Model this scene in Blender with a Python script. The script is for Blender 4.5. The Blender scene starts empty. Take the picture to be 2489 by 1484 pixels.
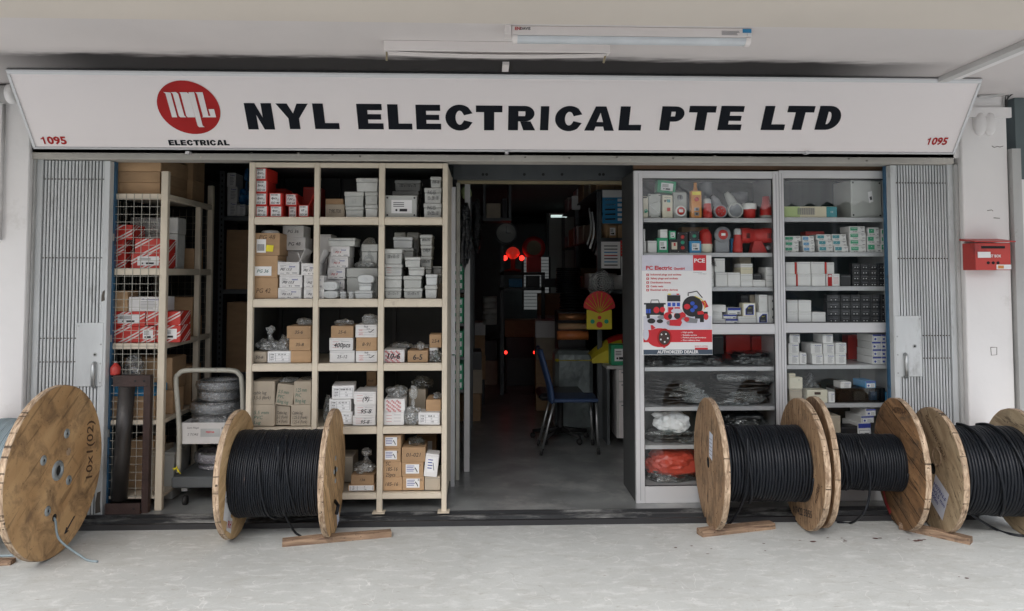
import bpy, math, random
from mathutils import Vector, Matrix, noise
from math import sin, cos, pi, radians, sqrt
random.seed(7)
SC = bpy.context.scene
COL = SC.collection
# ---------------------------------------------------------------- camera
CY, CZ, TH, FP, PSI = -5.0, 1.67, radians(2.62), 1800.0, radians(2.1)
cam = bpy.data.objects.new('camera', bpy.data.cameras.new('camera'))
COL.objects.link(cam)
cam.location = (0, CY, CZ)
cam.rotation_euler = (pi/2 + TH, 0, -PSI)
cam.data.sensor_width = 36; cam.data.lens = FP/2488*36
cam.data.shift_y = -159/2488
cam.data.clip_start = 0.05; cam.data.clip_end = 2000
SC.camera = cam
# ---------------------------------------------------------------- sky and sun (overcast, open street behind the camera)
SUN_EL, SUN_AZ = radians(48), radians(198)      # azimuth: direction the light comes from
w = bpy.data.worlds.new("World"); SC.world = w; w.use_nodes = True
nt = w.node_tree; bg = nt.nodes['Background']
sky = nt.nodes.new('ShaderNodeTexSky'); sky.sky_type = 'NISHITA'; sky.sun_disc = False
sky.sun_elevation = SUN_EL; sky.sun_rotation = SUN_AZ
sky.dust_density = 3.0; sky.air_density = 1.0; sky.ozone_density = 1.0
hs = nt.nodes.new('ShaderNodeHueSaturation'); hs.inputs['Saturation'].default_value = 0.42
nt.links.new(sky.outputs[0], hs.inputs['Color']); nt.links.new(hs.outputs[0], bg.inputs[0])
bg.inputs[1].default_value = 0.15
sd = bpy.data.lights.new('sun', 'SUN'); sd.energy = 1.1; sd.angle = radians(40); sd.color = (1, .985, .965)
so = bpy.data.objects.new('sun', sd); COL.objects.link(so)
dirv = Vector((sin(SUN_AZ)*cos(SUN_EL), cos(SUN_AZ)*cos(SUN_EL), sin(SUN_EL)))
so.rotation_euler = dirv.to_track_quat('Z', 'Y').to_euler()
SC.view_settings.view_transform = 'Standard'; SC.view_settings.look = 'None'
SC.view_settings.exposure = 1.0; SC.view_settings.gamma = 1
SC.cycles.max_bounces = 8; SC.cycles.transparent_max_bounces = 24

# ---------------------------------------------------------------- picture measurements -> places in the street
def ray(px, py):
    u = (px-1244)/FP; v = (583-py)/FP
    fx, fy = u, cos(TH)-v*sin(TH)
    return (fx*cos(PSI)+fy*sin(PSI), fy*cos(PSI)-fx*sin(PSI), sin(TH)+v*cos(TH))
def at(px, py, Y):
    d = ray(px, py); t = (Y-CY)/d[1]
    return d[0]*t, CZ+d[2]*t
def gnd(px, py, Z=0.0):
    d = ray(px, py); t = (Z-CZ)/d[2]
    return Vector((d[0]*t, CY+d[1]*t, Z))
FR = {'D': (0, 0, 1), 'Z4': (0, 360.3, .3090), 'Z5': (0, 786.1, .4194), 'Z6': (589.6, 380.0, .2472), 'Z7': (589.6, 733.7, .3531),
      'Z8': (1074.4, 380.0, .3001), 'W1': (1074.4, 786.1, .3310), 'W2': (1532.9, 393.1, .2208), 'W3': (1532.9, 687.8, .2428),
      'W4': (1873.6, 393.1, .2208), 'W5': (1873.6, 687.8, .2428), 'W6': (1532.9, 949.9, .2870), 'W7': (1998.0, 949.9, .2869),
      'W8': (2194.6, 163.8, .5517)}
def px(f, x, y):
    o = FR[f]; return o[0]+x*o[2], o[1]+y*o[2]
def rc(f, x0, y0, x1, y1, Y):
    a = px(f, x0, y0); b = px(f, x1, y1)
    m = ((a[0]+b[0])/2, (a[1]+b[1])/2)
    X0 = at(a[0], m[1], Y)[0]; X1 = at(b[0], m[1], Y)[0]
    Z1 = at(m[0], a[1], Y)[1]; Z0 = at(m[0], b[1], Y)[1]
    return X0, X1, Z0, Z1
def pt(f, x, y, Y):
    a = px(f, x, y); X, Z = at(a[0], a[1], Y); return Vector((X, Y, Z))

# ---------------------------------------------------------------- materials
MATS = {}
def mat(name, col, rough=.6, metal=0., var=.12, scale=6., bump=.0, bscale=None, coat=0., spec=.5, rnd=.0, stretch=(1, 1, 1),
        dirt=None, dscale=3., dlo=.55, dhi=.7, emit=None, estr=0., crough=.1):
    if name in MATS: return MATS[name]
    m = bpy.data.materials.new(name); m.use_nodes = True; MATS[name] = m
    n = m.node_tree.nodes; L = m.node_tree.links
    b = n['Principled BSDF']
    tc = n.new('ShaderNodeTexCoord'); mp = n.new('ShaderNodeMapping'); mp.inputs['Scale'].default_value = stretch
    L.new(tc.outputs['Object'], mp.inputs[0])
    oi = n.new('ShaderNodeObjectInfo')
    ad = n.new('ShaderNodeVectorMath'); ad.operation = 'ADD'
    sc_ = n.new('ShaderNodeMath'); sc_.operation = 'MULTIPLY'; sc_.inputs[1].default_value = 37.
    L.new(oi.outputs['Random'], sc_.inputs[0]); L.new(mp.outputs[0], ad.inputs[0]); L.new(sc_.outputs[0], ad.inputs[1])
    nz = n.new('ShaderNodeTexNoise'); nz.inputs['Scale'].default_value = scale; nz.inputs['Detail'].default_value = 6
    L.new(ad.outputs[0], nz.inputs['Vector'])
    mr = n.new('ShaderNodeMapRange'); mr.inputs[1].default_value = .3; mr.inputs[2].default_value = .7
    mr.inputs[3].default_value = 1-var; mr.inputs[4].default_value = 1+var*.6
    L.new(nz.outputs['Fac'], mr.inputs[0])
    vm = n.new('ShaderNodeVectorMath'); vm.operation = 'SCALE'; vm.inputs[0].default_value = col
    L.new(mr.outputs[0], vm.inputs['Scale'])
    out = vm.outputs[0]
    if rnd:
        r2 = n.new('ShaderNodeMapRange'); r2.inputs[3].default_value = 1-rnd; r2.inputs[4].default_value = 1+rnd
        L.new(oi.outputs['Random'], r2.inputs[0])
        v2 = n.new('ShaderNodeVectorMath'); v2.operation = 'SCALE'; L.new(out, v2.inputs[0]); L.new(r2.outputs[0], v2.inputs['Scale']); out = v2.outputs[0]
    if dirt:
        n2 = n.new('ShaderNodeTexNoise'); n2.inputs['Scale'].default_value = dscale; n2.inputs['Detail'].default_value = 9; n2.inputs['Roughness'].default_value = .7
        L.new(ad.outputs[0], n2.inputs['Vector'])
        m2 = n.new('ShaderNodeMapRange'); m2.inputs[1].default_value = dlo; m2.inputs[2].default_value = dhi; L.new(n2.outputs['Fac'], m2.inputs[0])
        mx = n.new('ShaderNodeMix'); mx.data_type = 'RGBA'; L.new(m2.outputs[0], mx.inputs[0]); L.new(out, mx.inputs[6]); mx.inputs[7].default_value = (*dirt, 1); out = mx.outputs[2]
    L.new(out, b.inputs['Base Color'])
    b.inputs['Roughness'].default_value = rough; b.inputs['Metallic'].default_value = metal
    b.inputs['Specular IOR Level'].default_value = spec
    b.inputs['Coat Weight'].default_value = coat; b.inputs['Coat Roughness'].default_value = crough
    if bump:
        nb = n.new('ShaderNodeTexNoise'); nb.inputs['Scale'].default_value = bscale or scale*4; nb.inputs['Detail'].default_value = 5
        L.new(ad.outputs[0], nb.inputs['Vector'])
        bp = n.new('ShaderNodeBump'); bp.inputs['Strength'].default_value = bump; bp.inputs['Distance'].default_value = .02
        L.new(nb.outputs['Fac'], bp.inputs['Height']); L.new(bp.outputs[0], b.inputs['Normal'])
        if coat: L.new(bp.outputs[0], b.inputs['Coat Normal'])
    if emit:
        b.inputs['Emission Color'].default_value = (*emit, 1); b.inputs['Emission Strength'].default_value = estr
    return m

def wood(name, base, dark, plank=0., grain=(1, 2.2, 45), stain=(.09, .07, .05), samt=.55, lo=.56, pits=.0, pst=(1, 9, 55)):
    if name in MATS: return MATS[name]
    m = bpy.data.materials.new(name); m.use_nodes = True; MATS[name] = m
    n = m.node_tree.nodes; L = m.node_tree.links; b = n['Principled BSDF']
    tc = n.new('ShaderNodeTexCoord'); mp = n.new('ShaderNodeMapping'); mp.inputs['Scale'].default_value = grain
    oi = n.new('ShaderNodeObjectInfo'); q = n.new('ShaderNodeMath'); q.operation = 'MULTIPLY'; q.inputs[1].default_value = 23
    L.new(oi.outputs['Random'], q.inputs[0])
    ad = n.new('ShaderNodeVectorMath'); L.new(tc.outputs['Object'], ad.inputs[0]); L.new(q.outputs[0], ad.inputs[1])
    L.new(ad.outputs[0], mp.inputs[0])
    nz = n.new('ShaderNodeTexNoise'); nz.inputs['Scale'].default_value = 1.6; nz.inputs['Detail'].default_value = 9; nz.inputs['Distortion'].default_value = .9
    L.new(mp.outputs[0], nz.inputs['Vector'])
    mr = n.new('ShaderNodeMapRange'); mr.inputs[1].default_value = .32; mr.inputs[2].default_value = .68; L.new(nz.outputs['Fac'], mr.inputs[0])
    mx = n.new('ShaderNodeMix'); mx.data_type = 'RGBA'; mx.inputs[6].default_value = (*dark, 1); mx.inputs[7].default_value = (*base, 1); L.new(mr.outputs[0], mx.inputs[0])
    out = mx.outputs[2]
    hsrc = mr.outputs[0]
    n2 = n.new('ShaderNodeTexNoise'); n2.inputs['Scale'].default_value = 7; n2.inputs['Detail'].default_value = 8; n2.inputs['Roughness'].default_value = .65; n2.inputs['Distortion'].default_value = .6
    L.new(ad.outputs[0], n2.inputs['Vector'])
    m2 = n.new('ShaderNodeMapRange'); m2.inputs[1].default_value = lo; m2.inputs[2].default_value = lo+.2; m2.inputs[4].default_value = samt; L.new(n2.outputs['Fac'], m2.inputs[0])
    mz = n.new('ShaderNodeMix'); mz.data_type = 'RGBA'; mz.inputs[7].default_value = (*stain, 1); L.new(m2.outputs[0], mz.inputs[0]); L.new(out, mz.inputs[6]); out = mz.outputs[2]
    if pits:
        mq = n.new('ShaderNodeMapping'); mq.inputs['Scale'].default_value = pst; L.new(ad.outputs[0], mq.inputs[0])
        n3 = n.new('ShaderNodeTexNoise'); n3.inputs['Scale'].default_value = 1.; n3.inputs['Detail'].default_value = 2; L.new(mq.outputs[0], n3.inputs['Vector'])
        m3 = n.new('ShaderNodeMapRange'); m3.inputs[1].default_value = .63; m3.inputs[2].default_value = .68; m3.inputs[4].default_value = pits; L.new(n3.outputs['Fac'], m3.inputs[0])
        mk = n.new('ShaderNodeMix'); mk.data_type = 'RGBA'; mk.inputs[7].default_value = (.05, .033, .022, 1); L.new(m3.outputs[0], mk.inputs[0]); L.new(out, mk.inputs[6]); out = mk.outputs[2]
        n4 = n.new('ShaderNodeTexNoise'); n4.inputs['Scale'].default_value = 60; n4.inputs['Detail'].default_value = 1; L.new(ad.outputs[0], n4.inputs['Vector'])
        m4 = n.new('ShaderNodeMapRange'); m4.inputs[1].default_value = .70; m4.inputs[2].default_value = .73; m4.inputs[4].default_value = pits; L.new(n4.outputs['Fac'], m4.inputs[0])
        ml = n.new('ShaderNodeMix'); ml.data_type = 'RGBA'; ml.inputs[7].default_value = (.03, .02, .015, 1); L.new(m4.outputs[0], ml.inputs[0]); L.new(out, ml.inputs[6]); out = ml.outputs[2]
    if plank:
        sp = n.new('ShaderNodeSeparateXYZ'); L.new(tc.outputs['Object'], sp.inputs[0])
        a = n.new('ShaderNodeMath'); a.operation = 'DIVIDE'; a.inputs[1].default_value = plank; L.new(sp.outputs['Z'], a.inputs[0])
        f = n.new('ShaderNodeMath'); f.operation = 'FRACT'; L.new(a.outputs[0], f.inputs[0])
        g = n.new('ShaderNodeMath'); g.operation = 'LESS_THAN'; g.inputs[1].default_value = .045; L.new(f.outputs[0], g.inputs[0])
        fl = n.new('ShaderNodeMath'); fl.operation = 'FLOOR'; L.new(a.outputs[0], fl.inputs[0])
        wn = n.new('ShaderNodeTexWhiteNoise'); wn.noise_dimensions = '1D'; L.new(fl.outputs[0], wn.inputs['W'])
        rr = n.new('ShaderNodeMapRange'); rr.inputs[3].default_value = .75; rr.inputs[4].default_value = 1.15; L.new(wn.outputs['Value'], rr.inputs[0])
        vs = n.new('ShaderNodeVectorMath'); vs.operation = 'SCALE'; L.new(out, vs.inputs[0]); L.new(rr.outputs[0], vs.inputs['Scale'])
        my = n.new('ShaderNodeMix'); my.data_type = 'RGBA'; my.inputs[7].default_value = (.02, .013, .008, 1); L.new(g.outputs[0], my.inputs[0]); L.new(vs.outputs[0], my.inputs[6]); out = my.outputs[2]
    L.new(out, b.inputs['Base Color']); b.inputs['Roughness'].default_value = .72; b.inputs['Specular IOR Level'].default_value = .3
    bp = n.new('ShaderNodeBump'); bp.inputs['Strength'].default_value = .35; bp.inputs['Distance'].default_value = .01; L.new(hsrc, bp.inputs['Height']); L.new(bp.outputs[0], b.inputs['Normal'])
    return m

def glassy(name, tint, base, power=5., gloss_rough=.0, diff=0., wrinkle=0., wscale=30):
    """clear sheet: looks through, reflects more at grazing angles"""
    if name in MATS: return MATS[name]
    m = bpy.data.materials.new(name); m.use_nodes = True; MATS[name] = m
    n = m.node_tree.nodes; L = m.node_tree.links; n.remove(n['Principled BSDF']); out = n['Material Output']
    tr = n.new('ShaderNodeBsdfTransparent'); tr.inputs[0].default_value = (*tint, 1)
    gl = n.new('ShaderNodeBsdfGlossy'); gl.inputs['Roughness'].default_value = gloss_rough; gl.inputs[0].default_value = (1, 1, 1, 1)
    lw = n.new('ShaderNodeLayerWeight'); lw.inputs[0].default_value = .5
    pw = n.new('ShaderNodeMath'); pw.operation = 'POWER'; pw.inputs[1].default_value = power; L.new(lw.outputs['Facing'], pw.inputs[0])
    ma = n.new('ShaderNodeMath'); ma.operation = 'MULTIPLY_ADD'; ma.inputs[1].default_value = 1-base; ma.inputs[2].default_value = base; L.new(pw.outputs[0], ma.inputs[0])
    mx = n.new('ShaderNodeMixShader'); L.new(ma.outputs[0], mx.inputs[0]); 
    src = tr.outputs[0]
    if diff:
        df = n.new('ShaderNodeBsdfDiffuse'); df.inputs[0].default_value = (.75, .78, .78, 1)
        m1 = n.new('ShaderNodeMixShader'); m1.inputs[0].default_value = diff; L.new(tr.outputs[0], m1.inputs[1]); L.new(df.outputs[0], m1.inputs[2]); src = m1.outputs[0]
    L.new(src, mx.inputs[1]); L.new(gl.outputs[0], mx.inputs[2]); L.new(mx.outputs[0], out.inputs[0])
    if wrinkle:
        tc = n.new('ShaderNodeTexCoord'); nz = n.new('ShaderNodeTexNoise'); nz.inputs['Scale'].default_value = wscale; nz.inputs['Distortion'].default_value = 1.5; L.new(tc.outputs['Object'], nz.inputs[0])
        bp = n.new('ShaderNodeBump'); bp.inputs['Strength'].default_value = wrinkle; bp.inputs['Distance'].default_value = .02; L.new(nz.outputs['Fac'], bp.inputs['Height'])
        L.new(bp.outputs[0], gl.inputs['Normal']); L.new(bp.outputs[0], lw.inputs['Normal'])
    return m

def M_(k): return MATS[k]
mat('cream_paint', (.64, .565, .45), .5, var=.1, scale=5, bump=.08, bscale=60, dirt=(.3, .24, .17), dscale=9, dlo=.6, dhi=.85)
mat('dark_sheet', (.05, .052, .052), .6, var=.25, scale=3)
mat('gate_paint', (.58, .60, .605), .5, var=.18, scale=4, bump=.1, bscale=50, dirt=(.16, .15, .13), dscale=6, dlo=.56, dhi=.8, stretch=(1, 1, .35))
mat('frame_paint', (.5, .475, .43), .55, var=.14, scale=3, bump=.1, bscale=40, dirt=(.16, .13, .1), dscale=11, dlo=.62, dhi=.8)
mat('post_paint', (.45, .45, .44), .55, var=.12, scale=3, bump=.1, bscale=40, dirt=(.2, .18, .15), dscale=12, dlo=.6, dhi=.75)
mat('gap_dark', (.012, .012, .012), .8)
mat('blue_paint', (.035, .12, .22), .5, var=.2, scale=8, dirt=(.02, .03, .04), dscale=12)
mat('white_wall', (.82, .80, .79), .8, var=.04, scale=2, bump=.12, bscale=14, dirt=(.5, .47, .43), dscale=2.2, dlo=.6, dhi=.85)
mat('ceiling_paint', (.70, .655, .64), .85, var=.06, scale=1.3, bump=.05, bscale=10)
mat('beam_paint', (.70, .635, .565), .85, var=.05, scale=1.0, bump=.05, bscale=10)
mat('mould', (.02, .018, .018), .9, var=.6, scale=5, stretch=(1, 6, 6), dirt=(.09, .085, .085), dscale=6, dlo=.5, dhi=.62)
mat('sign_white', (.83, .775, .77), .45, var=.01, scale=1)
mat('alu', (.62, .62, .63), .38, metal=.35, var=.05, scale=3, stretch=(.3, 1, 1), bump=.03, bscale=20)
mat('alu_shade', (.5, .5, .51), .4, metal=.3, var=.06, scale=3)
mat('sign_black', (.010, .012, .017), .8, spec=.15)
mat('sign_red', (.40, .018, .018), .6, spec=.2)
mat('sign_white2', (.74, .70, .70), .4)
mat('cardboard', (.42, .27, .15), .8, var=.1, scale=9, bump=.06, bscale=25, rnd=.14, stretch=(1, 1, 3), dirt=(.24, .15, .08), dscale=7, dlo=.62, dhi=.9)
mat('cardboard_grey', (.42, .36, .28), .8, var=.1, scale=9, bump=.05, rnd=.08, dirt=(.25, .2, .15), dscale=7, dlo=.62, dhi=.9)
mat('carton_white', (.7, .69, .68), .6, var=.04, scale=8, rnd=.06, bump=.04, dirt=(.5, .48, .45), dscale=6, dlo=.6, dhi=.85)
mat('carton_red', (.55, .03, .02), .5, var=.08, scale=8, rnd=.08, dirt=(.3, .02, .015), dscale=8, dlo=.6, dhi=.9)
mat('carton_green', (.03, .32, .16), .5, var=.06)
mat('carton_blue', (.03, .25, .5), .5, var=.06)
mat('carton_teal', (.05, .26, .3), .5, var=.06)
mat('carton_cream', (.66, .6, .45), .6, var=.05)
mat('paper', (.78, .78, .78), .6, var=.02)
mat('paper_blue', (.68, .72, .82), .6, var=.02)
mat('paper_yellow', (.8, .68, .03), .6)
mat('ink', (.02, .02, .025), .6)
mat('ink_grey', (.22, .22, .24), .6)
mat('ink_blue', (.03, .05, .3), .6)
mat('ink_green', (.02, .13, .1), .6)
mat('ink_red', (.5, .04, .05), .6)
mat('ink_brown', (.1, .055, .03), .7)
mat('plastic_grey', (.43, .44, .42), .42, var=.04, scale=5, rnd=.1, bump=.02)
mat('plastic_wrap', (.48, .49, .47), .4, var=.12, scale=14, rnd=.1, bump=.35, bscale=38, coat=.6, crough=.16)
mat('plastic_pale', (.55, .57, .57), .4, var=.03, rnd=.05)
mat('plastic_dark', (.13, .15, .17), .3, var=.1, bump=.3, bscale=24, coat=.7)
mat('plastic_cream', (.66, .62, .5), .4, var=.03)
mat('black_plastic', (.018, .018, .02), .4)
mat('black_gloss', (.010, .012, .014), .28, var=.5, scale=10, bump=1., bscale=26, coat=.9, crough=.06, stretch=(.8, 1, 3.2))
mat('plug_red', (.5, .03, .025), .35, var=.05)
mat('button_green', (.02, .3, .18), .35)
mat('orange_plastic', (.62, .25, .05), .4, var=.05)
mat('lens_red', (.5, .015, .01), .12, coat=1.)
mat('socket_grey', (.25, .26, .28), .4)
mat('white_plastic', (.75, .75, .73), .4)
mat('cable_black', (.007, .009, .013), .45, spec=.3, var=.3, scale=14, bump=.1, bscale=60, dirt=(.09, .06, .05), dscale=14, dlo=.66, dhi=.7, stretch=(3, 1, 1))
mat('cable_grey', (.23, .29, .32), .45, var=.1)
mat('coil_grey', (.2, .215, .24), .3, var=.2, scale=10, coat=.6)
mat('coil_mauve', (.26, .23, .30), .4, var=.2, scale=10, coat=.3)
mat('steel', (.42, .43, .43), .35, metal=.8, var=.15, scale=10)
mat('galv', (.36, .4, .42), .45, metal=.5, var=.25, scale=14)
mat('tube_cream', (.38, .37, .32), .4, var=.12, scale=10, dirt=(.08, .07, .06), dscale=12, dlo=.6)
mat('rust', (.05, .028, .024), .65, var=.35, scale=8, bump=.2)
mat('roller', (.06, .055, .052), .4, metal=.4, var=.4, scale=5, stretch=(1, 1, .5))
mat('track', (.055, .057, .06), .4, metal=.4, var=.5, scale=3, stretch=(.5, 3, 3), dirt=(.33, .33, .32), dscale=7, dlo=.5, dhi=.68)
mat('rack_grey', (.1, .11, .115), .5, metal=.2, var=.15)
mat('post_red', (.5, .045, .035), .4, var=.12, scale=4, dirt=(.3, .03, .03), dscale=6)
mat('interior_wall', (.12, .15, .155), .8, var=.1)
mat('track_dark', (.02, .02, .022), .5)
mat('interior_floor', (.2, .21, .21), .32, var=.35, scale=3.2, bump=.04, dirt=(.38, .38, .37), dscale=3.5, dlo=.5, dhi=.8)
mat('red_cloth', (.6, .03, .03), .5, var=.1, bump=.3, bscale=8)
mat('yellow_cloth', (.6, .5, .03), .5)
mat('orange_bag', (.5, .06, .035), .35, var=.15, scale=8, bump=.6, bscale=14)
mat('white_bag', (.75, .76, .77), .35, var=.06, bump=.5, bscale=16)
mat('blue_bag', (.01, .12, .3), .3, var=.25, bump=.6, bscale=14, coat=.4)
mat('chair_blue', (.03, .06, .14), .45)
mat('tube_white', (.62, .65, .68), .3)
mat('fitting_white', (.82, .77, .75), .5, var=.04, scale=3)
mat('old_brass', (.3, .25, .15), .5)
mat('plank_wood', (.3, .17, .09), .8)
mat('copper', (.35, .16, .07), .4, metal=.6)
mat('cable_trunk', (.55, .54, .53), .6, var=.1)
mat('rubber', (.02, .02, .02), .7)
wood('ply_brown', (.46, .30, .175), (.24, .145, .08), 0, (1, 3, 22), samt=.75, lo=.5, pits=.85)
wood('ply_warm', (.40, .225, .11), (.20, .105, .05), .135, (1, 2.0, 12), samt=.85, lo=.5, pits=.7)
wood('pine_warm', (.70, .46, .24), (.46, .28, .13), .1, (1, 2.0, 14), samt=.7, lo=.55, stain=(.2, .13, .07), pits=.5)
wood('pine_smooth', (.72, .50, .27), (.52, .33, .16), 0, (1, 3, 14), samt=.5, lo=.6, pits=.3)
wood('ply_pale', (.55, .43, .28), (.33, .24, .145), 0, (1, 2, 9), samt=.7, lo=.54, stain=(.2, .16, .1), pits=.6)
wood('board_big', (.66, .43, .22), (.47, .28, .13), 0, (1, 1.2, 2.5), samt=.85, lo=.47, stain=(.2, .125, .07), pits=.4, pst=(1, 2.5, 30))
wood('rim_wood', (.58, .44, .31), (.2, .13, .08), 0, (40, 9, 9), samt=.6, lo=.54, pits=.9, pst=(1, 40, 40))
wood('scrap_wood', (.34, .235, .155), (.13, .08, .055), 0, (3, 30, 30), samt=.7, lo=.52, stain=(.05, .035, .025), pits=.6, pst=(6, 60, 60))
glassy('glass', (.96, .98, .975), .045)
glassy('film', (.85, .87, .87), .13, power=1.6, gloss_rough=.1, diff=.1, wrinkle=1., wscale=28)
glassy('film_dark', (.6, .66, .66), .12, power=1.8, gloss_rough=.08, diff=.02, wrinkle=1., wscale=22)

# ---------------------------------------------------------------- mesh builder
_TX = {}
def text_data(s, bold, shear):
    k = (s, bold, shear)
    if k in _TX: return _TX[k]
    cu = bpy.data.curves.new('t', 'FONT'); cu.body = s; cu.resolution_u = 2; cu.offset = bold; cu.shear = shear; cu.fill_mode = 'FRONT'
    ob = bpy.data.objects.new('t', cu)
    me = bpy.data.meshes.new_from_object(ob)
    V = [(v.co.x, v.co.y) for v in me.vertices]; Fc = [tuple(p.vertices) for p in me.polygons]
    bpy.data.objects.remove(ob); bpy.data.curves.remove(cu); bpy.data.meshes.remove(me)
    xs = [v[0] for v in V] or [0]; ys = [v[1] for v in V] or [0]
    _TX[k] = (V, Fc, min(xs), max(xs), min(ys), max(ys)); return _TX[k]

class MB:
    def __init__(s): s.v = []; s.f = []; s.m = []; s.sm = []; s.mats = []
    def mi(s, k):
        if k not in s.mats: s.mats.append(k)
        return s.mats.index(k)
    def add(s, vs, fs, mk, smooth=False):
        o = len(s.v); i = s.mi(mk); s.v += [tuple(v) for v in vs]
        for f in fs: s.f.append(tuple(a+o for a in f)); s.m.append(i); s.sm.append(smooth)
    def poly(s, pts, mk): s.add(pts, [tuple(range(len(pts)))], mk)
    def box(s, x0, x1, y0, y1, z0, z1, mk, tap=0., c=0.):
        if c:  # chamfered vertical + horizontal edges through an inset box
            s.cbox(x0, x1, y0, y1, z0, z1, mk, c); return
        t = tap
        vs = [(x0+t, y0+t, z0), (x1-t, y0+t, z0), (x1-t, y1-t, z0), (x0+t, y1-t, z0), (x0, y0, z1), (x1, y0, z1), (x1, y1, z1), (x0, y1, z1)]
        s.add(vs, [(0, 3, 2, 1), (4, 5, 6, 7), (0, 1, 5, 4), (1, 2, 6, 5), (2, 3, 7, 6), (3, 0, 4, 7)], mk)
    def cbox(s, x0, x1, y0, y1, z0, z1, mk, c):
        xs, ys, zs = (x0, x1), (y0, y1), (z0, z1); vs = []; ix = {}
        for i in (0, 1):
            for j in (0, 1):
                for k in (0, 1):
                    sx, sy, sz = (c if i == 0 else -c), (c if j == 0 else -c), (c if k == 0 else -c)
                    for a, off in enumerate(((0, sy, sz), (sx, 0, sz), (sx, sy, 0))):
                        ix[i, j, k, a] = len(vs); vs.append((xs[i]+off[0], ys[j]+off[1], zs[k]+off[2]))
        F = []
        for i in (0, 1): F.append([ix[i, 0, 0, 0], ix[i, 1, 0, 0], ix[i, 1, 1, 0], ix[i, 0, 1, 0]] if i else [ix[i, 0, 0, 0], ix[i, 0, 1, 0], ix[i, 1, 1, 0], ix[i, 1, 0, 0]])
        for j in (0, 1): F.append([ix[0, j, 0, 1], ix[1, j, 0, 1], ix[1, j, 1, 1], ix[0, j, 1, 1]] if not j else [ix[0, j, 0, 1], ix[0, j, 1, 1], ix[1, j, 1, 1], ix[1, j, 0, 1]])
        for k in (0, 1): F.append([ix[0, 0, k, 2], ix[1, 0, k, 2], ix[1, 1, k, 2], ix[0, 1, k, 2]] if k else [ix[0, 0, k, 2], ix[0, 1, k, 2], ix[1, 1, k, 2], ix[1, 0, k, 2]])
        for i in (0, 1):
            for j in (0, 1):
                F.append([ix[i, j, 0, 0], ix[i, j, 1, 0], ix[i, j, 1, 1], ix[i, j, 0, 1]])
        for i in (0, 1):
            for k in (0, 1):
                F.append([ix[i, 0, k, 0], ix[i, 1, k, 0], ix[i, 1, k, 2], ix[i, 0, k, 2]])
        for j in (0, 1):
            for k in (0, 1):
                F.append([ix[0, j, k, 1], ix[1, j, k, 1], ix[1, j, k, 2], ix[0, j, k, 2]])
        for i in (0, 1):
            for j in (0, 1):
                for k in (0, 1): F.append([ix[i, j, k, 0], ix[i, j, k, 1], ix[i, j, k, 2]])
        s.add(vs, F, mk)
    def tube(s, path, r, mk, seg=8, closed=False, cap=True):
        n = len(path); P = [Vector(p) for p in path]; rings = []; up = None; o = []
        for i in range(n):
            a = P[(i-1) % n] if (i > 0 or closed) else P[i]; b = P[(i+1) % n] if (i < n-1 or closed) else P[i]
            t = (b-a).normalized()
            if up is None: up = t.orthogonal().normalized()
            up = (up - t*up.dot(t)).normalized(); sd_ = t.cross(up)
            rr = r[i] if isinstance(r, (list, tuple)) else r
            o += [P[i] + (up*cos(2*pi*k/seg) + sd_*sin(2*pi*k/seg))*rr for k in range(seg)]
        F = []
        for i in range(n if closed else n-1):
            j = (i+1) % n
            for k in range(seg): F.append((i*seg+k, i*seg+(k+1) % seg, j*seg+(k+1) % seg, j*seg+k))
        if cap and not closed: F += [tuple(range(seg))[::-1], tuple((n-1)*seg+k for k in range(seg))]
        s.add(o, F, mk, True)
    def lathe(s, c, prof, mk, axis='Z', seg=24, smooth=True, mks=None):
        """prof: list of (radius, height along axis) from centre c"""
        vs = []
        for r, h in prof:
            for k in range(seg):
                a = 2*pi*k/seg; u, v = r*cos(a), r*sin(a)
                vs.append({'Z': (c[0]+u, c[1]+v, c[2]+h), 'Y': (c[0]+u, c[1]+h, c[2]-v), 'X': (c[0]+h, c[1]+u, c[2]+v)}[axis])
        for i in range(len(prof)-1):
            F = [(i*seg+k, i*seg+(k+1) % seg, (i+1)*seg+(k+1) % seg, (i+1)*seg+k) for k in range(seg)]
            if i == 0: base = len(s.v); s.v += vs
            mk_ = mks[i] if mks else mk; ii = s.mi(mk_)
            for f in F: s.f.append(tuple(a+base for a in f)); s.m.append(ii); s.sm.append(smooth)
    def disc(s, c, r, mk, axis='Y', h=.004, seg=16, d=-1):
        """thin puck whose front faces -Y (axis Y) or +X / -X (axis X)"""
        s.lathe(c, [(0.0001, d*h), (r, d*h), (r, 0)], mk, axis, seg, False)
    def text(s, t, o, h, mk, u=(1, 0, 0), v=(0, 0, 1), bold=.0, shear=0., maxw=None, center=True, wid=None):
        V, Fc, x0, x1, y0, y1 = text_data(t, bold, shear)
        if not V: return
        nl = t.count('\n')+1
        k = h/.7; kx = k
        W = (x1-x0)*k
        if wid: kx = k*wid/W; W = wid
        if maxw and W > maxw: kx *= maxw/W; W = maxw
        u = Vector(u); v = Vector(v); o = Vector(o)
        ox = -W/2-x0*kx if center else -x0*kx
        oy = -(y0+y1)/2*k if center else 0
        s.add([o+u*(a*kx+ox)+v*(b*k+oy) for a, b in V], Fc, mk)
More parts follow.
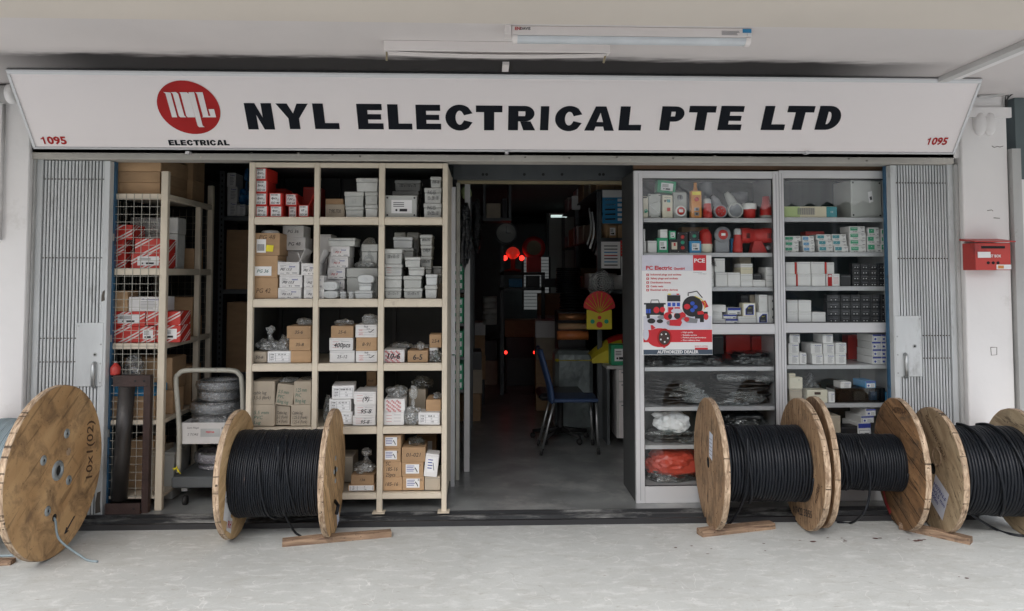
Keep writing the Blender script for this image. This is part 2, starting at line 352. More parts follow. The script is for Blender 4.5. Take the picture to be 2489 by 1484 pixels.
    def obj(s, name, parent=None, loc=None, kind=None, bevel=0, solid=False):
        me = bpy.data.meshes.new(name)
        L = parent.matrix_world_t if False else None
        off = Vector(ORG.get(parent.name, (0, 0, 0))) if parent else Vector(loc or (0, 0, 0))
        me.from_pydata([(a-off.x, b-off.y, c-off.z) for a, b, c in s.v], [], s.f)
        for k in s.mats: me.materials.append(MATS[k])
        me.polygons.foreach_set('material_index', s.m); me.polygons.foreach_set('use_smooth', s.sm); me.update()
        ob = bpy.data.objects.new(name, me); COL.objects.link(ob)
        if parent: ob.parent = parent; ORG[ob.name] = tuple(off)
        else: ob.location = off; ORG[ob.name] = tuple(off)
        if kind: ob['kind'] = kind
        if bevel:
            md = ob.modifiers.new('bevel', 'BEVEL'); md.width = bevel; md.segments = 2; md.limit_method = 'ANGLE'
        return ob
ORG = {}
LABELS = {}
def tag(o, label, cat, group=None):
    o['label'] = label; o['category'] = cat
    if group: o['group'] = group
    nw = len(label.split())
    if nw > 16 or nw < 4: print('LABEL WORDS', nw, label)
    if label in LABELS and not group and 'relay block' not in label: print('DUP LABEL', label)
    LABELS[label] = 1
    return o
def thing(name, label, cat, loc=(0, 0, 0), group=None):
    o = bpy.data.objects.new(name, None); COL.objects.link(o); o.location = loc; o.empty_display_size = .1
    ORG[o.name] = tuple(loc); return tag(o, label, cat, group)
def poly_smooth_path(pts, n=6):
    """Catmull-Rom through pts"""
    P = [Vector(p) for p in pts]; P = [P[0]*2-P[1]] + P + [P[-1]*2-P[-2]]; out = []
    for i in range(1, len(P)-2):
        for k in range(n):
            t = k/n; a, b, c, d = P[i-1], P[i], P[i+1], P[i+2]
            out.append(.5*((2*b)+(c-a)*t+(2*a-5*b+4*c-d)*t*t+(3*b-a-3*c+d)*t**3))
    out.append(P[-2]); return out
# ================================================================ SETTING
# ground sheet
def ground_material():
    m = bpy.data.materials.new('concrete'); m.use_nodes = True; MATS['concrete'] = m
    n = m.node_tree.nodes; L = m.node_tree.links; b = n['Principled BSDF']
    tc = n.new('ShaderNodeTexCoord')
    def nz(scale, det, dist=0, rough=.6, st=(1, 1, 1)):
        mp = n.new('ShaderNodeMapping'); mp.inputs['Scale'].default_value = st; L.new(tc.outputs['Object'], mp.inputs[0])
        a = n.new('ShaderNodeTexNoise'); a.inputs['Scale'].default_value = scale; a.inputs['Detail'].default_value = det
        a.inputs['Distortion'].default_value = dist; a.inputs['Roughness'].default_value = rough; L.new(mp.outputs[0], a.inputs[0]); return a.outputs['Fac']
    def ramp(src, lo, hi, a, c):
        r = n.new('ShaderNodeMapRange'); r.inputs[1].default_value = lo; r.inputs[2].default_value = hi; r.inputs[3].default_value = a; r.inputs[4].default_value = c; L.new(src, r.inputs[0]); return r.outputs[0]
    def mix(f, a, c):
        x = n.new('ShaderNodeMix'); x.data_type = 'RGBA'; L.new(f, x.inputs[0])
        if isinstance(a, tuple): x.inputs[6].default_value = (*a, 1)
        else: L.new(a, x.inputs[6])
        x.inputs[7].default_value = (*c, 1); return x.outputs[2]
    def ridge(scale, wid, seedoff, st=(1, 1, 1), det=2, dist=.4):
        mp = n.new('ShaderNodeMapping'); mp.inputs['Scale'].default_value = st; mp.inputs['Location'].default_value = (seedoff, seedoff*.7, 0); L.new(tc.outputs['Object'], mp.inputs[0])
        a = n.new('ShaderNodeTexNoise'); a.inputs['Scale'].default_value = scale; a.inputs['Detail'].default_value = det; a.inputs['Distortion'].default_value = dist; L.new(mp.outputs[0], a.inputs[0])
        s1 = n.new('ShaderNodeMath'); s1.operation = 'SUBTRACT'; s1.inputs[1].default_value = .5; L.new(a.outputs['Fac'], s1.inputs[0]); s2 = n.new('ShaderNodeMath'); s2.operation = 'ABSOLUTE'; L.new(s1.outputs[0], s2.inputs[0])
        return ramp(s2.outputs[0], 0, wid, 1, 0)
    def mul(a, c):
        x = n.new('ShaderNodeMath'); x.operation = 'MULTIPLY'
        for i_, v in enumerate((a, c)):
            if isinstance(v, (int, float)): x.inputs[i_].default_value = v
            else: L.new(v, x.inputs[i_])
        return x.outputs[0]
    o = mix(ramp(nz(.9, 5, .3), .35, .68, 0, 1), (.38, .39, .38), (.47, .485, .475))
    o = mix(ramp(nz(5, 9, .4, .72, (1, 2.2, 1)), .50, .66, 0, .5), o, (.33, .325, .30))
    o = mix(ramp(nz(8, 8, .5, .7, (1, 2.2, 1)), .52, .64, 0, .55), o, (.60, .61, .60))
    o = mix(ramp(nz(16, 5, .3, .6, (1, 2.6, 1)), .63, .70, 0, .7), o, (.27, .25, .22))
    o = mix(ramp(nz(70, 3), .62, .72, 0, .6), o, (.26, .25, .23))
    o = mix(ramp(nz(110, 2), .3, .7, 0, .25), o, (.35, .35, .34))
    o = mix(mul(mul(ridge(2.6, .004, 5.), ramp(nz(1.7, 2), .52, .58, 0, 1)), .35), o, (.72, .72, .70))
    o = mix(mul(mul(ridge(3.4, .003, 11., (1.6, 1, 1)), ramp(nz(2.3, 2, .2), .5, .55, 0, 1)), .5), o, (.74, .74, .72))
    o = mix(mul(mul(ridge(.8, .0022, 2., det=7, dist=.1), ramp(nz(.6, 2), .56, .62, 0, 1)), .4), o, (.25, .24, .22))
    L.new(o, b.inputs['Base Color']); b.inputs['Roughness'].default_value = .6; b.inputs['Specular IOR Level'].default_value = .35
    bp = n.new('ShaderNodeBump'); bp.inputs['Strength'].default_value = .15; bp.inputs['Distance'].default_value = .01; L.new(nz(25, 6), bp.inputs['Height']); L.new(bp.outputs[0], b.inputs['Normal'])
ground_material()
mat('paint_spot', (.09, .035, .03), .5)
mat('asphalt', (.06, .06, .06), .8, var=.2, scale=8)
g = MB(); g.poly([(-300, -300, 0), (300, -300, 0), (300, 40, 0), (-300, 40, 0)], 'concrete')
rs = random.Random(3)
def splat(X, Y, r, ex=1.6):
    n = 9; g.poly([(X+ex*r*cos(2*pi*k/n)*rs.uniform(.6, 1.2), Y+r*sin(2*pi*k/n)*rs.uniform(.6, 1.2), .002+rs.uniform(0, .0006)) for k in range(n)], 'paint_spot')
for f, x, y, r in (('W6', 380, 1328, .012), ('W6', 512, 1313, .01), ('W6', 680, 1338, .008), ('W6', 650, 1380, .01), ('W6', 1125, 1293, .011), ('W6', 1137, 1355, .009), ('W6', 1430, 1266, .01),
                   ('W6', 1540, 1275, .02), ('W6', 1668, 1245, .01), ('W7', 45, 1245, .008), ('W7', 165, 1248, .009), ('W7', 185, 1262, .008), ('W7', 195, 1272, .012), ('W7', 180, 1280, .007),
                   ('W7', 450, 1250, .02), ('W7', 490, 1247, .014), ('W7', 650, 1256, .006), ('W7', 730, 1256, .008), ('W7', 790, 1271, .022), ('W7', 830, 1266, .02), ('W7', 862, 1258, .012), ('D', 2350, 1405, .014), ('D', 2330, 1402, .008)):
    p = gnd(*px(f, x, y)); splat(p.x, p.y, r*.65)
o = g.obj('ground'); o['kind'] = 'structure'
r_ = MB(); r_.poly([(-300, -14, .004), (300, -14, .004), (300, -7.6, .004), (-300, -7.6, .004)], 'asphalt'); r_.obj('road', kind='structure')

# shop shell
FL = .04   # shop floor height
YB = 8.5
sh = MB()
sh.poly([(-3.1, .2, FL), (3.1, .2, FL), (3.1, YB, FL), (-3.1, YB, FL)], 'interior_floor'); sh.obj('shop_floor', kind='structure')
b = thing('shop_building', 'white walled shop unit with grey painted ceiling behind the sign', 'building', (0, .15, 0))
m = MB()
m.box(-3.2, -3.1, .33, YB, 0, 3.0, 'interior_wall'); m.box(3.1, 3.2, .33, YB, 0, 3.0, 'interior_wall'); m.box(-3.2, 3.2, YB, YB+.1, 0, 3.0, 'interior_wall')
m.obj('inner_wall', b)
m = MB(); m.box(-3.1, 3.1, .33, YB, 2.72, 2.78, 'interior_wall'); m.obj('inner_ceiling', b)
def stained():
    m = MATS['ceiling_paint'].copy(); m.name = 'stained_ceiling'; MATS['stained_ceiling'] = m; n = m.node_tree.nodes; L = m.node_tree.links; b_ = n['Principled BSDF']
    src = b_.inputs['Base Color'].links[0].from_socket; tc = n.new('ShaderNodeTexCoord'); s_ = n.new('ShaderNodeSeparateXYZ'); L.new(tc.outputs['Object'], s_.inputs[0])
    def nz(sc, st, det=8):
        mp = n.new('ShaderNodeMapping'); mp.inputs['Scale'].default_value = st; L.new(tc.outputs['Object'], mp.inputs[0]); a = n.new('ShaderNodeTexNoise'); a.inputs['Scale'].default_value = sc; a.inputs['Detail'].default_value = det; L.new(mp.outputs[0], a.inputs[0]); return a.outputs['Fac']
    def mt(op, a, c):
        x = n.new('ShaderNodeMath'); x.operation = op
        for i, v in enumerate((a, c)):
            if isinstance(v, (int, float)): x.inputs[i].default_value = v
            elif v is not None: L.new(v, x.inputs[i])
        return x.outputs[0]
    def mr(v, a, c, d=0., e=1.):
        x = n.new('ShaderNodeMapRange'); x.interpolation_type = 'SMOOTHSTEP'; x.inputs[1].default_value = a; x.inputs[2].default_value = c; x.inputs[3].default_value = d; x.inputs[4].default_value = e; L.new(v, x.inputs[0]); return x.outputs[0]
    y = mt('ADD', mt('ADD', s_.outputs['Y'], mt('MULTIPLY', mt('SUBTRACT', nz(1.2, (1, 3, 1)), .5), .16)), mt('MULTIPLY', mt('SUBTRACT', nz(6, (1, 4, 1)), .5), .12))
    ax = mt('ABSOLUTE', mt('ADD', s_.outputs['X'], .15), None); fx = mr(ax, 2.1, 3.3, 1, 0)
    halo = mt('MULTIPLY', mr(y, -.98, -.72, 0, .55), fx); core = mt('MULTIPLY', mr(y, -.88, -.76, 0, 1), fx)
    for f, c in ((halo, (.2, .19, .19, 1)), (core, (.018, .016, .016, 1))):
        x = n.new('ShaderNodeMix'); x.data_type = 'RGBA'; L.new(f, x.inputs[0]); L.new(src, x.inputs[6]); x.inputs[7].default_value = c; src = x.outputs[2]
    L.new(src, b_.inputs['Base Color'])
stained()
def MOULD(m):
    rn = random.Random(8)
    def strip(y0, y1, x0, x1, zz_, mk, amp):
        N = 70; top = [(x0+(x1-x0)*k/N, y0+amp*noise.noise(Vector((k*.35, y0*9, 0)))+amp*.5*noise.noise(Vector((k*1.3, 3, 0)))+(abs(k/N-.5)*2)**40*(y1-y0)*.6, zz_) for k in range(N+1)]
        bot = [(x0+(x1-x0)*k/N, y1, zz_) for k in range(N+1)]
        m.add(top+bot, [(k, N+1+k, N+2+k, k+1) for k in range(N)], mk)
    strip(-.66, .149, -3.35, 3.0, 2.9435, 'mould_faint', .03); strip(-.61, .149, -3.2, 2.8, 2.9425, 'mould_mid', .02); strip(-.57, .149, -3.05, 2.7, 2.9415, 'mould', .03)
    m.box(-3.05, 2.75, .14, .1495, 2.62, 2.941, 'mould')
mat('mould_faint', (.36, .345, .34), .9, var=.2, scale=6); mat('mould_mid', (.16, .15, .15), .9, var=.4, scale=6)
# ceiling of the walkway and the front beam
m = MB(); m.box(-5.5, 5.5, -1.40, .35, 2.945, 3.3, 'stained_ceiling'); m.obj('walkway_ceiling', b)
m = MB(); m.box(-5.5, 5.5, -2.75, -1.402, 2.902, 3.5, 'beam_paint'); m.obj('front_beam', b)
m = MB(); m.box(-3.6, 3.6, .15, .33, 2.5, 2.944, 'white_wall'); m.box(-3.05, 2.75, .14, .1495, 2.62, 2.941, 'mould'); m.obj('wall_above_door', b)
# pillars
PY = .12
XL = at(62, 700, PY)[0]; XR0 = at(2346, 700, PY)[0]; XR1 = at(2452, 500, PY)[0]
m = MB(); m.box(-4.8, XL, PY, .5, 0, 2.944, 'white_wall', c=.006); m.obj('pillar', b)
m = MB(); m.box(XR0, XR1, PY, .5, 0, 2.944, 'white_wall', c=.006)
m.box(XR0-.02, XR1+.02, PY-.025, PY-.0005, at(2400, 273, PY)[1]-.04, at(2400, 262, PY)[1], 'white_wall')
m.obj('pillar', b)
mat('patch', (.6, .55, .5), .8); mat('crack', (.2, .18, .16), .8)
m = MB()
for f, a in (('W8', [(390, 345), (400, 352), (415, 347), (425, 350), (440, 346)]), ('W8', [(370, 630), (390, 627), (395, 632)]), ('W8', [(398, 662), (425, 664)]), ('W8', [(385, 1232), (412, 1232), (412, 1265), (388, 1267), (385, 1232)])):
    m.tube([pt(f, x, y, PY-.0005) for x, y in a], .0025, 'crack', 5)
m.obj('plaster_crack', b)
# neighbour side at the far right: grey steel post, pale wall strip
m = MB(); m.box(XR1+.012, XR1+.075, PY-.03, .5, 0, 2.56, 'post_paint'); m.obj('side_post', b)
m = MB(); m.box(XR1+.1, XR1+1.4, PY+.05, .5, 0, 2.35, 'white_wall'); m.box(XR1+.1, XR1+1.4, PY+.05, .5, 2.3505, 2.944, 'interior_wall'); m.obj('side_wall', b)
mat('cable_bits', (.03, .03, .03), .6)
# gate frame: lintel and outer posts
fr = thing('shopfront_frame', 'grey painted steel door frame around the whole shop front', 'door frame', (0, 0, 0))
m = MB(); GY = .2; LY = GY-.05
zl0 = at(1244, 392, LY)[1]; zl1 = at(1244, 371, LY)[1]+.06
xl = at(76, 380, LY)[0]; xr = at(2318, 380, LY)[0]
m.box(xl, xr, LY, GY+.1, zl0, zl1, 'frame_paint', c=.003)
for x in range(500, 2400, 96):
    X = at(x+rs.uniform(-40, 40), 384, LY)[0]; z = rs.uniform(zl0+.012, zl0+.05)
    m.poly([(X+rs.uniform(.006, .012)*cos(a), LY-.0015, z+rs.uniform(.004, .01)*sin(a)) for a in (0, 1, 2, 3, 4, 5)], 'patch' if rs.random() < .4 else 'crack')
m.obj('lintel', fr)
gx0 = at(97, 800, GY)[0]; gx1 = at(2308, 800, GY)[0]
m = MB(); m.box(XL+.002, gx0-.04, GY-.04, GY+.1, 0, zl0, 'post_paint', c=.004); m.box(gx0-.04, gx0-.002, GY-.015, GY+.1, 0, zl0, 'gate_paint'); m.obj('side_post', fr)
m = MB(); m.box(gx1+.04, XR0-.002, GY-.04, GY+.1, 0, zl0, 'post_paint', c=.004); m.box(gx1+.002, gx1+.04, GY-.015, GY+.1, 0, zl0, 'gate_paint'); m.obj('side_post', fr)
m = MB()
for (y0, y1, z1) in ((0, .022, .035), (.022, .09, .014), (.09, .105, .04), (.105, .17, .016), (.17, .185, .045), (.185, .2, .02)):
    m.box(gx0-.04, gx1+.04, y0, y1, .0, z1, 'track_dark' if y0 in (0, .105, .185) else 'track')
m.obj('bottom_track', fr)

# folding gates
def gate(x0, x1, y, label, plate, lock_left):
    z1 = zl0-.004
    gt = thing('folding_gate', label, 'gate', ((x0+x1)/2, y, .03))
    m = MB(); n = 18; p = (x1-x0)/n
    for i in range(n):
        a = x0+i*p+.0036; c = x0+(i+1)*p-.0036; j = random.uniform(-.001, .001)
        sec = [(a, y+.004), (a, y-.001), (a+.0025, y-.004+j), (c-.0025, y-.004+j), (c, y-.001), (c, y+.004)]
        vs = [(u, v, .025) for u, v in sec]+[(u, v, z1) for u, v in sec]
        m.add(vs, [(k, k+1, k+7, k+6) for k in range(5)], 'gate_paint')
    m.obj('slats', gt)
    m = MB(); m.box(x0, x1, y+.005, y+.01, .025, z1, 'gap_dark'); m.obj('gap_shade', gt)  # near-black sheet painting the shade seen in the gaps between slats
    m = MB()
    for zz in (at(1244, 440, y)[1], at(1244, 627, y)[1], at(1244, 818, y)[1], at(1244, 874, y)[1], at(1244, 1100, y)[1]):
        for i in range(n):
            m.disc((x0+(i+.5)*p, y-.004, zz), .0045, 'rust', 'Y', .003, 8)
    m.obj('rivets', gt)
    X0, X1, Z0, Z1 = plate
    pl = MB(); pl.box(X0, X1, y-.012, y-.006, Z0, Z1, 'gate_paint', c=.002)
    for uu, vv in ((.93, .66), (.93, .36), (.93, .06), (.07, .95)):
        pl.disc((X0+(X1-X0)*(uu if not lock_left else 1-uu), y-.012, Z0+(Z1-Z0)*vv), .006, 'steel', 'Y', .003, 8)
    po = pl.obj('lock_plate', gt)
    h = MB(); hx = X0+(X1-X0)*(.72 if not lock_left else .34)
    h.tube([(hx, y-.013, Z0+.0), (hx, y-.03, Z0+.012), (hx, y-.03, Z0+.15), (hx, y-.013, Z0+.16)], .014, 'steel', 8)
    h.obj('handle', po)
    h = MB(); h.disc((X0+(X1-X0)*.72, y-.012, Z0+(Z1-Z0)*.5), .014, 'steel', 'Y', .003, 12); h.disc((X0+(X1-X0)*.72, y-.015, Z0+(Z1-Z0)*.5), .007, 'gap_dark', 'Y', .001, 10); h.obj('keyhole', po)
    return gt
a, c = at(97, 800, -.0)[0], at(250, 800, -.0)[0]
q = rc('D', 184, 784, 249, 939, GY-.012)
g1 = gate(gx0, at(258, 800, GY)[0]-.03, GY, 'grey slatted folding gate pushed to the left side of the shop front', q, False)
q = rc('D', 2176, 767, 2240, 915, GY-.012)
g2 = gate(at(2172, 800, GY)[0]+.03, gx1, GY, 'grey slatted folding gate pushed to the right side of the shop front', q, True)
for gt, X in ((g1, at(253, 800, GY)[0]), (g2, at(2177, 800, GY)[0])):
    m = MB(); m.box(X-.02, X+.018, GY-.008, GY+.05, .02, zl0-.004, 'gate_paint', c=.003); m.obj('lock_stile', gt)
mat('flaked', (.1, .085, .07), .8)
m = MB(); X = at(253, 700, GY)[0]
for z0, z1, w_ in ((.05, .2, .018), (1.48, 1.56, .012), (.35, .38, .01), (.9, .93, .008)):
    m = MB(); m.poly([(X-w_+random.uniform(-.004, .004), GY-.0095, z0), (X+w_, GY-.0095, z0+.01), (X+w_*.7, GY-.0095, (z0+z1)/2), (X+w_*.9, GY-.0095, z1), (X-w_*.4, GY-.0095, z1-.01), (X-w_, GY-.0095, (z0+z1)/2)], 'flaked'); m.obj('rust_patch', g1)
for X, lb in ((at(265.5, 800, GY+.06)[0], 'blue painted steel post beside the left folding gate'), (at(2164.5, 800, GY+.06)[0], 'blue painted steel post beside the right folding gate')):
    t = thing('gate_post', lb, 'post', (X, GY+.06, .04))
    m = MB(); m.box(X-.02, X+.02, GY+.052, GY+.09, .041, zl0-.002, 'blue_paint', c=.002); m.obj('post', t)
    m = MB()
    for zz in (.55, 1.2, 1.9): m.box(X-.012, X+.024, GY+.044, GY+.0519, zz, zz+.05, 'steel')
    m.obj('hinge', t)

# ---------------------------------------------------------------- sign
SB, ST = (at(1244, 367, -.05)[1], -.05), (at(1244, 180, -.36)[1], -.36)   # (z, y) bottom and top of the board face
P0 = Vector((0, SB[1], SB[0])); SV = Vector((0, ST[1]-SB[1], ST[0]-SB[0])); SH = SV.length; SV.normalize()
SN = Vector((0, -SV.z, SV.y))    # outward normal (towards street, down)
if SN.y > 0: SN = -SN
def onsign(f, x, y, off=.0):
    d = Vector(ray(*px(f, x, y))); o = Vector((0, CY, CZ)); t = (P0+SN*off-o).dot(SN)/d.dot(SN); return o+d*t
FR['A1'] = (0, 0, .2649); FR['A2'] = (655.1, 0, .3685); FR['A3'] = (1572.2, 0, .3680)
sg = thing('shop_sign', 'long white shop sign board with black lettering and red logo', 'sign', (0, ST[1], SB[0]))
Lx = (onsign('D', 88, 367).x+onsign('D', 12, 170).x)/2; Rx = (onsign('D', 2318, 370).x+onsign('D', 2390, 186).x)/2
def sp(X, v, n): return Vector((X, 0, 0))+Vector((0, P0.y, P0.z))+SV*v+SN*n
def sbox(mb, X0, X1, v0, v1, n0, n1, mk):
    vs = [sp(X, v, n) for n in (n0, n1) for v in (v0, v1) for X in (X0, X1)]
    mb.add(vs, [(0, 2, 3, 1), (4, 5, 7, 6), (0, 1, 5, 4), (1, 3, 7, 5), (3, 2, 6, 7), (2, 0, 4, 6)], mk)
m = MB(); sbox(m, Lx+.015, Rx-.015, .012, SH-.012, -.05, 0, 'sign_white'); m.obj('board', sg)
m = MB()
sbox(m, Lx, Rx, SH-.012, SH+.0, -.06, .006, 'alu_shade'); sbox(m, Lx, Rx, SH-.03, SH-.0125, -.03, .004, 'alu')
sbox(m, Lx, Rx, -.002, .012, -.06, .006, 'alu_shade')
sbox(m, Lx, Lx+.016, .0125, SH-.031, -.06, .008, 'alu'); sbox(m, Rx-.016, Rx, .0125, SH-.031, -.06, .008, 'alu')
m.obj('metal_frame', sg)
m = MB()
for x in (458, 1231, 1960):
    p = onsign('D', x, 367); m.box(p.x-.012, p.x+.012, p.y-.02, p.y+.03, p.z-.02, p.z-.003, 'alu')
m.obj('clip', sg)
def glyph(mb, ch, X0, X1, v0, v1, mk, n=.0025):
    W = X1-X0; H = v1-v0; s = .385*H; t = .24*H
    if W < .8*H and ch != 'I': s *= .9
    P = lambda x, y: sp(X0+x, v0+y, n)
    Q = lambda *pts: mb.poly([P(*p) for p in pts], mk)
    def arcs(cx, cy, ro, so, ri, si, a0, a1, k=14):
        for i in range(k):
            a = a0+(a1-a0)*i/k; b_ = a0+(a1-a0)*(i+1)/k
            Q((cx+ri*cos(a), cy+si*sin(a)), (cx+ro*cos(a), cy+so*sin(a)), (cx+ro*cos(b_), cy+so*sin(b_)), (cx+ri*cos(b_), cy+si*sin(b_)))
    if ch == 'I': Q((0, 0), (W, 0), (W, H), (0, H))
    elif ch == 'L': Q((0, 0), (W, 0), (W, t), (s, t), (s, H), (0, H))
    elif ch == 'E': Q((0, 0), (W, 0), (W, t), (s, t), (s, H*.39), (0, H*.39)); Q((0, H*.39), (W*.93, H*.39), (W*.93, H*.6), (0, H*.6)); Q((0, H*.6), (s, H*.6), (s, H-t), (W*.98, H-t), (W*.98, H), (0, H))
    elif ch == 'T': Q((W/2-s/2, 0), (W/2+s/2, 0), (W/2+s/2, H-t*1.1), (W/2-s/2, H-t*1.1)); Q((0, H-t*1.1), (W, H-t*1.1), (W, H), (0, H))
    elif ch == 'N':
        s2 = s*.95
        Q((0, 0), (s2, 0), (s2, H), (0, H)); Q((W-s2, 0), (W, 0), (W, H), (W-s2, H)); Q((s2, H*.56), (W-s2, 0), (W-s2, H*.46), (s2, H))
    elif ch == 'Y':
        Q((W/2-s/2, 0), (W/2+s/2, 0), (W/2+s/2, H*.42), (W/2-s/2, H*.42)); Q((W/2-s/2, H*.42), (W/2, H*.42), (W/2, H*.62), (s*1.05, H), (0, H)); Q((W/2, H*.42), (W/2+s/2, H*.42), (W, H), (W-s*1.05, H), (W/2, H*.62))
    elif ch == 'A':
        a = s*.52
        Q((0, 0), (s*.98, 0), (s*.98+.16*W*.3, H*.17), (W/2-.0, H*.17), (W/2, H*.36), (W*.39, H*.36), (W/2, H*.74), (W/2, H), (W/2-a, H))
        Q((W, 0), (W/2+a, H), (W/2, H), (W/2, H*.74), (W*.61, H*.36), (W/2, H*.36), (W/2, H*.17), (W-s*.98-.16*W*.3, H*.17), (W-s*.98, 0))
    elif ch == 'C':
        arcs(W*.52, H/2, W*.52, H*.52, W*.52-s*.98, H*.28, radians(52), radians(308), 24)
        cx = W*.52
        Q((cx+.615*W*.52, H/2+.788*H*.52), (cx+(W*.52-s*.98)*.615, H/2+.28*H*.788), (W*.68, H*.60), (W*.99, H*.68))
        Q((cx+.615*W*.52, H/2-.788*H*.52), (W*.99, H*.32), (W*.68, H*.40), (cx+(W*.52-s*.98)*.615, H/2-.28*H*.788))
    elif ch == 'D':
        Q((0, 0), (s, 0), (s, H), (0, H)); cx = W*.45
        Q((s, 0), (cx, 0), (cx, t), (s, t)); Q((s, H-t), (cx, H-t), (cx, H), (s, H)); arcs(cx, H/2, W-cx, H/2, W-cx-s, H/2-t, -pi/2, pi/2)
    elif ch in 'PR':
        Q((0, 0), (s, 0), (s, H), (0, H)); cx = W*.6; rr = H*.315; cy = H-rr; ti = rr*.38
        e = W*(1.0 if ch == 'P' else .95)
        Q((s, H-2*rr), (cx, H-2*rr), (cx, H-2*rr+t*.9), (s, H-2*rr+t*.9)); Q((s, H-t*.9), (cx, H-t*.9), (cx, H), (s, H)); arcs(cx, cy, e-cx, rr, e-cx-s*.9, rr-t*.9, -pi/2, pi/2)
        if ch == 'R': Q((s, H*.37-.001*H), (s*1.05, 0+H*.22), (W-s*1.15, 0), (W, 0), (cx+s*.55, H*.37-.001*H)) if False else Q((cx-s*.45, H*.368), (W-s*1.2, 0), (W, 0), (cx+s*.6, H*.368))
LET = [('N', 593, 668, 250, 314), ('Y', 670, 747, 251, 313), ('L', 759, 825, 251, 313), ('E', 866, 932, 252, 313.5), ('L', 941, 1001.5, 253, 314), ('E', 1010, 1071.5, 254, 314), ('C', 1083, 1148, 255, 315.5), ('T', 1157, 1220, 256, 316),
       ('R', 1235, 1299.5, 257, 316), ('I', 1312.5, 1334, 257.5, 316), ('C', 1349.5, 1414, 258, 317), ('A', 1420, 1490.5, 258, 317), ('L', 1503, 1555.5, 258, 316.5), ('P', 1602, 1665, 258, 316.3), ('T', 1677, 1741, 257, 316), ('E', 1743, 1810, 257, 315.7),
       ('L', 1848, 1903.5, 257, 315.5), ('T', 1917, 1981, 257, 315.2), ('D', 1979, 2050, 257, 315)]
def vof(p): return (p-P0).dot(SV)
for wi, (ch, x0, x1, y0, y1) in enumerate(LET):
    if wi in (0, 3, 13, 16): m = MB()
    c = (x0+x1)/2; off = abs(c-1244)*.0225; ym = (y0+y1)/2
    rt = c > 1244; ly = {'T': y0, 'Y': y0, 'A': y1, 'C': ym}.get(ch, y1 if rt else y0); ry = {'L': y1, 'A': y1, 'R': y1, 'N': y1, 'Y': y0, 'T': y0, 'C': ym}.get(ch, y0 if rt else y1)
    A = onsign('D', x0-.8, ly); B_ = onsign('D', x1+.8, ry)
    v1 = vof(onsign('D', c, y0)); v0 = vof(onsign('D', c, y1)); glyph(m, ch, A.x, B_.x, v0, v1, 'sign_black')
    if wi in (2, 12, 15, 18): m.obj('lettering', sg)
m = MB(); x = 410.; wds = {'E': 15, 'L': 14, 'C': 17, 'T': 15.5, 'R': 17, 'I': 6, 'A': 18}
txt = 'ELECTRICAL'; tot = sum(wds[ch] for ch in txt)+9*1.6; k = (556-409)/tot
for ch in txt:
    wd = wds[ch]*k; A = onsign('D', x, 346); B_ = onsign('D', x+wd, 346); glyph(m, ch, A.x, B_.x, vof(onsign('D', x, 352.5)), vof(onsign('D', x, 339.5)), 'sign_black'); x += wd+1.6*k
m.obj('logo_caption', sg)
lg = MB(); lg.poly([onsign('A1', 1730+292*cos(t), 983+54.8*cos(t)+239.8*sin(t), .0025) for t in [-2*pi*k/48 for k in range(48)]], 'sign_red'); lo = lg.obj('logo', sg)
lm = MB()
for P in ([(1497, 843), (1563, 848), (1625, 1075), (1578, 1075), (1517, 856)], [(1565, 846), (1612, 843), (1634, 860), (1690, 1058), (1707, 1075), (1655, 1075), (1640, 1062), (1584, 858)],
          [(1645, 845), (1712, 845), (1732, 860), (1790, 1075), (1722, 1075), (1708, 1060), (1656, 862)], [(1728, 845), (1780, 845), (1858, 1150), (1877, 1165), (1826, 1165), (1812, 1150)],
          [(1790, 845), (1858, 845), (1912, 1062), (1918, 1075), (1853, 1075), (1862, 1068), (1806, 860)], [(1918, 1075), (1912, 1062), (1930, 1062), (1912, 1000), (1963, 1000), (1982, 1075)]):
    lm.poly([onsign('A1', x, y, .005) for x, y in P], 'sign_white2')
lm.obj('logo_letters', lo)
def num(m, p, W):
    U = Vector((1, 0, 0)); h = .052; m.text('095', p+U*W*.125, h, 'sign_red', v=SV, bold=.035, wid=W*.75)
    Q = lambda x, y: p+U*(-W/2+x*W)+SV*(y*h-h/2)
    m.poly([Q(.10, 0), Q(.165, 0), Q(.165, 1), (Q(.115, 1)), Q(.10, .86)], 'sign_red'); m.poly([Q(.02, .62), Q(.10, .70), Q(.10, .86), Q(.02, .78)], 'sign_red')
m = MB(); p = onsign('D', 130, 341, .0025); num(m, p, .165); m.obj('house_number', sg)
m = MB(); p = onsign('D', 2277, 343, .0025); num(m, p, .145); m.obj('house_number', sg)

# ---------------------------------------------------------------- lamps on the ceiling
LZ = .04; X0 = at(1243, 85, -1.24)[0]; X1 = at(1825, 85, -1.24)[0]; LD = -.055
t = thing('batten_light', 'white slim ceiling light with frosted diffuser and blue sticker, the nearer one', 'ceiling light', ((X0+X1)/2, -1.2400, 2.9400), 'fluorescent lights under the ceiling')
m = MB(); m.box(X0, X1, -1.2550, -1.1850, 2.8950, 2.9440, 'fitting_white', c=.003); m.obj('housing', t)
m = MB(); n = 10; prof = [(.034*cos(a)+0, -.034*sin(a)) for a in [pi*k/n for k in range(n+1)]]
vs = [(X, -1.2200+u, 2.8930+v*.9) for X in (X0+.03, X1-.03) for u, v in prof]; m.add(vs, [(k, k+1, n+2+k, n+1+k) for k in range(n)], 'tube_white', True); m.obj('diffuser', t)
for s_ in (X0+.005, X1-.03):
    m = MB(); vs = [(X, -1.2200+u*1.1, 2.8930+v*1.0) for X in (s_, s_+.025) for u, v in prof]; m.add(vs, [(k, k+1, n+2+k, n+1+k) for k in range(n)]+[tuple(range(n+1)), tuple(range(n+1, 2*n+2))[::-1]], 'fitting_white'); m.obj('end_cap', t)
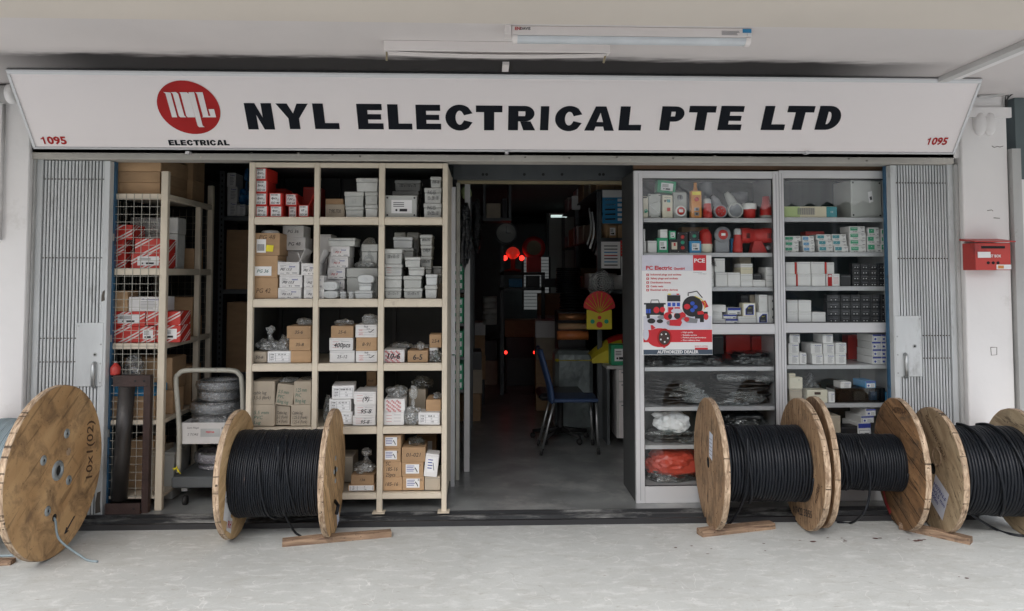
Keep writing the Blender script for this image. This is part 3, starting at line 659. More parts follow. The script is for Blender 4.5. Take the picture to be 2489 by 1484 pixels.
m = MB(); m.box(X1-.05, X1-.004, -1.2570, -1.2551, 2.9200, 2.9400, 'carton_blue'); m.box(X1-.05, X1-.004, -1.2570, -1.2551, 2.9020, 2.9190, 'paper'); m.text('!', (X1-.027, -1.2575, 2.9100), .012, 'ink')
m.text('DAVIS', (X0+.07, -1.2575, 2.9280), .014, 'ink', bold=.02); m.text('EN', (X0+.03, -1.2575, 2.9280), .016, 'ink_red', bold=.03)
for k in range(4): m.box(X1-.16, X1-.07+random.uniform(-.02, .01), -1.2565, -1.2551, 2.9080+k*.006, 2.9100+k*.006, 'ink_grey')
m.obj('sticker', t)
m = MB(); m.box(X0-.035, X0-.002, -1.2650, -1.1750, 2.9000, 2.9440, 'fitting_white'); m.obj('junction_box', t)
X0 = at(936, 128, -0.9300)[0]; X1 = at(1478, 128, -0.9300)[0]
t = thing('batten_light', 'old white ceiling light with no tube and a sagging cover, behind the other', 'ceiling light', ((X0+X1)/2, -0.9600, 2.9400), 'fluorescent lights under the ceiling')
m = MB(); m.box(X0, X1, -0.9900, -0.9300, 2.8880, 2.9440, 'fitting_white', c=.002); m.obj('housing', t)
m = MB(); N = 20
top = []; 
for k in range(N+1):
    X = X0+.02+(X1-X0-.04)*k/N; sag = -.012*sin(pi*k/N)
    top += [(X, -0.9850, 2.8850+sag), (X, -0.9350, 2.8850+sag), (X, -0.9850, 2.8780+sag), (X, -0.9350, 2.8780+sag)]
m.add(top, [(4*k+2, 4*k+3, 4*k+7, 4*k+6) for k in range(N)]+[(4*k, 4*k+2, 4*k+6, 4*k+4) for k in range(N)]+[(4*k, 4*k+1, 4*k+5, 4*k+4) for k in range(N)]+[(4*k+1, 4*k+3, 4*k+7, 4*k+5) for k in range(N)], 'fitting_white'); m.obj('cover', t)
for X, dx in ((X0+.012, 0), (X1-.02, -.012)):
    m = MB(); m.tube([(X, -0.9600, 2.8900), (X+dx, -0.9600, 2.8400)], .006, 'old_brass', 6); m.obj('tube_holder', t)
m = MB(); p = at(1228, 152, -.5); m.box(p[0]-.02, p[0]+.02, -.6, -.45, 2.925, 2.9449, 'fitting_white'); tag(m.obj('bracket'), 'small white metal strap on the ceiling above the sign', 'bracket')
# trunking on the ceiling at the right, pipe at the left, conduits and two ovals on the right pillar
TX = (at(2300, 172, -.4)[0]); m = MB(); m.box(TX-.03, TX+.03, -1.318, .1, 2.912, 2.9445, 'cable_trunk', c=.002); m.box(TX+.031, TX+.11, -1.318, .1, 2.928, 2.9446, 'white_wall'); tag(m.obj('cable_trunking'), 'grey cable trunking running across the ceiling at the right', 'trunking')
zc = at(20, 228, .05)[1]; xp = at(36, 228, .05)[0]
m = MB(); m.tube([(-4.6, .05, zc), (xp, .05, zc)], .06, 'cable_trunk', 20); m.tube([(xp-.03, .05, zc), (xp+.03, .05, zc)], .068, 'white_wall', 20)
m.tube([(xp-.1, .1, zc-.06), (xp-.1, .1, 1.9)], .012, 'cable_trunk', 8); tag(m.obj('drain_pipe'), 'thick pale pipe along the wall left of the sign', 'pipe')
m = MB()
for u in (0, .1): 
    q = rc('W8', 312+u*430, 212, 352+u*430, 287, PY); m.lathe(((q[0]+q[1])/2, PY, (q[2]+q[3])/2), [(.045, 0), (.045, -.02), (.035, -.035), (.001, -.038)], 'white_wall', 'Y', 16)
for i_, v in enumerate(m.v):
    zc2 = (q[2]+q[3])/2; m.v[i_] = (v[0], v[1], zc2+(v[2]-zc2)*1.9)
tag(m.obj('wall_vent'), 'pair of white oval plastic covers high on the right pillar', 'cable cover')
def wire(label, pts, r=.006, mk='cable_trunk', name='conduit', cat='conduit'):
    m = MB(); m.tube(poly_smooth_path(pts), r, mk, 6); tag(m.obj(name), label, cat)
wire('pale curved conduit leaving the right end of the sign', [pt('W8', 330, 126, .1), pt('W8', 400, 122, .08), pt('W8', 460, 108, .06), pt('W8', 540, 97, .04)], .011)
wire('dark cable drooping beside the right pillar top', [pt('W8', 540, 104, .05), pt('W8', 490, 112, .07), pt('W8', 455, 145, .1), pt('W8', 452, 205, .1)], .005, 'cable_bits', 'wire', 'cable')
m = MB()
for k in range(3): m.tube(poly_smooth_path([pt('W8', 440+8*k, 40, .11), pt('W8', 452+6*k, 90, .1-.01*k), pt('W8', 440+9*k, 150, .11), pt('W8', 455, 205, .11)]), .004, 'cable_bits' if k else 'cable_trunk', 6)
tag(m.obj('wire'), 'bundle of dark wires climbing above the right pillar', 'cable')
# post box
q = rc('W8', 282, 770, 474, 892, -.02)
X0, X1, Z0, Z1 = rc('W8', 318, 772, 474, 892, -.02)
t = thing('post_box', 'red metal post box hanging on the right white pillar', 'post box', ((X0+X1)/2, PY, Z0))
m = MB(); m.box(X0, X1, -.02, PY-.001, Z0, Z1, 'post_red', c=.003); m.obj('box_body', t)
m = MB(); m.add([(X0-.02, -.045, Z1+.004), (X1+.02, -.045, Z1+.004), (X1+.02, PY-.001, Z1+.02), (X0-.02, PY-.001, Z1+.02), (X0-.02, -.045, Z1+.012), (X1+.02, -.045, Z1+.012), (X1+.02, PY-.001, Z1+.034), (X0-.02, PY-.001, Z1+.034)], [(0, 3, 2, 1), (4, 5, 6, 7), (0, 1, 5, 4), (1, 2, 6, 5), (2, 3, 7, 6), (3, 0, 4, 7)], 'post_red'); m.obj('lid', t)
m = MB(); s0 = rc('W8', 343, 786, 447, 797, -.02); m.box(s0[0], s0[1], -.0225, -.0205, s0[2], s0[3], 'gap_dark'); m.obj('slot', t)
for x in (374, 396, 417):
    m = MB(); p = pt('W8', x, 860, -.02); m.disc((p.x, -.0205, p.z), .0095*1.1, 'gap_dark', 'Y', .002, 14); m.obj('peephole', t)
m = MB(); p = pt('W8', 398, 830, -.0235); m.text('POST BOX', (p.x, -.0235, p.z), .018, 'paper', bold=.03, wid=.105); m.obj('lettering', t)
m = MB(); s0 = rc('W8', 326, 812, 382, 838, -.02); m.box(s0[0], s0[1], -.0265, -.0245, s0[2], s0[3], 'paper'); s0 = rc('W8', 410, 868, 474, 889, -.02); m.box(s0[0], s0[1], -.0235, -.0205, s0[2], s0[3], 'paper')
m.box(s0[0]+.01, s0[0]+.05, -.0245, -.0236, s0[2]+.006, s0[3]-.006, 'orange_plastic'); m.obj('sticker', t)
# ================================================================ SPOOLS
def flange(root, X, R, th, face, rim, roll, hub=None, plank=False, name='flange', hole=.035):
    """round wooden cheek: axis along X, centre at height R"""
    m = MB(); seg = 72; c = .004; h = th/2
    def ring(r, x, jit=0.):
        return [(x, r*cos(2*pi*k/seg)*(1+(jit*noise.noise(Vector((k*.9, x*40, roll))) if jit else 0)), r*sin(2*pi*k/seg)*(1+(jit*noise.noise(Vector((k*.9, x*40, roll))) if jit else 0))) for k in range(seg)]
    rings = [ring(hole, -h), ring(R-c, -h, .004), ring(R, -h+c, .005), ring(R, -.001, .006), ring(R, h-c, .005), ring(R-c, h, .004), ring(hole, h), ring(hole, -h)]
    mk = [face, rim, rim, rim, rim, face, 'gap_dark']
    for i in range(7):
        vs = rings[i]+rings[i+1]; m.add(vs, [(k, (k+1) % seg, seg+(k+1) % seg, seg+k) for k in range(seg)], mk[i])
    o = m.obj(name); o.parent = root; o.location = (X, 0, R); o.rotation_euler = (roll, 0, 0); ORG[o.name] = (0, 0, 0)
    return o
def cable(root, X0, X1, rc_, r, mk, R, seed, lumps=.004, cross=()):
    rn = random.Random(seed); pts = []; seg = 40; X = X0+r; turn = 0
    n = int((X1-X0-2*r)/(2*r*.985)); P = []
    for t in range(n+1):
        rr = rc_ + rn.uniform(-lumps, lumps)*.45 + .007*noise.noise(Vector((t*.23, seed, 0))); lean = rn.uniform(-.25, .25)*r; ph = rn.uniform(0, 6.28)
        for k in range(seg):
            a = 2*pi*k/seg
            q = rr+.0022*noise.noise(Vector((cos(a)*2, sin(a)*2, t*1.7+seed)))
            x = X+(2*r*.985)*(k/seg)+lean*cos(a+ph)
            P.append((x, -q*cos(a), R+q*sin(a)))
        X += 2*r*.985
    # smooth radius changes between turns
    S = []
    for i, p in enumerate(P):
        S.append(p)
    m = MB(); m.tube(S, r*1.02, mk, 8)
    for (xa, xb, a0, a1, lift) in cross:      # loose turns lying across the others
        q = []
        for k in range(25):
            a = a0+(a1-a0)*k/24; rr = rc_+r*1.7+lift*sin(pi*k/24); x = xa+(xb-xa)*(k/24)
            q.append((x, -rr*cos(a), R+rr*sin(a)))
        m.tube(q, r, mk, 7)
    m.lathe((X0, 0, R), [(rc_-r*.7, 0), (rc_-r*.7, X1-X0)], mk, 'X', 40)
    o = m.obj('cable_winding'); o.parent = root; ORG[o.name] = (0, 0, 0); return o
def localpath(root, pts):
    M = Matrix.Translation(root.location) @ Matrix.Rotation(root.rotation_euler.z, 4, 'Z'); I = M.inverted(); return [I @ Vector(p) for p in pts]
def spool(name, label, pl, pr, topl, topr, rcab, rwire, mk, faces, rim, seed, th=.038, rolls=(0, 0), cross=(), lumps=.004, R=None, rimr=None):
    """pl, pr: ground contacts of left and right cheek"""
    A = gnd(*pl); B_ = gnd(*pr)
    c = (A+B_)/2; d = B_-A; yaw = math.atan2(d.y, d.x); Ln = d.length
    if R is None:
        R = (at(pl[0], topl, A.y)[1]+at(pr[0], topr, B_.y)[1])/4
    root = thing(name, label, 'cable drum', c); root.rotation_euler = (0, 0, yaw)
    f1 = flange(root, -Ln/2, R, th, faces[0], rim, rolls[0]); f2 = flange(root, Ln/2, R, th, faces[1], rim, rolls[1])
    cable(root, -Ln/2+th/2, Ln/2-th/2, rcab, rwire, mk, R, seed, lumps, cross)
    return root, f1, f2, R, Ln
def onflange(mb_fn, fl, name, roll):
    o = mb_fn.obj(name); o.parent = fl; o.rotation_euler = (-roll, 0, 0); return o
def bolts(fl, roll, side, pos, r, mk='galv', name='bolt'):
    for (y, z) in pos:
        m = MB(); d = side
        m.lathe((side*.019, y, z), [(.0001, d*.004), (r*.35, d*.004), (r*.36, d*.010), (r*.6, d*.008), (r*.95, d*.004), (r, 0)], mk, 'X', 18)
        m.disc((side*.019, y, z), r*.3, 'gap_dark', 'X', .0062, 8, d)
        onflange(m, fl, name, roll)
def ringplate(fl, roll, side, r0, r1, mk='galv'):
    m = MB(); d = side; m.lathe((side*.019, 0, 0), [(r0*.9, -d*.03), (r0, d*.012), ((r0+r1)/2, d*.012), (r1, d*.006), (r1*1.02, 0)], mk, 'X', 26)
    m.lathe((side*.019, 0, 0), [(.0001, d*.0015), (r0, d*.0015)], 'gap_dark', 'X', 20)
    onflange(m, fl, 'hub_plate', roll)
def handtext(fl, roll, side, y, z, s, h, ang, mk='ink_brown', name='handwriting', paper=None):
    m = MB(); d = side; u = Vector((0, d*cos(ang), sin(ang))); v = Vector((0, -d*sin(ang), cos(ang)))
    X = side*.0215
    if paper:
        w_, hh = paper; o = Vector((side*.0205, y, z)); m.poly([o-u*w_/2-v*hh/2, o+u*w_/2-v*hh/2+Vector((d*.002, 0, 0)), o+u*w_/2+v*hh/2, o-u*w_/2+v*hh/2], 'paper_blue')
        X = side*.0235
    if s: m.text(s, (X, y, z), h, mk, u=u, v=v, bold=.012, shear=.15)
    return onflange(m, fl, name, roll)

# big grey-cable drum at the far left
L1 = 'large wooden drum of pale grey cable cut by the left photo edge'
A = gnd(126, 1351)
s1, fa, fb, R1, Ln1 = spool('cable_drum', L1, (-166, 1354), (126, 1351), 937, 937, .30, .0055, 'cable_grey', ('board_big', 'board_big'), 'rim_wood', 11, .04, (0, .6), lumps=.0012, R=at(130, 937, A.y)[1]/2)
ringplate(fb, .6, 1, .032, .058)
bolts(fb, .6, 1, [(.0, .0)][:0]+[(-.145, .115-.02), (.085, .2), (.12, -.09), (-.09, -.21)], .03)
m = MB(); m.disc((.02, .11, .085), .024, 'rim_wood', 'X', .001, 18, 1); onflange(m, fb, 'wood_plug', .6)
handtext(fb, .6, 1, .36, .04, '10x1(02)', .075, pi/2)
m = MB(); X = .0212
m.poly([(X, .17, -.345), (X, .20, -.325), (X, .202, -.329), (X, .172, -.349)], 'ink'); m.tube([(X, .09, -.40), (X, .19, -.33)], .004, 'ink', 5); m.tube([(X, .09, -.40), (X, .125, -.395)], .004, 'ink', 5); m.tube([(X, .09, -.40), (X, .11, -.37)], .004, 'ink', 5); onflange(m, fb, 'arrow_mark', .6)
m = MB(); m.disc((.02, -.02, -.27), .022, 'gap_dark', 'X', .0012, 14, 1); onflange(m, fb, 'cable_hole', .6)
hp = s1.matrix_basis @ Vector((Ln1/2+.02, -.02, R1-.27)) if False else None
M1 = Matrix.Translation(s1.location) @ Matrix.Rotation(s1.rotation_euler.z, 4, 'Z')
w0 = M1 @ Vector((Ln1/2+.0, -.02, R1-.27)); w1 = M1 @ Vector((Ln1/2+.03, -.03, R1-.28))
m = MB(); m.tube(localpath(s1, poly_smooth_path([w0, w1, w1+Vector((.05, -.04, -.1)), gnd(196, 1350, .02), gnd(215, 1361, .007), gnd(237, 1364, .007)])), .0065, 'cable_grey', 8)
o = m.obj('cable_end'); o.parent = s1
m = MB(); m.tube(localpath(s1, poly_smooth_path([gnd(-60, 1352, .007), gnd(0, 1350, .007), gnd(62, 1347, .007), gnd(90, 1335, .007)])), .0065, 'cable_grey', 8); o = m.obj('cable_end'); o.parent = s1

# drum in front of the cream shelf
s2, fa, fb, R2, Ln2 = spool('cable_drum', 'wooden drum of thin black cable in front of the cream shelf', (571, 1302), (806, 1297), 997, 995, .262, .0067, 'cable_black', ('pine_smooth', 'pine_warm'), 'rim_wood', 5, .036, (.3, 2.2), cross=((-.1, -.02, .6, -1.5, .01), (.03, .12, 1.2, -.6, .006)), lumps=.0035)
for y, z in ((0, .085), (0, -.06), (.05, .0), (-.05, .01)):
    m = MB(); m.lathe((.018, y, z), [(.0001, .004), (.014, .004), (.016, 0)], 'galv', 'X', 10); onflange(m, fb, 'bolt', 2.2)
handtext(fb, 2.2, 1, .1, -.31, '', .01, .3, paper=(.07, .12), name='paper_label')
m = MB(); m.tube([(.02, -.02, -.18), (.05, -.06, -.2), (.045, -.1, -.24)], .011, 'cable_black', 8); onflange(m, fb, 'cable_stub', 2.2)
# product sticker on the inner face of the left cheek
m = MB(); X = .0192
m.poly([(X, -.30, -.20), (X, -.17, -.26), (X, -.13, -.10), (X, -.26, -.04)], 'paper')
for k in range(6): m.poly([(X+.001, -.255+.016*k, -.075-.008*k), (X+.001, -.247+.016*k, -.078-.008*k), (X+.001, -.255+.016*k, -.11-.008*k), (X+.001, -.263+.016*k, -.107-.008*k)], 'ink')
m.poly([(X, -.24, -.28), (X, -.15, -.33), (X, -.12, -.25), (X, -.21, -.20)], 'paper'); m.text('RH', (X+.001, -.18, -.265), .04, 'ink_red', u=(0, .93, -.36), v=(0, .36, .93), bold=.03)
onflange(m, fa, 'sticker', .3)
M2 = Matrix.Translation(s2.location) @ Matrix.Rotation(s2.rotation_euler.z, 4, 'Z')
e0 = pt('D', 680, 1150, s2.location.y-.28)
m = MB(); m.tube(localpath(s2, poly_smooth_path([pt('D', 676, 1080, s2.location.y-.25), pt('D', 677, 1150, s2.location.y-.275), pt('D', 684, 1220, s2.location.y-.22), pt('D', 700, 1265, s2.location.y-.12), gnd(716, 1292, .03), gnd(731, 1303, .008)])), .0068, 'cable_black', 8)
o = m.obj('cable_end'); o.parent = s2

# right group
s3, fa, fb, R3, Ln3 = spool('cable_drum', 'dark wooden drum of thick black cable in front of the poster cabinet', (1731, 1282), (1951, 1279), 970, 966, .235, .0098, 'cable_black', ('ply_brown', 'ply_brown'), 'rim_wood', 21, .036, (1.6, 1.5), cross=((-.16, -.08, 1.3, -1.2, .008),), lumps=.004)
s3.rotation_euler.z -= radians(3.5)
handtext(fa, 1.6, -1, -.09, .13, '', .02, -.1, paper=(.09, .17), name='paper_label')
m = MB()
for k in range(5): m.poly([(-.0225, -.09+.004*k-.035, .17-.025*k), (-.0225, -.09+.035, .17-.025*k), (-.0225, -.09+.035, .174-.025*k), (-.0225, -.09-.035, .174-.025*k)], 'ink_grey')
onflange(m, fa, 'print', 1.6)
handtext(fb, 1.5, -1, -.03, -.31, 'N7422 35/55', .045, .2, mk='ink'); handtext(fb, 1.5, -1, -.29, -.12, '412500', .035, 1.1, mk='ink_brown')
m = MB(); Y3 = s3.location.y
m.tube(localpath(s3, poly_smooth_path([pt('D', 1815, 1060, Y3-.225), pt('D', 1818, 1130, Y3-.26), pt('D', 1812, 1195, Y3-.2), pt('D', 1797, 1235, Y3-.1), gnd(1776, 1268, .05), gnd(1757, 1280, .009)])), .0085, 'cable_black', 8); o = m.obj('cable_end'); o.parent = s3
s4, fa, fb, R4, Ln4 = spool('cable_drum', 'drum of black cable with planked dark cheeks, middle of the right three', (1993, 1278), (2186, 1277), 968, 964, .175, .0079, 'cable_black', ('ply_brown', 'ply_warm'), 'rim_wood', 33, .036, (1.5, .35), cross=((-.18, -.1, 1.9, -.6, .01),), lumps=.003)
s4.rotation_euler.z -= radians(7)
handtext(fb, .35, -1, -.05, .35, 'H07RN-F', .04, .12, mk='ink_brown')
m = MB(); m.poly([(-.0195, .12, -.36), (-.0195, .2, -.31), (-.0195, .24, -.25), (-.0195, .26, -.26), (-.0195, .23, -.33), (-.0195, .15, -.385)], 'ink_red'); onflange(m, fb, 'red_paint', .35)
m = MB(); Y4 = s4.location.y
m.tube(localpath(s4, poly_smooth_path([pt('D', 2085, 1065, Y4-.13), pt('D', 2105, 1110, Y4-.2), pt('D', 2114, 1160, Y4-.22), pt('D', 2110, 1215, Y4-.2), pt('D', 2095, 1250, Y4-.18), gnd(2068, 1270, .008), gnd(2034, 1268, .008)])), .0075, 'cable_black', 8)
m.tube(localpath(s4, poly_smooth_path([pt('D', 2040, 1075, Y4-.17), pt('D', 2052, 1120, Y4-.21), pt('D', 2058, 1165, Y4-.19), pt('D', 2055, 1190, Y4-.14)])), .0072, 'cable_black', 8); o = m.obj('cable_end'); o.parent = s4
s5, fa, fb, R5, Ln5 = spool('cable_drum', 'pale wooden drum of black cable with a handwritten paper, cut by right edge', (2283, 1291), (2474, 1290), 992, 993, .272, .0100, 'cable_black', ('ply_pale', 'ply_pale'), 'rim_wood', 44, .036, (.9, .2), cross=((-.1, .05, 1.7, -1., .012), (.05, .16, 1.9, -.2, .01)), lumps=.006)
s5.rotation_euler.z -= radians(6)
bolts(fa, .9, -1, [(.19, .06), (.13, -.06)], .026); 
m = MB(); m.disc((-.0182, .17, -.14), .024, 'gap_dark', 'X', .0012, 10, -1); m.lathe((-.0182, -.06, .09), [(.05, -.001), (.056, -.006), (.062, -.001)], 'rim_wood', 'X', 24); onflange(m, fa, 'hole_ring', .9)
handtext(fa, .9, -1, -.08, -.16, 'H07RN-F\n3x2.5 mm\n500m', .03, -.45, mk='ink_blue', paper=(.19, .21), name='paper_note')
handtext(fa, .9, -1, -.05, .22, 'CONTAINS CABLE', .028, -.75, mk='ink_brown', name='stencil')
handtext(fa, .9, -1, .12, -.33, '(3)', .07, -.3, mk='ink_brown')
m = MB(); Y5 = s5.location.y
m.tube(localpath(s5, poly_smooth_path([pt('D', 2350, 1235, Y5-.1), pt('D', 2368, 1255, Y5-.1), gnd(2420, 1286, .008), gnd(2460, 1298, .008), gnd(2495, 1302, .008), gnd(2540, 1303, .008)])), .0085, 'cable_black', 8); o = m.obj('cable_end'); o.parent = s5

# wedges of scrap wood on the floor
def plank(label, a, b_, wid, h, seed, taper=.8):
    A = gnd(*a); B_ = gnd(*b_); d = (B_-A); L_ = d.length; c = (A+B_)/2
    m = MB(); rn = random.Random(seed); n = 14; sec = []
    for i in range(n+1):
        x = -L_/2+L_*i/n; hh = h*(1-(1-taper)*abs(i/n-.3)); ww = wid*(.95+.05*rn.random()); c_ = .004
        z = [0]*8
        sec.append([(x, -ww/2, .0), (x, -ww/2, hh-c_+rn.uniform(-.002, .001)), (x, -ww/2+c_*1.5, hh+rn.uniform(-.001, .001)), (x, ww/2-c_, hh), (x, ww/2, hh-c_), (x, ww/2, 0)])
    vs = [p for s_ in sec for p in s_]; F = [(i*6+k, i*6+k+1, i*6+6+k+1, i*6+6+k) for i in range(n) for k in range(5)]+[tuple(range(6))[::-1], tuple(n*6+k for k in range(6))]
    m.add(vs, F, 'scrap_wood'); o = m.obj('wood_block', loc=(0, 0, 0)); o.location = c; o.rotation_euler = (0, 0, math.atan2(d.y, d.x)); ORG[o.name] = tuple(c)
    return tag(o, label, 'wood block', 'scrap wood blocks chocking the drums')
plank('rough wooden plank on the floor below the drum in front of the cream shelf', (686, 1325), (950, 1301), .065, .04, 1)
plank('weathered plank on the floor below the leftmost of the right drums', (1700, 1301), (1876, 1281), .075, .042, 2)
plank('split wooden plank on the floor below the pale drum with paper', (2188, 1283), (2360, 1321), .07, .045, 3)
plank('small dark wood offcut on the floor at the left photo edge', (-30, 1372), (32, 1369), .06, .03, 4)
# ================================================================ STOCK HELPERS
class Shelf:
    """one board carrying goods: snaps what stands on it"""
    def __init__(s, z, y, where, ymax=9): s.z = z; s.y = y; s.where = where; s.sup = []; s.ymax = ymax
    def rest(s, x0, x1, y0, y1, z0):
        best = s.z
        for a, b, c, d, t in s.sup:
            ov = min(b, x1)-max(a, x0)
            if ov > .35*min(x1-x0, b-a) and min(d, y1)-max(c, y0) > .02 and t < z0+.035 and t > best: best = t
        return best
def unclash(s, x0, x1, y0, y1, z0, z1):
    return y0
CUR = [None, 'Z6']
PRN = random.Random(99)
def deco(m, x0, x1, y, z0, z1, kind, txt=None):
    """print, labels and handwriting on the front of a box; returns True if something was added"""
    W = x1-x0; H = z1-z0; e = .0012; cx = (x0+x1)/2; cz = (z0+z1)/2
    def r(a, b, c, d, mk, k=1): m.box(x0+a*W, x0+b*W, y-e*k, y-e*(k-1)-.0002, z0+c*H, z0+d*H, mk)
    def t(s, u, v, h, mk, k=2, **kw): m.text(s, (x0+u*W, y-e*k-.0003, z0+v*H), h*H, mk, **kw)
    if kind == 'hand': t(txt, .5, .5, .26, 'ink', 1, maxw=W*.62, shear=.2, bold=.004)
    elif kind == 'handbig': t(txt, .5, .45, .45, 'ink', 1, maxw=W*.75, shear=.1, bold=.02)
    elif kind == 'handlow': t(txt, .42, .38, .16, 'ink_green', 1, maxw=W*.66, shear=.2, bold=.0)
    elif kind == 'handlowb': t(txt, .45, .38, .15, 'ink', 1, maxw=W*.75, shear=.2, bold=.0)
    elif kind == 'handb': t(txt, .4, .38, .22, 'ink_brown', 1, maxw=W*.6, shear=.2, bold=.004)
    elif kind == 'iso':
        r(.1, .88, .1, .93, 'paper')
        for k in range(9): r(.16+.06*k, .16+.06*k+PRN.uniform(.015, .04), .78, .9, 'ink', 2)
        t(txt.split('|')[0], .4, .56, .17, 'ink', 2, maxw=W*.5, shear=.4, bold=.02); t(txt.split('|')[1], .48, .22, .16, 'ink', 2, maxw=W*.66, bold=.02, shear=.2)
        for k in range(3): r(.62, .8, .4+.06*k, .42+.06*k, 'ink_grey', 2)
    elif kind == 'bimed':
        t('bimed', .68, .64, .13, 'ink_blue', 1, maxw=W*.32, bold=.02)
        for k in range(4): r(.12, .12+PRN.uniform(.12, .3), .72-.1*k, .745-.1*k, 'ink_grey')
        t(txt, .4, .42, .19, 'ink' if 'P' in txt.upper() and '9' not in txt else 'ink_red', 2, maxw=W*.6, shear=.5, bold=.01)
        r(.42, .47, .1, .17, 'ink'); r(.5, .55, .1, .15, 'ink'); r(.68, .9, .1, .17, 'ink_grey'); r(.12, .3, .1, .13, 'ink_grey')
    elif kind == 'form':
        r(.04, .96, .08, .92, 'paper')
        for k in range(4): r(.08, .92, .16+.22*k, .17+.22*k, 'ink_grey', 2)
        for u in (.08, .34, .92): r(u, u+.012, .16, .83, 'ink_grey', 2)
        a = (txt or 'SC 95-10|50').split('|')
        t('ITEM', .2, .72, .1, 'ink', 2, bold=.02); t('SIZE', .2, .5, .1, 'ink', 2, bold=.02); t('QTY', .2, .28, .1, 'ink', 2, bold=.02); t(a[0], .62, .72, .12, 'ink', 2, maxw=W*.5, bold=.02); t(a[1], .62, .5, .1, 'ink', 2); t(a[-1], .66, .28, .13, 'ink', 2, maxw=W*.4)
    elif kind == 'radi':
        t('Radi', .5, .86, .13, 'ink', 1, bold=.01)
        for k in range(3): r(.14, .38, .2+.2*k, .22+.2*k, 'ink_red'); r(.4, .88, .2+.2*k, .215+.2*k, 'ink_grey')
        t('SIZE\n\nQTY', .26, .42, .1, 'ink_red', 1); t(txt or '30-8', .6, .68, .1, 'ink', 1); m.tube([(x0+.62*W, y-.003, z0+.5*H), (x0+.68*W, y-.003, z0+.4*H), (x0+.86*W, y-.003, z0+.62*H)], .0022, 'ink', 5)
    elif kind == 'radiplain':
        for k in range(3): r(.14, .4, .25+.22*k, .27+.22*k, 'ink_red'); r(.5, .85, .28+.22*k, .30+.22*k, 'ink_grey')
        if txt: t(txt, .55, .38, .36, 'ink', 2, maxw=W*.7, shear=.3, bold=.01)
    elif kind == 'stripes':
        for k in range(5):
            u = -.1+.24*k; a = x0+u*W
            for vv in (.1, .42, .75):
                if 0 < u+.05 < .85: m.text('RADI', (x0+(u+.08)*W, y-e, z0+vv*H), H*.16, 'ink_red', u=(.78, 0, -.62), v=(.62, 0, .78), bold=.03, maxw=W*.26)
        if txt: t(txt, .5, .5, .42, 'ink', 2, maxw=W*.95, bold=.03, shear=.2)
    elif kind == 'code':
        r(.08, .45, .12, .72, 'paper')
        for k in range(7): r(.12+.04*k, .12+.04*k+.02, .2, .5, 'ink', 2)
        t(txt, .5, .82, .2, 'ink_brown', 1, maxw=W*.8, shear=.2)
    elif kind == 'lugs':
        r(.18, .8, .2, .85, 'paper')
        for k in range(4): r(.22, .58-.04*(k % 2), .72-.12*k, .76-.12*k, 'ink_blue', 2)
        m.tube([(x0+.6*W, y-.003, z0+.62*H), (x0+.68*W, y-.003, z0+.45*H), (x0+.72*W, y-.003, z0+.3*H)], W*.02, 'ink', 5)
        if txt: t(txt, .84, .75, .16, 'ink', 1)
    elif kind == 'small':    # green or blue panel with print, as on the little relay cartons
        c = txt.split('|')[0]; r(.06, .52, .3, .82, c); t(txt.split('|')[1], .29, .62, .13, 'paper', 2, maxw=W*.38, bold=.02); r(.1, .5, .4, .44, 'paper', 2) if H > .1 else None
        t(txt.split('|')[2], .34, .14, .14, 'ink', 1, maxw=W*.5, bold=.02); t('10pcs', .8, .58, .12, 'ink', 1, maxw=W*.22); r(.7, .92, .74, .8, 'ink')
        r(.78, .92, .12, .2, 'ink')
    elif kind == 'list':
        r(.5, .9, .78, .82, 'ink_blue')
        for k in range(6): r(.34, .34+PRN.uniform(.35, .5), .66-.1*k, .69-.1*k, 'ink_grey')
        m.add([(x0+.36*W, y-e, z0+.8*H), (x0+.46*W, y-e, z0+.8*H), (x0+.41*W, y-e, z0+.9*H)], [(0, 1, 2)], 'ink_blue')
    elif kind == 'bluebox':
        r(.02, .98, .76, .98, 'ink_blue'); t('Telemecanique', .4, .87, .1, 'paper', 2, maxw=W*.6) if False else None
        r(.1, .9, .08, .66, 'ink_grey'); r(.12, .88, .1, .64, 'paper', 2); m.disc((x0+.26*W, y-.004, z0+.36*H), H*.16, 'ink_blue', 'Y', .001, 12)
        for k in range(3): r(.48, .82, .2+.14*k, .24+.14*k, 'ink', 3)
    elif kind == 'eaton':
        r(.0, 1., .62, .98, 'ink_blue'); r(.1, .6, .1, .16, 'ink'); r(.72, .92, .08, .4, 'ink_grey')
    elif kind == 'reda':
        r(.1, .42, 0.02, .98, 'sign_red'); t('ABB', .26, .84, .16, 'paper', 2, maxw=W*.26, bold=.04)
        for k in range(6): r(.52, .9, .7-.1*k, .72-.1*k, 'ink_red')
    elif kind == 'sch':
        r(.2, .85, .2, .8, 'paper')
        for k in range(3): r(.26, .6, .66-.08*k, .69-.08*k, 'ink', 2)
        m.disc((x0+.36*W, y-.004, z0+.34*H), H*.05, 'ink', 'Y', .001, 10); r(.46, .7, .28, .4, 'ink', 2)
    elif kind == 'emblem':
        r(.08, .92, .06, .94, 'paper'); pts = [(.2, .1), (.85, .1), (.85, .85), (.5, .85), (.2, .55)]
        m.poly([(x0+u*W, y-.0028, z0+v*H) for u, v in pts], 'ink_blue'); pts = [(.26, .16), (.79, .16), (.79, .79), (.52, .79), (.26, .52)]
        m.poly([(x0+u*W, y-.0036, z0+v*H) for u, v in pts], 'black_plastic'); t('RELAY', .53, .62, .06, 'paper_yellow', 4)
        for k in range(2): r(.34, .7, .2+.08*k, .24+.08*k, 'ink_grey', 4)
    elif kind == 'hatch':
        pass
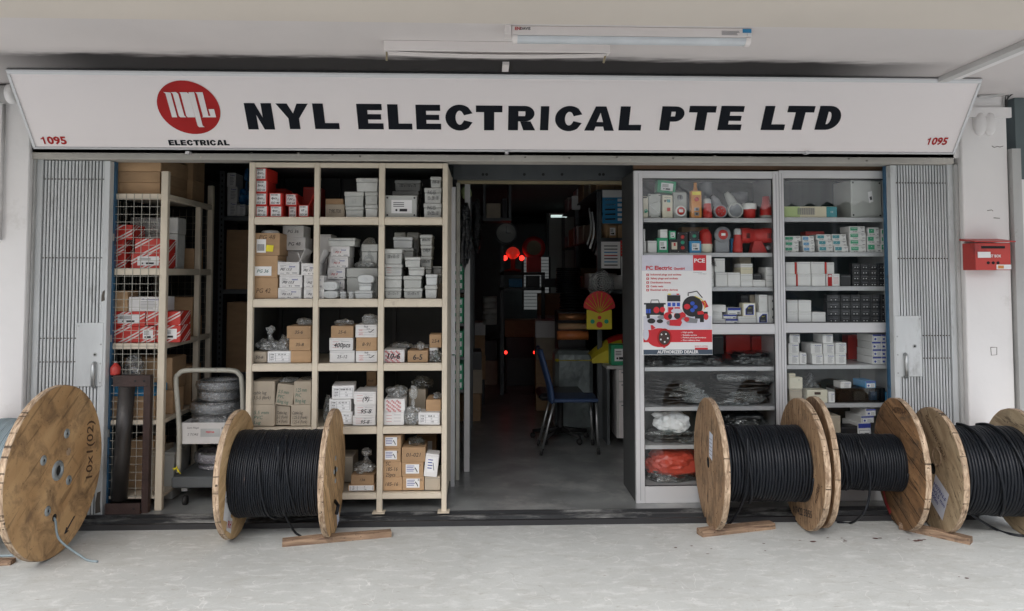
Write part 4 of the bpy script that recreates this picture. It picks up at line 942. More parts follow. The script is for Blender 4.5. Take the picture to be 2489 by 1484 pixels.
def box_at(x0, x1, z0, z1, y, dep, kind, label, dk=None, txt=None, rot=0., group=None, open_=False):
    c = ((x0+x1)/2, y+dep/2, z0)
    matk, cat, nm, bn = KIND[kind]
    single = dk is None and kind in PLAIN and not open_
    if single:
        m = MB(); m.box(x0, x1, y, y+dep, z0, z1, matk, c=.0025)
        m.box((x0+x1)/2-.002 if kind == 'card' else x0+.004, (x0+x1)/2+.002 if kind == 'card' else x1-.004, y-.0006, y-.0001, z1-.014 if kind != 'card' else z1-.0035, z1-.0125 if kind != 'card' else z1-.0028, 'ink_grey')
        o = m.obj(nm, loc=c); tag(o, label, cat, group); o.rotation_euler = (0, 0, radians(rot)); return o
    t = thing(nm, label, cat, c, group)
    if kind in ('encl', 'wrap', 'pale', 'lidface'):
        m = MB(); H = z1-z0; zl = z0+H*.68 if kind != 'lidface' else z1
        if kind == 'lidface':
            m.box(x0+.004, x1-.004, y+.012, y+dep, z0, z1, matk, c=.004); m.obj('enclosure_body', t)
            m = MB(); m.box(x0, x1, y, y+.0118, z0+.001, z1+.002, matk, c=.004)
            for a in (x0+.016, x1-.016):
                for b_ in (z0+.018, z1-.016): m.disc((a, y, b_), .007, 'black_plastic', 'Y', .0015, 10)
            m.obj('lid', t, bevel=0)
        else:
            m.box(x0+.003, x1-.003, y+.003, y+dep-.003, z0, zl-.001, matk, tap=.003, c=0)
            if dk == 'knock': m.disc(((x0+x1)/2, y+.004, z0+H*.36), H*.14, matk, 'Y', .0025, 16); 
            o = m.obj('enclosure_body', t, bevel=.005)
            m = MB(); m.box(x0, x1, y, y+dep, zl, z1, matk, c=.005); m.obj('lid', t)
    elif kind == 'jb':
        m = MB(); n = 24; H = z1-z0; W = x1-x0; ex = 3.2
        prof = []
        for k in range(n):
            a = 2*pi*k/n; ca, sa = cos(a), sin(a)
            prof.append(((x0+x1)/2+W/2*math.copysign(abs(ca)**(2/ex), ca), (z0+z1)/2+H/2*math.copysign(abs(sa)**(2/ex), sa)))
        cx, cz = (x0+x1)/2, (z0+z1)/2
        vs = [(cx+(p-cx)*.9, y, cz+(q-cz)*.88) for p, q in prof]+[(p, y+.012, q) for p, q in prof]+[(p, y+dep, q) for p, q in prof]
        m.add(vs, [tuple(range(n))]+[(k+n*j, (k+1) % n+n*j, (k+1) % n+n*j+n, k+n*j+n) for j in (0, 1) for k in range(n)]+[tuple(range(2*n, 3*n))[::-1]], matk, False); m.obj('enclosure_body', t)
        for u in ((-.22, .22) if txt != 'one' else (.0,)):
            m = MB(); m.lathe((cx+u*W, y, cz-H*.08), [(H*.15, -.001), (H*.17, -.004), (H*.19, 0)], matk, 'Y', 18); m.obj('knockout', t)
        dk = None
    else:
        m = MB(); m.box(x0, x1, y, y+dep, z0, z1, matk, c=.0025); m.obj(bn, t)
        if kind in ('white', 'red') : 
            m = MB(); m.box(x0+.003, x1-.003, y-.0006, y-.0001, z1-.012, z1-.011, 'ink_grey'); m.box(x0+(x1-x0)*.42, x0+(x1-x0)*.58, y-.0007, y-.0001, z1-.02, z1-.019, 'ink_grey'); m.obj('lid_seam', t)
    if open_:
        for s_ in (1,):
            m = MB(); W = x1-x0; hh = .075
            m.add([(x0, y+.002, z1), (x1, y+.002, z1), (x1+.01, y-.035, z1+hh*.3), (x0-.006, y-.035, z1+hh*.35)], [(0, 1, 2, 3)], matk) if False else None
            m.add([(x0, y+.004, z1), (x0, y+dep-.01, z1), (x0-.035, y+dep-.02, z1+hh), (x0-.03, y+.01, z1+hh), (x0+.003, y+.004, z1), (x0+.003, y+dep-.01, z1), (x0-.032, y+dep-.02, z1+hh), (x0-.027, y+.01, z1+hh)], [(0, 1, 2, 3), (7, 6, 5, 4), (0, 3, 7, 4), (1, 5, 6, 2), (3, 2, 6, 7)], matk); m.obj('flap', t)
            m = MB(); m.add([(x1, y+.004, z1), (x1, y+dep-.01, z1), (x1+.05, y+dep-.02, z1+hh*1.1), (x1+.04, y+.01, z1+hh*1.3), (x1-.003, y+.004, z1), (x1-.003, y+dep-.01, z1), (x1+.047, y+dep-.02, z1+hh*1.1), (x1+.037, y+.01, z1+hh*1.3)], [(0, 1, 2, 3), (7, 6, 5, 4), (0, 3, 7, 4), (1, 5, 6, 2), (3, 2, 6, 7)], matk); m.obj('flap', t)
    if dk and dk != 'knock':
        m = MB(); deco(m, x0, x1, y, z0, z1, dk, txt)
        if m.v: m.obj('label' if dk not in ('hand', 'handbig', 'handlow', 'handlowb', 'handb') else 'handwriting', t)
    t.rotation_euler = (0, 0, radians(rot))
    return t
KIND = {'card': ('cardboard', 'cardboard box', 'cardboard_box', 'box_body'), 'cardg': ('cardboard_grey', 'cardboard box', 'cardboard_box', 'box_body'), 'white': ('carton_white', 'carton', 'carton', 'carton_body'),
        'red': ('carton_red', 'carton', 'carton', 'carton_body'), 'green': ('carton_green', 'carton', 'carton', 'carton_body'), 'blue': ('carton_blue', 'carton', 'carton', 'carton_body'), 'cream': ('carton_cream', 'carton', 'carton', 'carton_body'),
        'encl': ('plastic_grey', 'enclosure', 'plastic_enclosure', 'body'), 'wrap': ('plastic_wrap', 'enclosure', 'plastic_enclosure', 'body'), 'pale': ('plastic_pale', 'enclosure', 'plastic_enclosure', 'body'), 'lidface': ('plastic_grey', 'enclosure', 'plastic_enclosure', 'body'), 'jb': ('plastic_pale', 'junction box', 'junction_box', 'body'),
        'black': ('black_plastic', 'carton', 'dark_carton', 'body'), 'jbc': ('plastic_cream', 'junction box', 'junction_box', 'body'), 'panel': ('plastic_grey', 'control panel', 'control_panel', 'panel_body')}
PLAIN = {'card', 'cardg', 'white', 'red', 'green', 'blue', 'cream', 'black'}
def C(rect, kind, label, dk=None, txt=None, dy=0., dep=.22, rot=None, op=False, grp=None, where=True):
    s, f = CUR; y = s.y+dy
    y += PRN.uniform(0, .006)
    x0, x1, z0, z1 = rc(f, *rect, y)
    dep = min(dep, s.ymax-y)
    x0 += .0015; x1 -= .0015
    zr = s.rest(x0, x1, y, y+dep, z0); z0 = zr+.0008
    if z1-z0 < .01: z1 = z0+.03
    s.sup.append((x0, x1, y, y+dep, z1))
    if rot is None: rot = PRN.uniform(-1.2, 1.2)
    lab = label + (' ' + s.where if where and s.where else '')
    return box_at(x0, x1, z0, z1, y, dep, kind, lab, dk, txt, rot, grp, op)
def lump(m, c, size, mk, seed, rough=.25, freq=2.2, sub=3, flat=True, spiky=0.):
    import bmesh
    bm = bmesh.new(); bmesh.ops.create_icosphere(bm, subdivisions=sub, radius=1.)
    vs = []
    for v in bm.verts:
        p = v.co.copy(); d = 1+rough*noise.noise(p*freq+Vector((seed, 0, 0)))+rough*.5*noise.noise(p*freq*2.7+Vector((0, seed, 0)))+spiky*abs(noise.noise(p*freq*5+Vector((0, 0, seed))))
        q = p*d
        if flat and q.z < -.6: q.z = -.6+(q.z+.6)*.15
        vs.append((c[0]+q.x*size[0], c[1]+q.y*size[1], c[2]+(q.z+.63)*size[2]/1.6))
    m.add(vs, [tuple(v.index for v in f.verts) for f in bm.faces], mk, spiky == 0); bm.free()
def BAG(rect, label, dy=.03, dep=.1, mk='film', fill='steel', nfill=26, seed=1, tied=False, where=True, name='plastic_bag', cat='plastic bag', rough=.35):
    s, f = CUR; y = s.y+dy; x0, x1, z0, z1 = rc(f, *rect, y); dep = min(dep, s.ymax-y-.01)
    z0 = s.rest(x0, x1, y, y+dep, z0)+.001
    c = ((x0+x1)/2, y+dep/2, z0); t = thing(name, label+(' '+s.where if where and s.where else ''), cat, c)
    H = z1-z0; W = (x1-x0)/2
    hb = H*(.6 if tied else 1)
    m = MB(); lump(m, c, (W*.92, dep/2, hb*.85), mk, seed, rough, 2., 3, True, .12)
    if tied:
        lump(m, (c[0]+W*.1, c[1], z0+hb*.8), (W*.22, dep*.14, H*.25), mk, seed+2, .2, 2, 2, False); lump(m, (c[0]+W*.15, c[1], z0+H*.78), (W*.4, dep*.2, H*.3), mk, seed+3, .5, 2.4, 2, False, .3)
    m.obj('bag_film', t)
    if fill:
        m = MB(); rn = random.Random(seed)
        for k in range(nfill):
            a = rn.uniform(0, 2*pi); r_ = sqrt(rn.random())*.7; X = c[0]+W*r_*cos(a); Y = c[1]+dep/2*r_*sin(a)*.8; Z = z0+.008+rn.random()**1.5*hb*.5*(1-r_*.5)
            d = Vector((rn.uniform(-1, 1), rn.uniform(-1, 1), rn.uniform(-.6, .6))).normalized()*rn.uniform(.008, .02)
            m.tube([Vector((X, Y, Z))-d, Vector((X, Y, Z))+d], rn.uniform(.003, .006), fill, 6)
        o = m.obj('contents', t)
        o['kind'] = 'stuff'
    s.sup.append((x0, x1, y, y+dep, z0+H*.5))
    return t

# ================================================================ CREAM SHELF
YS = .17
SHX = [rc('Z6', a, 300, b_, 900, YS)[:2] for a, b_ in ((58, 112), (700, 752), (1337, 1393), (1965, 2015))]
def zz(y, Y=YS): return at(840, y, Y)[1]
rails = [(395, 406.5), (529.6, 545.6), (728.6, 746), (885.5, 901.5), (1040, 1055), (1201, 1214)]
cs = thing('shelf_unit', 'tall cream painted steel shelf with square compartments of boxed stock', 'shelf', ((SHX[0][0]+SHX[3][1])/2, YS, FL))
Z0s = zz(1226); Z1s = zz(395)
for i, (a, b_) in enumerate(SHX):
    m = MB(); m.box(a, b_, YS, YS+.04, FL, Z1s, 'cream_paint', c=.003)
    if i: m.box(a-.025, b_+.02, YS-.03, YS+.05, FL, FL+.006, 'cream_paint')
    m.obj('post', cs)
    m = MB(); m.box(a+.005, b_-.005, YS+.76, YS+.79, FL, Z1s, 'dark_sheet'); m.obj('rear_post', cs)
ZF = []
for k, (a, b_) in enumerate(rails):
    z1, z0 = zz(a), zz(b_)
    m = MB()
    for i in range(3): m.box(SHX[i][1]+.0005, SHX[i+1][0]-.0005, YS+.002, YS+.035, z0, z1, 'cream_paint', c=.003)
    m.obj('rail', cs)
    m = MB()
    if k: m.box(SHX[0][0]+.004, SHX[3][1]-.004, YS+.036, YS+.758, z1-.012, z1-.004, 'cream_paint')
    else: m.box(SHX[0][0]+.004, SHX[3][1]-.004, YS+.041, YS+.758, z1-.012, z1-.004, 'dark_sheet')
    if k:
        for i in range(3): m.box(SHX[i][1]+.004, SHX[i+1][0]-.004, YS+.004, YS+.0355, z1+.0005, z1+.007, 'cream_paint')
    m.obj('shelf_board', cs); ZF.append(z1+.007)
m = MB(); m.box(SHX[0][0]+.003, SHX[3][1]-.003, YS+.791, YS+.796, FL+.05, Z1s-.01, 'dark_sheet'); m.obj('back_panel', cs)
m = MB(); m.box(SHX[3][1]-.004, SHX[3][1]-.0005, YS+.041, YS+.79, FL+.1, Z1s-.014, 'cream_paint'); m.box(SHX[3][1]-.04, SHX[3][1]-.001, YS+.757, YS+.7899, FL, Z1s, 'cream_paint'); m.obj('side_panel', cs)
m = MB(); m.box(SHX[0][0]+.0005, SHX[0][0]+.004, YS+.041, YS+.79, FL+.1, Z1s-.014, 'dark_sheet'); m.obj('side_panel', cs)
def cub(r, f, where): CUR[0] = Shelf(ZF[r], YS+.045, where, YS+.75); CUR[1] = f
cub(1, 'Z6', 'in the top left cubby')
W_ = {}
C((120, 483, 250, 600), 'red', 'red carton with ISO 50 label, lowest of its stack', 'iso', '2pcs|ISO 50', rot=1)
C((120, 357, 245, 480), 'red', 'red carton with ISO 50 label, second up', 'iso', '3pcs|ISO 50')
C((122, 232, 243, 353), 'red', 'red carton with ISO 50 label, third up', 'iso', '3pcs|ISO 50')
C((135, 112, 250, 232), 'red', 'red carton with ISO 50 label, topmost', 'iso', '3pcs|ISO 50', rot=-4)
C((262, 485, 392, 600), 'red', 'red carton with ISO 40 label, standing on the board', 'iso', '4pcs|ISO 40')
C((258, 357, 388, 483), 'red', 'red carton with ISO 40 label, on another', 'iso', '4pcs|ISO 40')
C((445, 487, 533, 600), 'red', 'red carton half hidden behind another in the gap', 'iso', '10|ISO 25', dy=.05)
C((405, 365, 530, 487), 'red', 'red carton with ISO 63 label', 'iso', '1 pc|ISO 63', dy=.05, rot=4)
C((535, 475, 640, 600), 'red', 'open red carton with ISO 20 label', 'iso', '10|ISO 20', rot=7, op=True, dep=.14)
C((590, 300, 760, 470), 'red', 'dim red carton at the back', dy=.42, dep=.2)
C((310, 315, 425, 360), 'red', 'low dark red carton at the back', dy=.42, dep=.2)
cub(1, 'Z6', 'in the top middle cubby')
C((812, 470, 1003, 600), 'cardg', 'greyish carton with faint writing', 'hand', 'TYPE 7730', dy=.06)
C((812, 415, 990, 470), 'card', 'open brown carton on the greyish one', dy=.07)
C((1008, 490, 1192, 600), 'encl', 'grey plastic enclosure, left one on the board', dep=.26)
C((995, 345, 1190, 490), 'encl', 'grey plastic enclosure with round knockout', 'knock', dep=.26)
C((1197, 470, 1330, 600), 'wrap', 'wrapped grey enclosure, right one on the board', dep=.26)
C((1200, 347, 1332, 470), 'encl', 'grey enclosure beside the post', 'knock', dep=.26)
C((1110, 210, 1330, 345), 'wrap', 'wrapped grey enclosure on top', dep=.26)
cub(1, 'Z6', 'in the top right cubby')
C((1470, 470, 1735, 600), 'encl', 'grey enclosure hidden low at the back', dy=.3)
C((1470, 340, 1735, 470), 'wrap', 'dim wrapped enclosure behind the big lid', dy=.3)
C((1490, 232, 1752, 340), 'wrap', 'dim wrapped enclosure with marker writing, topmost at back', 'hand', '150 x 110 x 75', dy=.3)
C((1394, 384, 1708, 603), 'lidface', 'large grey enclosure with screwed lid and white sticker', 'sch', '', dy=0, dep=.16, rot=2)
C((1775, 458, 1960, 605), 'wrap', 'wrapped enclosure with sizes written on it, lowest', 'hand', 'SP-AG-1525\n150 x 250 x 100')
C((1783, 307, 1960, 458), 'wrap', 'wrapped enclosure with sizes written on it, second up', 'hand', 'SP-AG-1525\n150 x 200 x 100')
C((1842, 197, 1957, 305), 'encl', 'small grey enclosure marked 08-8, topmost', 'hand', '08-8')
cub(2, 'Z6', 'in the second row left cubby')
C((107, 1190, 345, 1412), 'card', 'cardboard box marked PG 42', 'handb', 'PG 42', dep=.35)
C((107, 972, 342, 1190), 'card', 'cardboard box with white PG 36 label', 'handb', '', dep=.35)
o = C((112, 752, 360, 970), 'card', 'cardboard box marked PG 48 with yellow note', 'code', 'PG 48', dep=.35)
q = rc('Z6', 228, 868, 298, 936, YS+.04)
m = MB(); m.poly([(q[0], YS+.042, q[3]), (q[1], YS+.042, q[3]-.004), (q[1]-.006, YS+.042, q[2]), (q[0]-.006, YS+.042, q[2]+.004)][::-1], 'paper_yellow'); nn = m.obj('yellow_note'); nn.parent = o; nn.matrix_parent_inverse = Matrix.Translation(-o.location)
q = rc('Z6', 110, 1080, 280, 1172, YS+.04)
m = MB(); m.poly([(q[0], YS+.042, q[2]), (q[1], YS+.042, q[2]), (q[1], YS+.042, q[3]), (q[0], YS+.042, q[3])], 'paper'); m.text('PG 36', ((q[0]+q[1])/2, YS+.0405, (q[2]+q[3])/2), .022, 'ink_green', shear=.3, bold=.01)
nn = m.obj('label'); pp = [x for x in COL.objects if x.get('label', '').startswith('cardboard box with white PG 36')][0]; nn.parent = pp; nn.matrix_parent_inverse = Matrix.Translation(-pp.location)
C((345, 1290, 577, 1412), 'white', 'white carton marked PG 13.5, lowest', 'bimed', 'PG 13.5')
C((357, 1163, 582, 1290), 'white', 'white carton marked PG 13.5, second up', 'bimed', 'PG 13.5')
C((340, 1037, 555, 1163), 'white', 'open white carton marked PG 13.5 with raised flaps', 'bimed', 'PG 13.5', op=True)
C((400, 925, 600, 1005), 'white', 'dim white carton with red writing behind the open one', 'bimed', 'PG 9', dy=.24)
C((403, 795, 620, 918), 'white', 'white carton marked PG 48', 'hand', 'PG 48', dy=.2)
C((392, 678, 600, 795), 'white', 'white carton marked PG 36, topmost', 'hand', 'PG 36', dy=.2)
C((597, 1292, 800, 1412), 'white', 'white carton marked PG, lowest beside the post', 'bimed', 'PG 11')
C((599, 1170, 800, 1290), 'white', 'white carton marked PG, second up beside the post', 'bimed', 'PG 11')
C((573, 1050, 740, 1170), 'white', 'open white carton marked PG 11 beside the post', 'bimed', 'PG 11', op=True)
C((740, 765, 870, 850), 'white', 'white carton marked 21 behind the post', 'hand', '21', dy=.3)
s, f = CUR; X, Z = pt('Z6', 272, 750, s.y+.1).x, None
t = thing('tape_roll', 'white round roll lying on the PG 48 cardboard box', 'roll', (X, s.y+.1, s.sup[2][4]))
m = MB(); z_ = s.sup[2][4]; m.lathe((X, s.y+.1, z_), [(.06, 0), (.062, .012), (.05, .022), (.03, .024), (.028, 0)], 'plastic_pale', 'Z', 24); m.obj('roll_body', t)
cub(2, 'Z6', 'in the second row middle cubby')
C((900, 1305, 995, 1405), 'white', 'white carton low behind the junction boxes', dy=.12)
C((815, 1205, 1000, 1305), 'white', 'white carton behind the upper junction box', 'bimed', 'PG 9', dy=.12)
C((831, 1093, 1007, 1202), 'white', 'white carton with red writing, lowest fully seen', 'bimed', 'PG 9', dy=.1)
C((850, 985, 1040, 1093), 'white', 'white carton with red writing, middle of three', 'bimed', 'PG 9', dy=.1)
C((860, 882, 1050, 985), 'white', 'white carton with red writing, upper of three', 'bimed', 'PG 9', dy=.1)
C((837, 800, 1112, 880), 'wrap', 'flat tray in clear wrap on the white cartons', dy=.09)
C((1015, 1095, 1330, 1360), 'encl', 'big dark grey enclosure in a plastic bag', dy=.12); MATS['encl_dark'] = MATS['plastic_dark']
C((1165, 860, 1330, 1095), 'wrap', 'tall bagged enclosure at the back', dy=.2)
BAG((1130, 770, 1335, 1000), 'crumpled clear bag over the back enclosure', dy=.2, seed=4, fill=None, dep=.14)
BAG((1085, 1015, 1320, 1095), 'clear bag of grey fittings on the big enclosure', dy=.14, seed=5, fill='plastic_pale')
C((787, 1318, 937, 1406), 'jb', 'rounded grey junction box with two knockouts, lower', dep=.09, rot=2)
C((785, 1226, 937, 1316), 'jb', 'rounded grey junction box with two knockouts, upper', dep=.09, rot=-2)
C((1098, 1320, 1280, 1408), 'pale', 'pale lidded junction box on the board', dep=.1)
C((1137, 1248, 1270, 1318), 'pale', 'small pale lidded box in the middle of three', dep=.08)
C((1125, 1160, 1297, 1248), 'jb', 'rounded grey junction box on top of two pale boxes', None, 'one', dep=.09)
for k, (a, b_) in enumerate(((942, 1020), (1032, 1098))):
    s, f = CUR; q = rc('Z6', a, 1335, b_, 1405, s.y+.03); cx = (q[0]+q[1])/2; r_ = (q[1]-q[0])/2; h_ = q[3]-q[2]
    m = MB(); m.lathe((cx, s.y+.05, ZF[2]), [(.001, 0), (r_*.8, 0), (r_*.85, h_*.3), (r_, h_*.32), (r_, h_*.5), (r_*.8, h_*.52), (r_*.75, h_*.7), (r_*.95, h_*.74), (r_*.85, h_*.98), (.001, h_)], 'plastic_pale', 'Z', 12, False)
    tag(m.obj('cable_gland', loc=(cx, s.y+.05, ZF[2])), 'grey cable gland, %s, beside the lower junction box' % ('larger one on the left' if k == 0 else 'smaller one on the right'), 'cable gland')
cub(2, 'Z6', 'in the second row right cubby')
C((1488, 745, 1600, 900), 'wrap', 'dim wrapped enclosure at back left', dy=.35)
C((1617, 745, 1735, 980), 'wrap', 'dim wrapped enclosure at back middle', dy=.35)
C((1480, 1000, 1600, 1405), 'encl', 'tall grey enclosure hidden behind the stacks', dy=.25)
C((1870, 1250, 1962, 1405), 'cardg', 'dull carton at the far right back', dy=.2)
C((1392, 1293, 1562, 1405), 'encl', 'grey box marked 125 x 125 x 75, lowest left', 'hand', '125 x 125 x 75')
C((1390, 1172, 1566, 1293), 'wrap', 'wrapped grey box, second up on the left')
C((1392, 1058, 1572, 1170), 'wrap', 'wrapped grey box with faint red writing, third up', 'radiplain', '')
C((1392, 907, 1572, 1057), 'wrap', 'wrapped grey box with red writing, topmost left', 'hand', '100 x 100 x 50')
C((1500, 900, 1685, 978), 'encl', 'upturned grey housing base at the back', dy=.16); C((1475, 790, 1672, 900), 'pale', 'sloped grey housing at the back', dy=.15, dep=.2)
C((1577, 1293, 1767, 1405), 'encl', 'grey box marked 125 x 85 x 75, lowest middle', 'hand', '125 x 85 x 75')
C((1575, 1173, 1760, 1292), 'encl', 'plain grey lidded box, second up in the middle')
C((1622, 1087, 1787, 1172), 'wrap', 'wrapped small grey box, third up in the middle')
C((1580, 987, 1742, 1086), 'wrap', 'wrapped grey box, topmost in the middle', rot=4)
C((1787, 1265, 1912, 1405), 'wrap', 'wrapped pale box, lowest of the right stack')
C((1798, 1156, 1920, 1264), 'pale', 'pale lidded box, second up on the right')
C((1790, 1088, 1857, 1155), 'encl', 'small dim box behind the right stack', dy=.08)
C((1742, 980, 1860, 1088), 'encl', 'grey box marked 100x70', 'hand', '100x70', dy=.08)
C((1748, 872, 1866, 978), 'encl', 'small box marked OBJ3 in red', 'hand', 'OBJ3', dy=.08)
C((1740, 768, 1868, 872), 'encl', 'small box marked 80x70, topmost', 'hand', '80x70', dy=.08)
C((1880, 1150, 1962, 1250), 'wrap', 'wrapped box behind, at the right post', dy=.2)
C((1868, 1078, 1960, 1150), 'pale', 'flat pale box behind, at the right post', dy=.2)
cub(3, 'Z7', 'in the third row left cubby')
C((65, 342, 165, 427), 'cardg', 'small carton marked 50-8', 'hand', '50-8', dy=.02, dep=.12)
C((166, 338, 328, 430), 'white', 'white carton with printed form marked SC 35-10', 'form', 'SC 35-10|25|30', dep=.16, rot=3)
C((330, 335, 472, 425), 'card', 'plain orange brown carton at the bottom', dep=.2)
C((320, 250, 470, 335), 'card', 'brown carton marked 35-8', 'hand', '35-8', dep=.2)
C((303, 165, 472, 250), 'card', 'brown carton marked 35-6, topmost', 'hand', '35-6', dep=.2)
BAG((85, 180, 245, 345), 'clear bag of metal lugs with knotted top', dy=.03, seed=11, tied=True)
BAG((225, 225, 330, 345), 'open clear bag spilling over the white carton', dy=.02, seed=12, dep=.12)
BAG((350, 105, 474, 165), 'clear bag with white tag on the topmost box', dy=.03, seed=13, dep=.12)
cub(3, 'Z7', 'in the third row middle cubby')
C((596, 335, 770, 427), 'white', 'white carton marked 25-12', 'hand', '25-12', dep=.22)
C((596, 247, 762, 333), 'white', 'white carton marked 400pcs', 'radiplain', '400pcs', dep=.22)
C((605, 165, 760, 245), 'card', 'open brown carton marked 25-6', 'hand', '25-6', dep=.24)
C((776, 336, 925, 420), 'white', 'white carton with ticked red form, lowest', 'radi', '30-8', dep=.22)
C((780, 244, 925, 335), 'card', 'brown carton marked 8-91', 'hand', '8-91', dep=.22)
C((775, 156, 925, 242), 'white', 'white carton with ticked red form, topmost', 'radi', '30-8', dep=.22)
BAG((810, 72, 925, 156), 'crumpled clear bag on the ticked carton', seed=14, dep=.1, fill=None)
BAG((618, 115, 760, 168), 'clear bag poking out of the open carton', seed=15, dep=.1, fill=None)
cub(3, 'Z7', 'in the third row right cubby')
C((1285, 315, 1345, 412), 'white', 'white carton with form behind the dark bag', 'form', 'RNB 2|10|50', dy=.06, dep=.12)
C((1283, 223, 1368, 314), 'card', 'brown carton marked 2.5-4', 'hand', '2.5-4', dy=.06, dep=.15)
C((965, 328, 1115, 414), 'white', 'white carton with red pattern marked 10-6', 'stripes', '10-6', dep=.2)
C((1134, 334, 1276, 412), 'card', 'brown carton marked 6-5 in bold', 'handbig', '6-5', dep=.2)
C((1160, 310, 1280, 334), 'white', 'white carton lying behind the bold marked one', dy=.25, dep=.2)
BAG((1000, 275, 1170, 328), 'clear bag of lugs lying flat behind', seed=16, dy=.1, dep=.14)
BAG((1190, 268, 1250, 334), 'pointed clear bag on the 6-5 carton', seed=17, dep=.07, fill=None)
BAG((1295, 318, 1370, 408), 'dark bag of metal parts at the post', seed=18, mk='film_dark', dep=.06, dy=.0)
cub(4, 'Z7', 'in the fourth row left cubby')
C((60, 705, 223, 860), 'cardg', 'greyish box marked 5.5 mm lug', 'handlow', '5.5 mm\nPVC\nLug')
C((62, 545, 222, 704), 'cardg', 'greyish box marked cable lug', 'handlowb', 'cable lug\n5.5-5 (fork)')
C((228, 708, 330, 845), 'cardg', 'greyish box marked cable lug 2-4', 'handlowb', 'Cable lug\n2-3 (Fork)\n2-4 (Fork)', dy=.03)
C((330, 706, 468, 865), 'cardg', 'greyish box marked cable lug 1.25-4', 'handlowb', 'Cable lug\n1.25-3 (Fork)\n1.25-4 (Fork)')
o = C((222, 565, 345, 712), 'cardg', 'tilted greyish box marked 2.5 mm PVC ring lug', 'handlow', '2.5 mm\nPVC\nRing lug', dy=.01); o.rotation_euler = (0, radians(7), 0)
C((350, 546, 470, 705), 'cardg', 'greyish box marked 1.25 mm PVC ring lug', 'handlow', '1.25 mm\nPVC\nRing lug')
BAG((240, 515, 380, 565), 'clear bag showing above the tilted box', seed=19, dy=.06, dep=.12, fill=None); BAG((390, 520, 470, 548), 'clear bag above the right box', seed=20, dy=.06, dep=.12, fill=None)
cub(4, 'Z7', 'in the fourth row middle cubby')
C((640, 755, 757, 860), 'white', 'white carton marked 16 behind the drum cheek', 'form', '95-16|50', dy=.04)
C((592, 667, 745, 757), 'white', 'white carton with SC 95-10 form', 'form', 'SC 95-10|95|50', dy=.03)
C((603, 575, 757, 665), 'white', 'white carton with red patterned top and form', 'form', 'RNB 95-12|10|50', dy=.02, rot=6)
C((815, 600, 920, 700), 'white', 'white carton at the back right', dy=.25); C((850, 478, 918, 600), 'card', 'dim brown carton high at the back', 'handlowb', 'Radi', dy=.4)
C((755, 783, 915, 865), 'white', 'white carton marked 50 and 95-8, lowest', 'radiplain', '95-8')
C((768, 702, 917, 781), 'white', 'white carton marked 95-8 with stamp, second up', 'radiplain', '95-8')
C((765, 617, 920, 700), 'white', 'white carton with circled number, topmost', 'radiplain', '(9)')
BAG((548, 620, 600, 800), 'dark tall bag at the left', seed=21, mk='film_dark', dep=.08, dy=.06)
cub(4, 'Z7', 'in the fourth row right cubby')
C((970, 750, 1112, 832), 'white', 'white carton with small print', 'radiplain', None, dep=.2)
C((970, 668, 1115, 749), 'white', 'white carton with red diagonal pattern', 'stripes', None, dep=.2)
BAG((975, 573, 1128, 667), 'clear bag of shiny connectors on the patterned carton', seed=22, nfill=50, dep=.14)
C((1140, 600, 1260, 830), 'cardg', 'dull carton at the back middle', dy=.25); BAG((1150, 510, 1312, 600), 'dark bag of black parts at the back', seed=23, mk='film_dark', fill='black_plastic', dy=.25, dep=.16)
C((1262, 672, 1367, 758), 'card', 'plain brown carton at the right post', dy=.06)
C((1213, 760, 1366, 856), 'white', 'white carton with red edge and form', 'form', 'RNB 12|10|100', rot=-6, dep=.14)
BAG((1310, 620, 1368, 672), 'clear bag on the plain brown carton', seed=24, dy=.07, dep=.1)
BAG((1085, 605, 1235, 838), 'tall pointed clear bag with white label', seed=25, tied=True, nfill=60, dep=.09, dy=-.0)
cub(5, 'Z7', 'in the bottom middle cubby')
C((722, 1258, 908, 1322), 'card', 'flat brown carton marked BP 30A', 'form', 'BP|30A', dep=.2)
C((745, 1190, 907, 1257), 'card', 'brown carton marked 13A', 'hand', '13A', dep=.2)
C((650, 1065, 760, 1320), 'cardg', 'tall dull carton behind the drum', dy=.22)
BAG((750, 1035, 910, 1200), 'tied clear bag of white plugs', seed=26, tied=True, fill='white_plastic', nfill=40, dep=.14)
cub(5, 'Z7', 'in the bottom left cubby')
C((130, 1120, 300, 1320), 'card', 'large brown carton behind the drum', dep=.3); C((320, 1180, 460, 1320), 'card', 'second brown carton behind the drum', dep=.3)
cub(5, 'Z7', 'in the bottom right cubby')
C((953, 1205, 1098, 1297), 'card', 'brown carton marked 185-16, lowest left', 'hand', '185-16')
C((955, 1102, 1091, 1199), 'card', 'brown carton marked SC 185-16 25pcs', 'hand', 'SC\n185-16\n25pcs')
C((955, 1009, 1090, 1101), 'card', 'brown carton with lug label and number 8', 'lugs', '8')
C((957, 916, 1092, 1006), 'card', 'brown carton with lug label, topmost left', 'lugs', '9')
C((1099, 1200, 1250, 1292), 'card', 'brown carton with lug label, lowest in the middle', 'lugs', 'RSC')
C((1095, 1102, 1246, 1198), 'card', 'brown carton with lug label and circled 7', 'lugs', '7')
C((1092, 1000, 1258, 1100), 'card', 'brown carton with upside down 120-10', 'hand', '01-021')
BAG((1125, 930, 1255, 1002), 'dark bag with silver print', seed=27, mk='film_dark', dy=.04, dep=.14)
C((1195, 915, 1330, 990), 'card', 'dim brown carton with label at the back', 'lugs', '', dy=.4)
C((1252, 1200, 1362, 1295), 'cardg', 'plain carton under the tilted white one')
o = C((1243, 1045, 1338, 1228), 'white', 'white carton standing tilted with blue print', 'lugs', None, dep=.12, dy=-.01, rot=0); o.rotation_euler = (0, radians(6), 0)
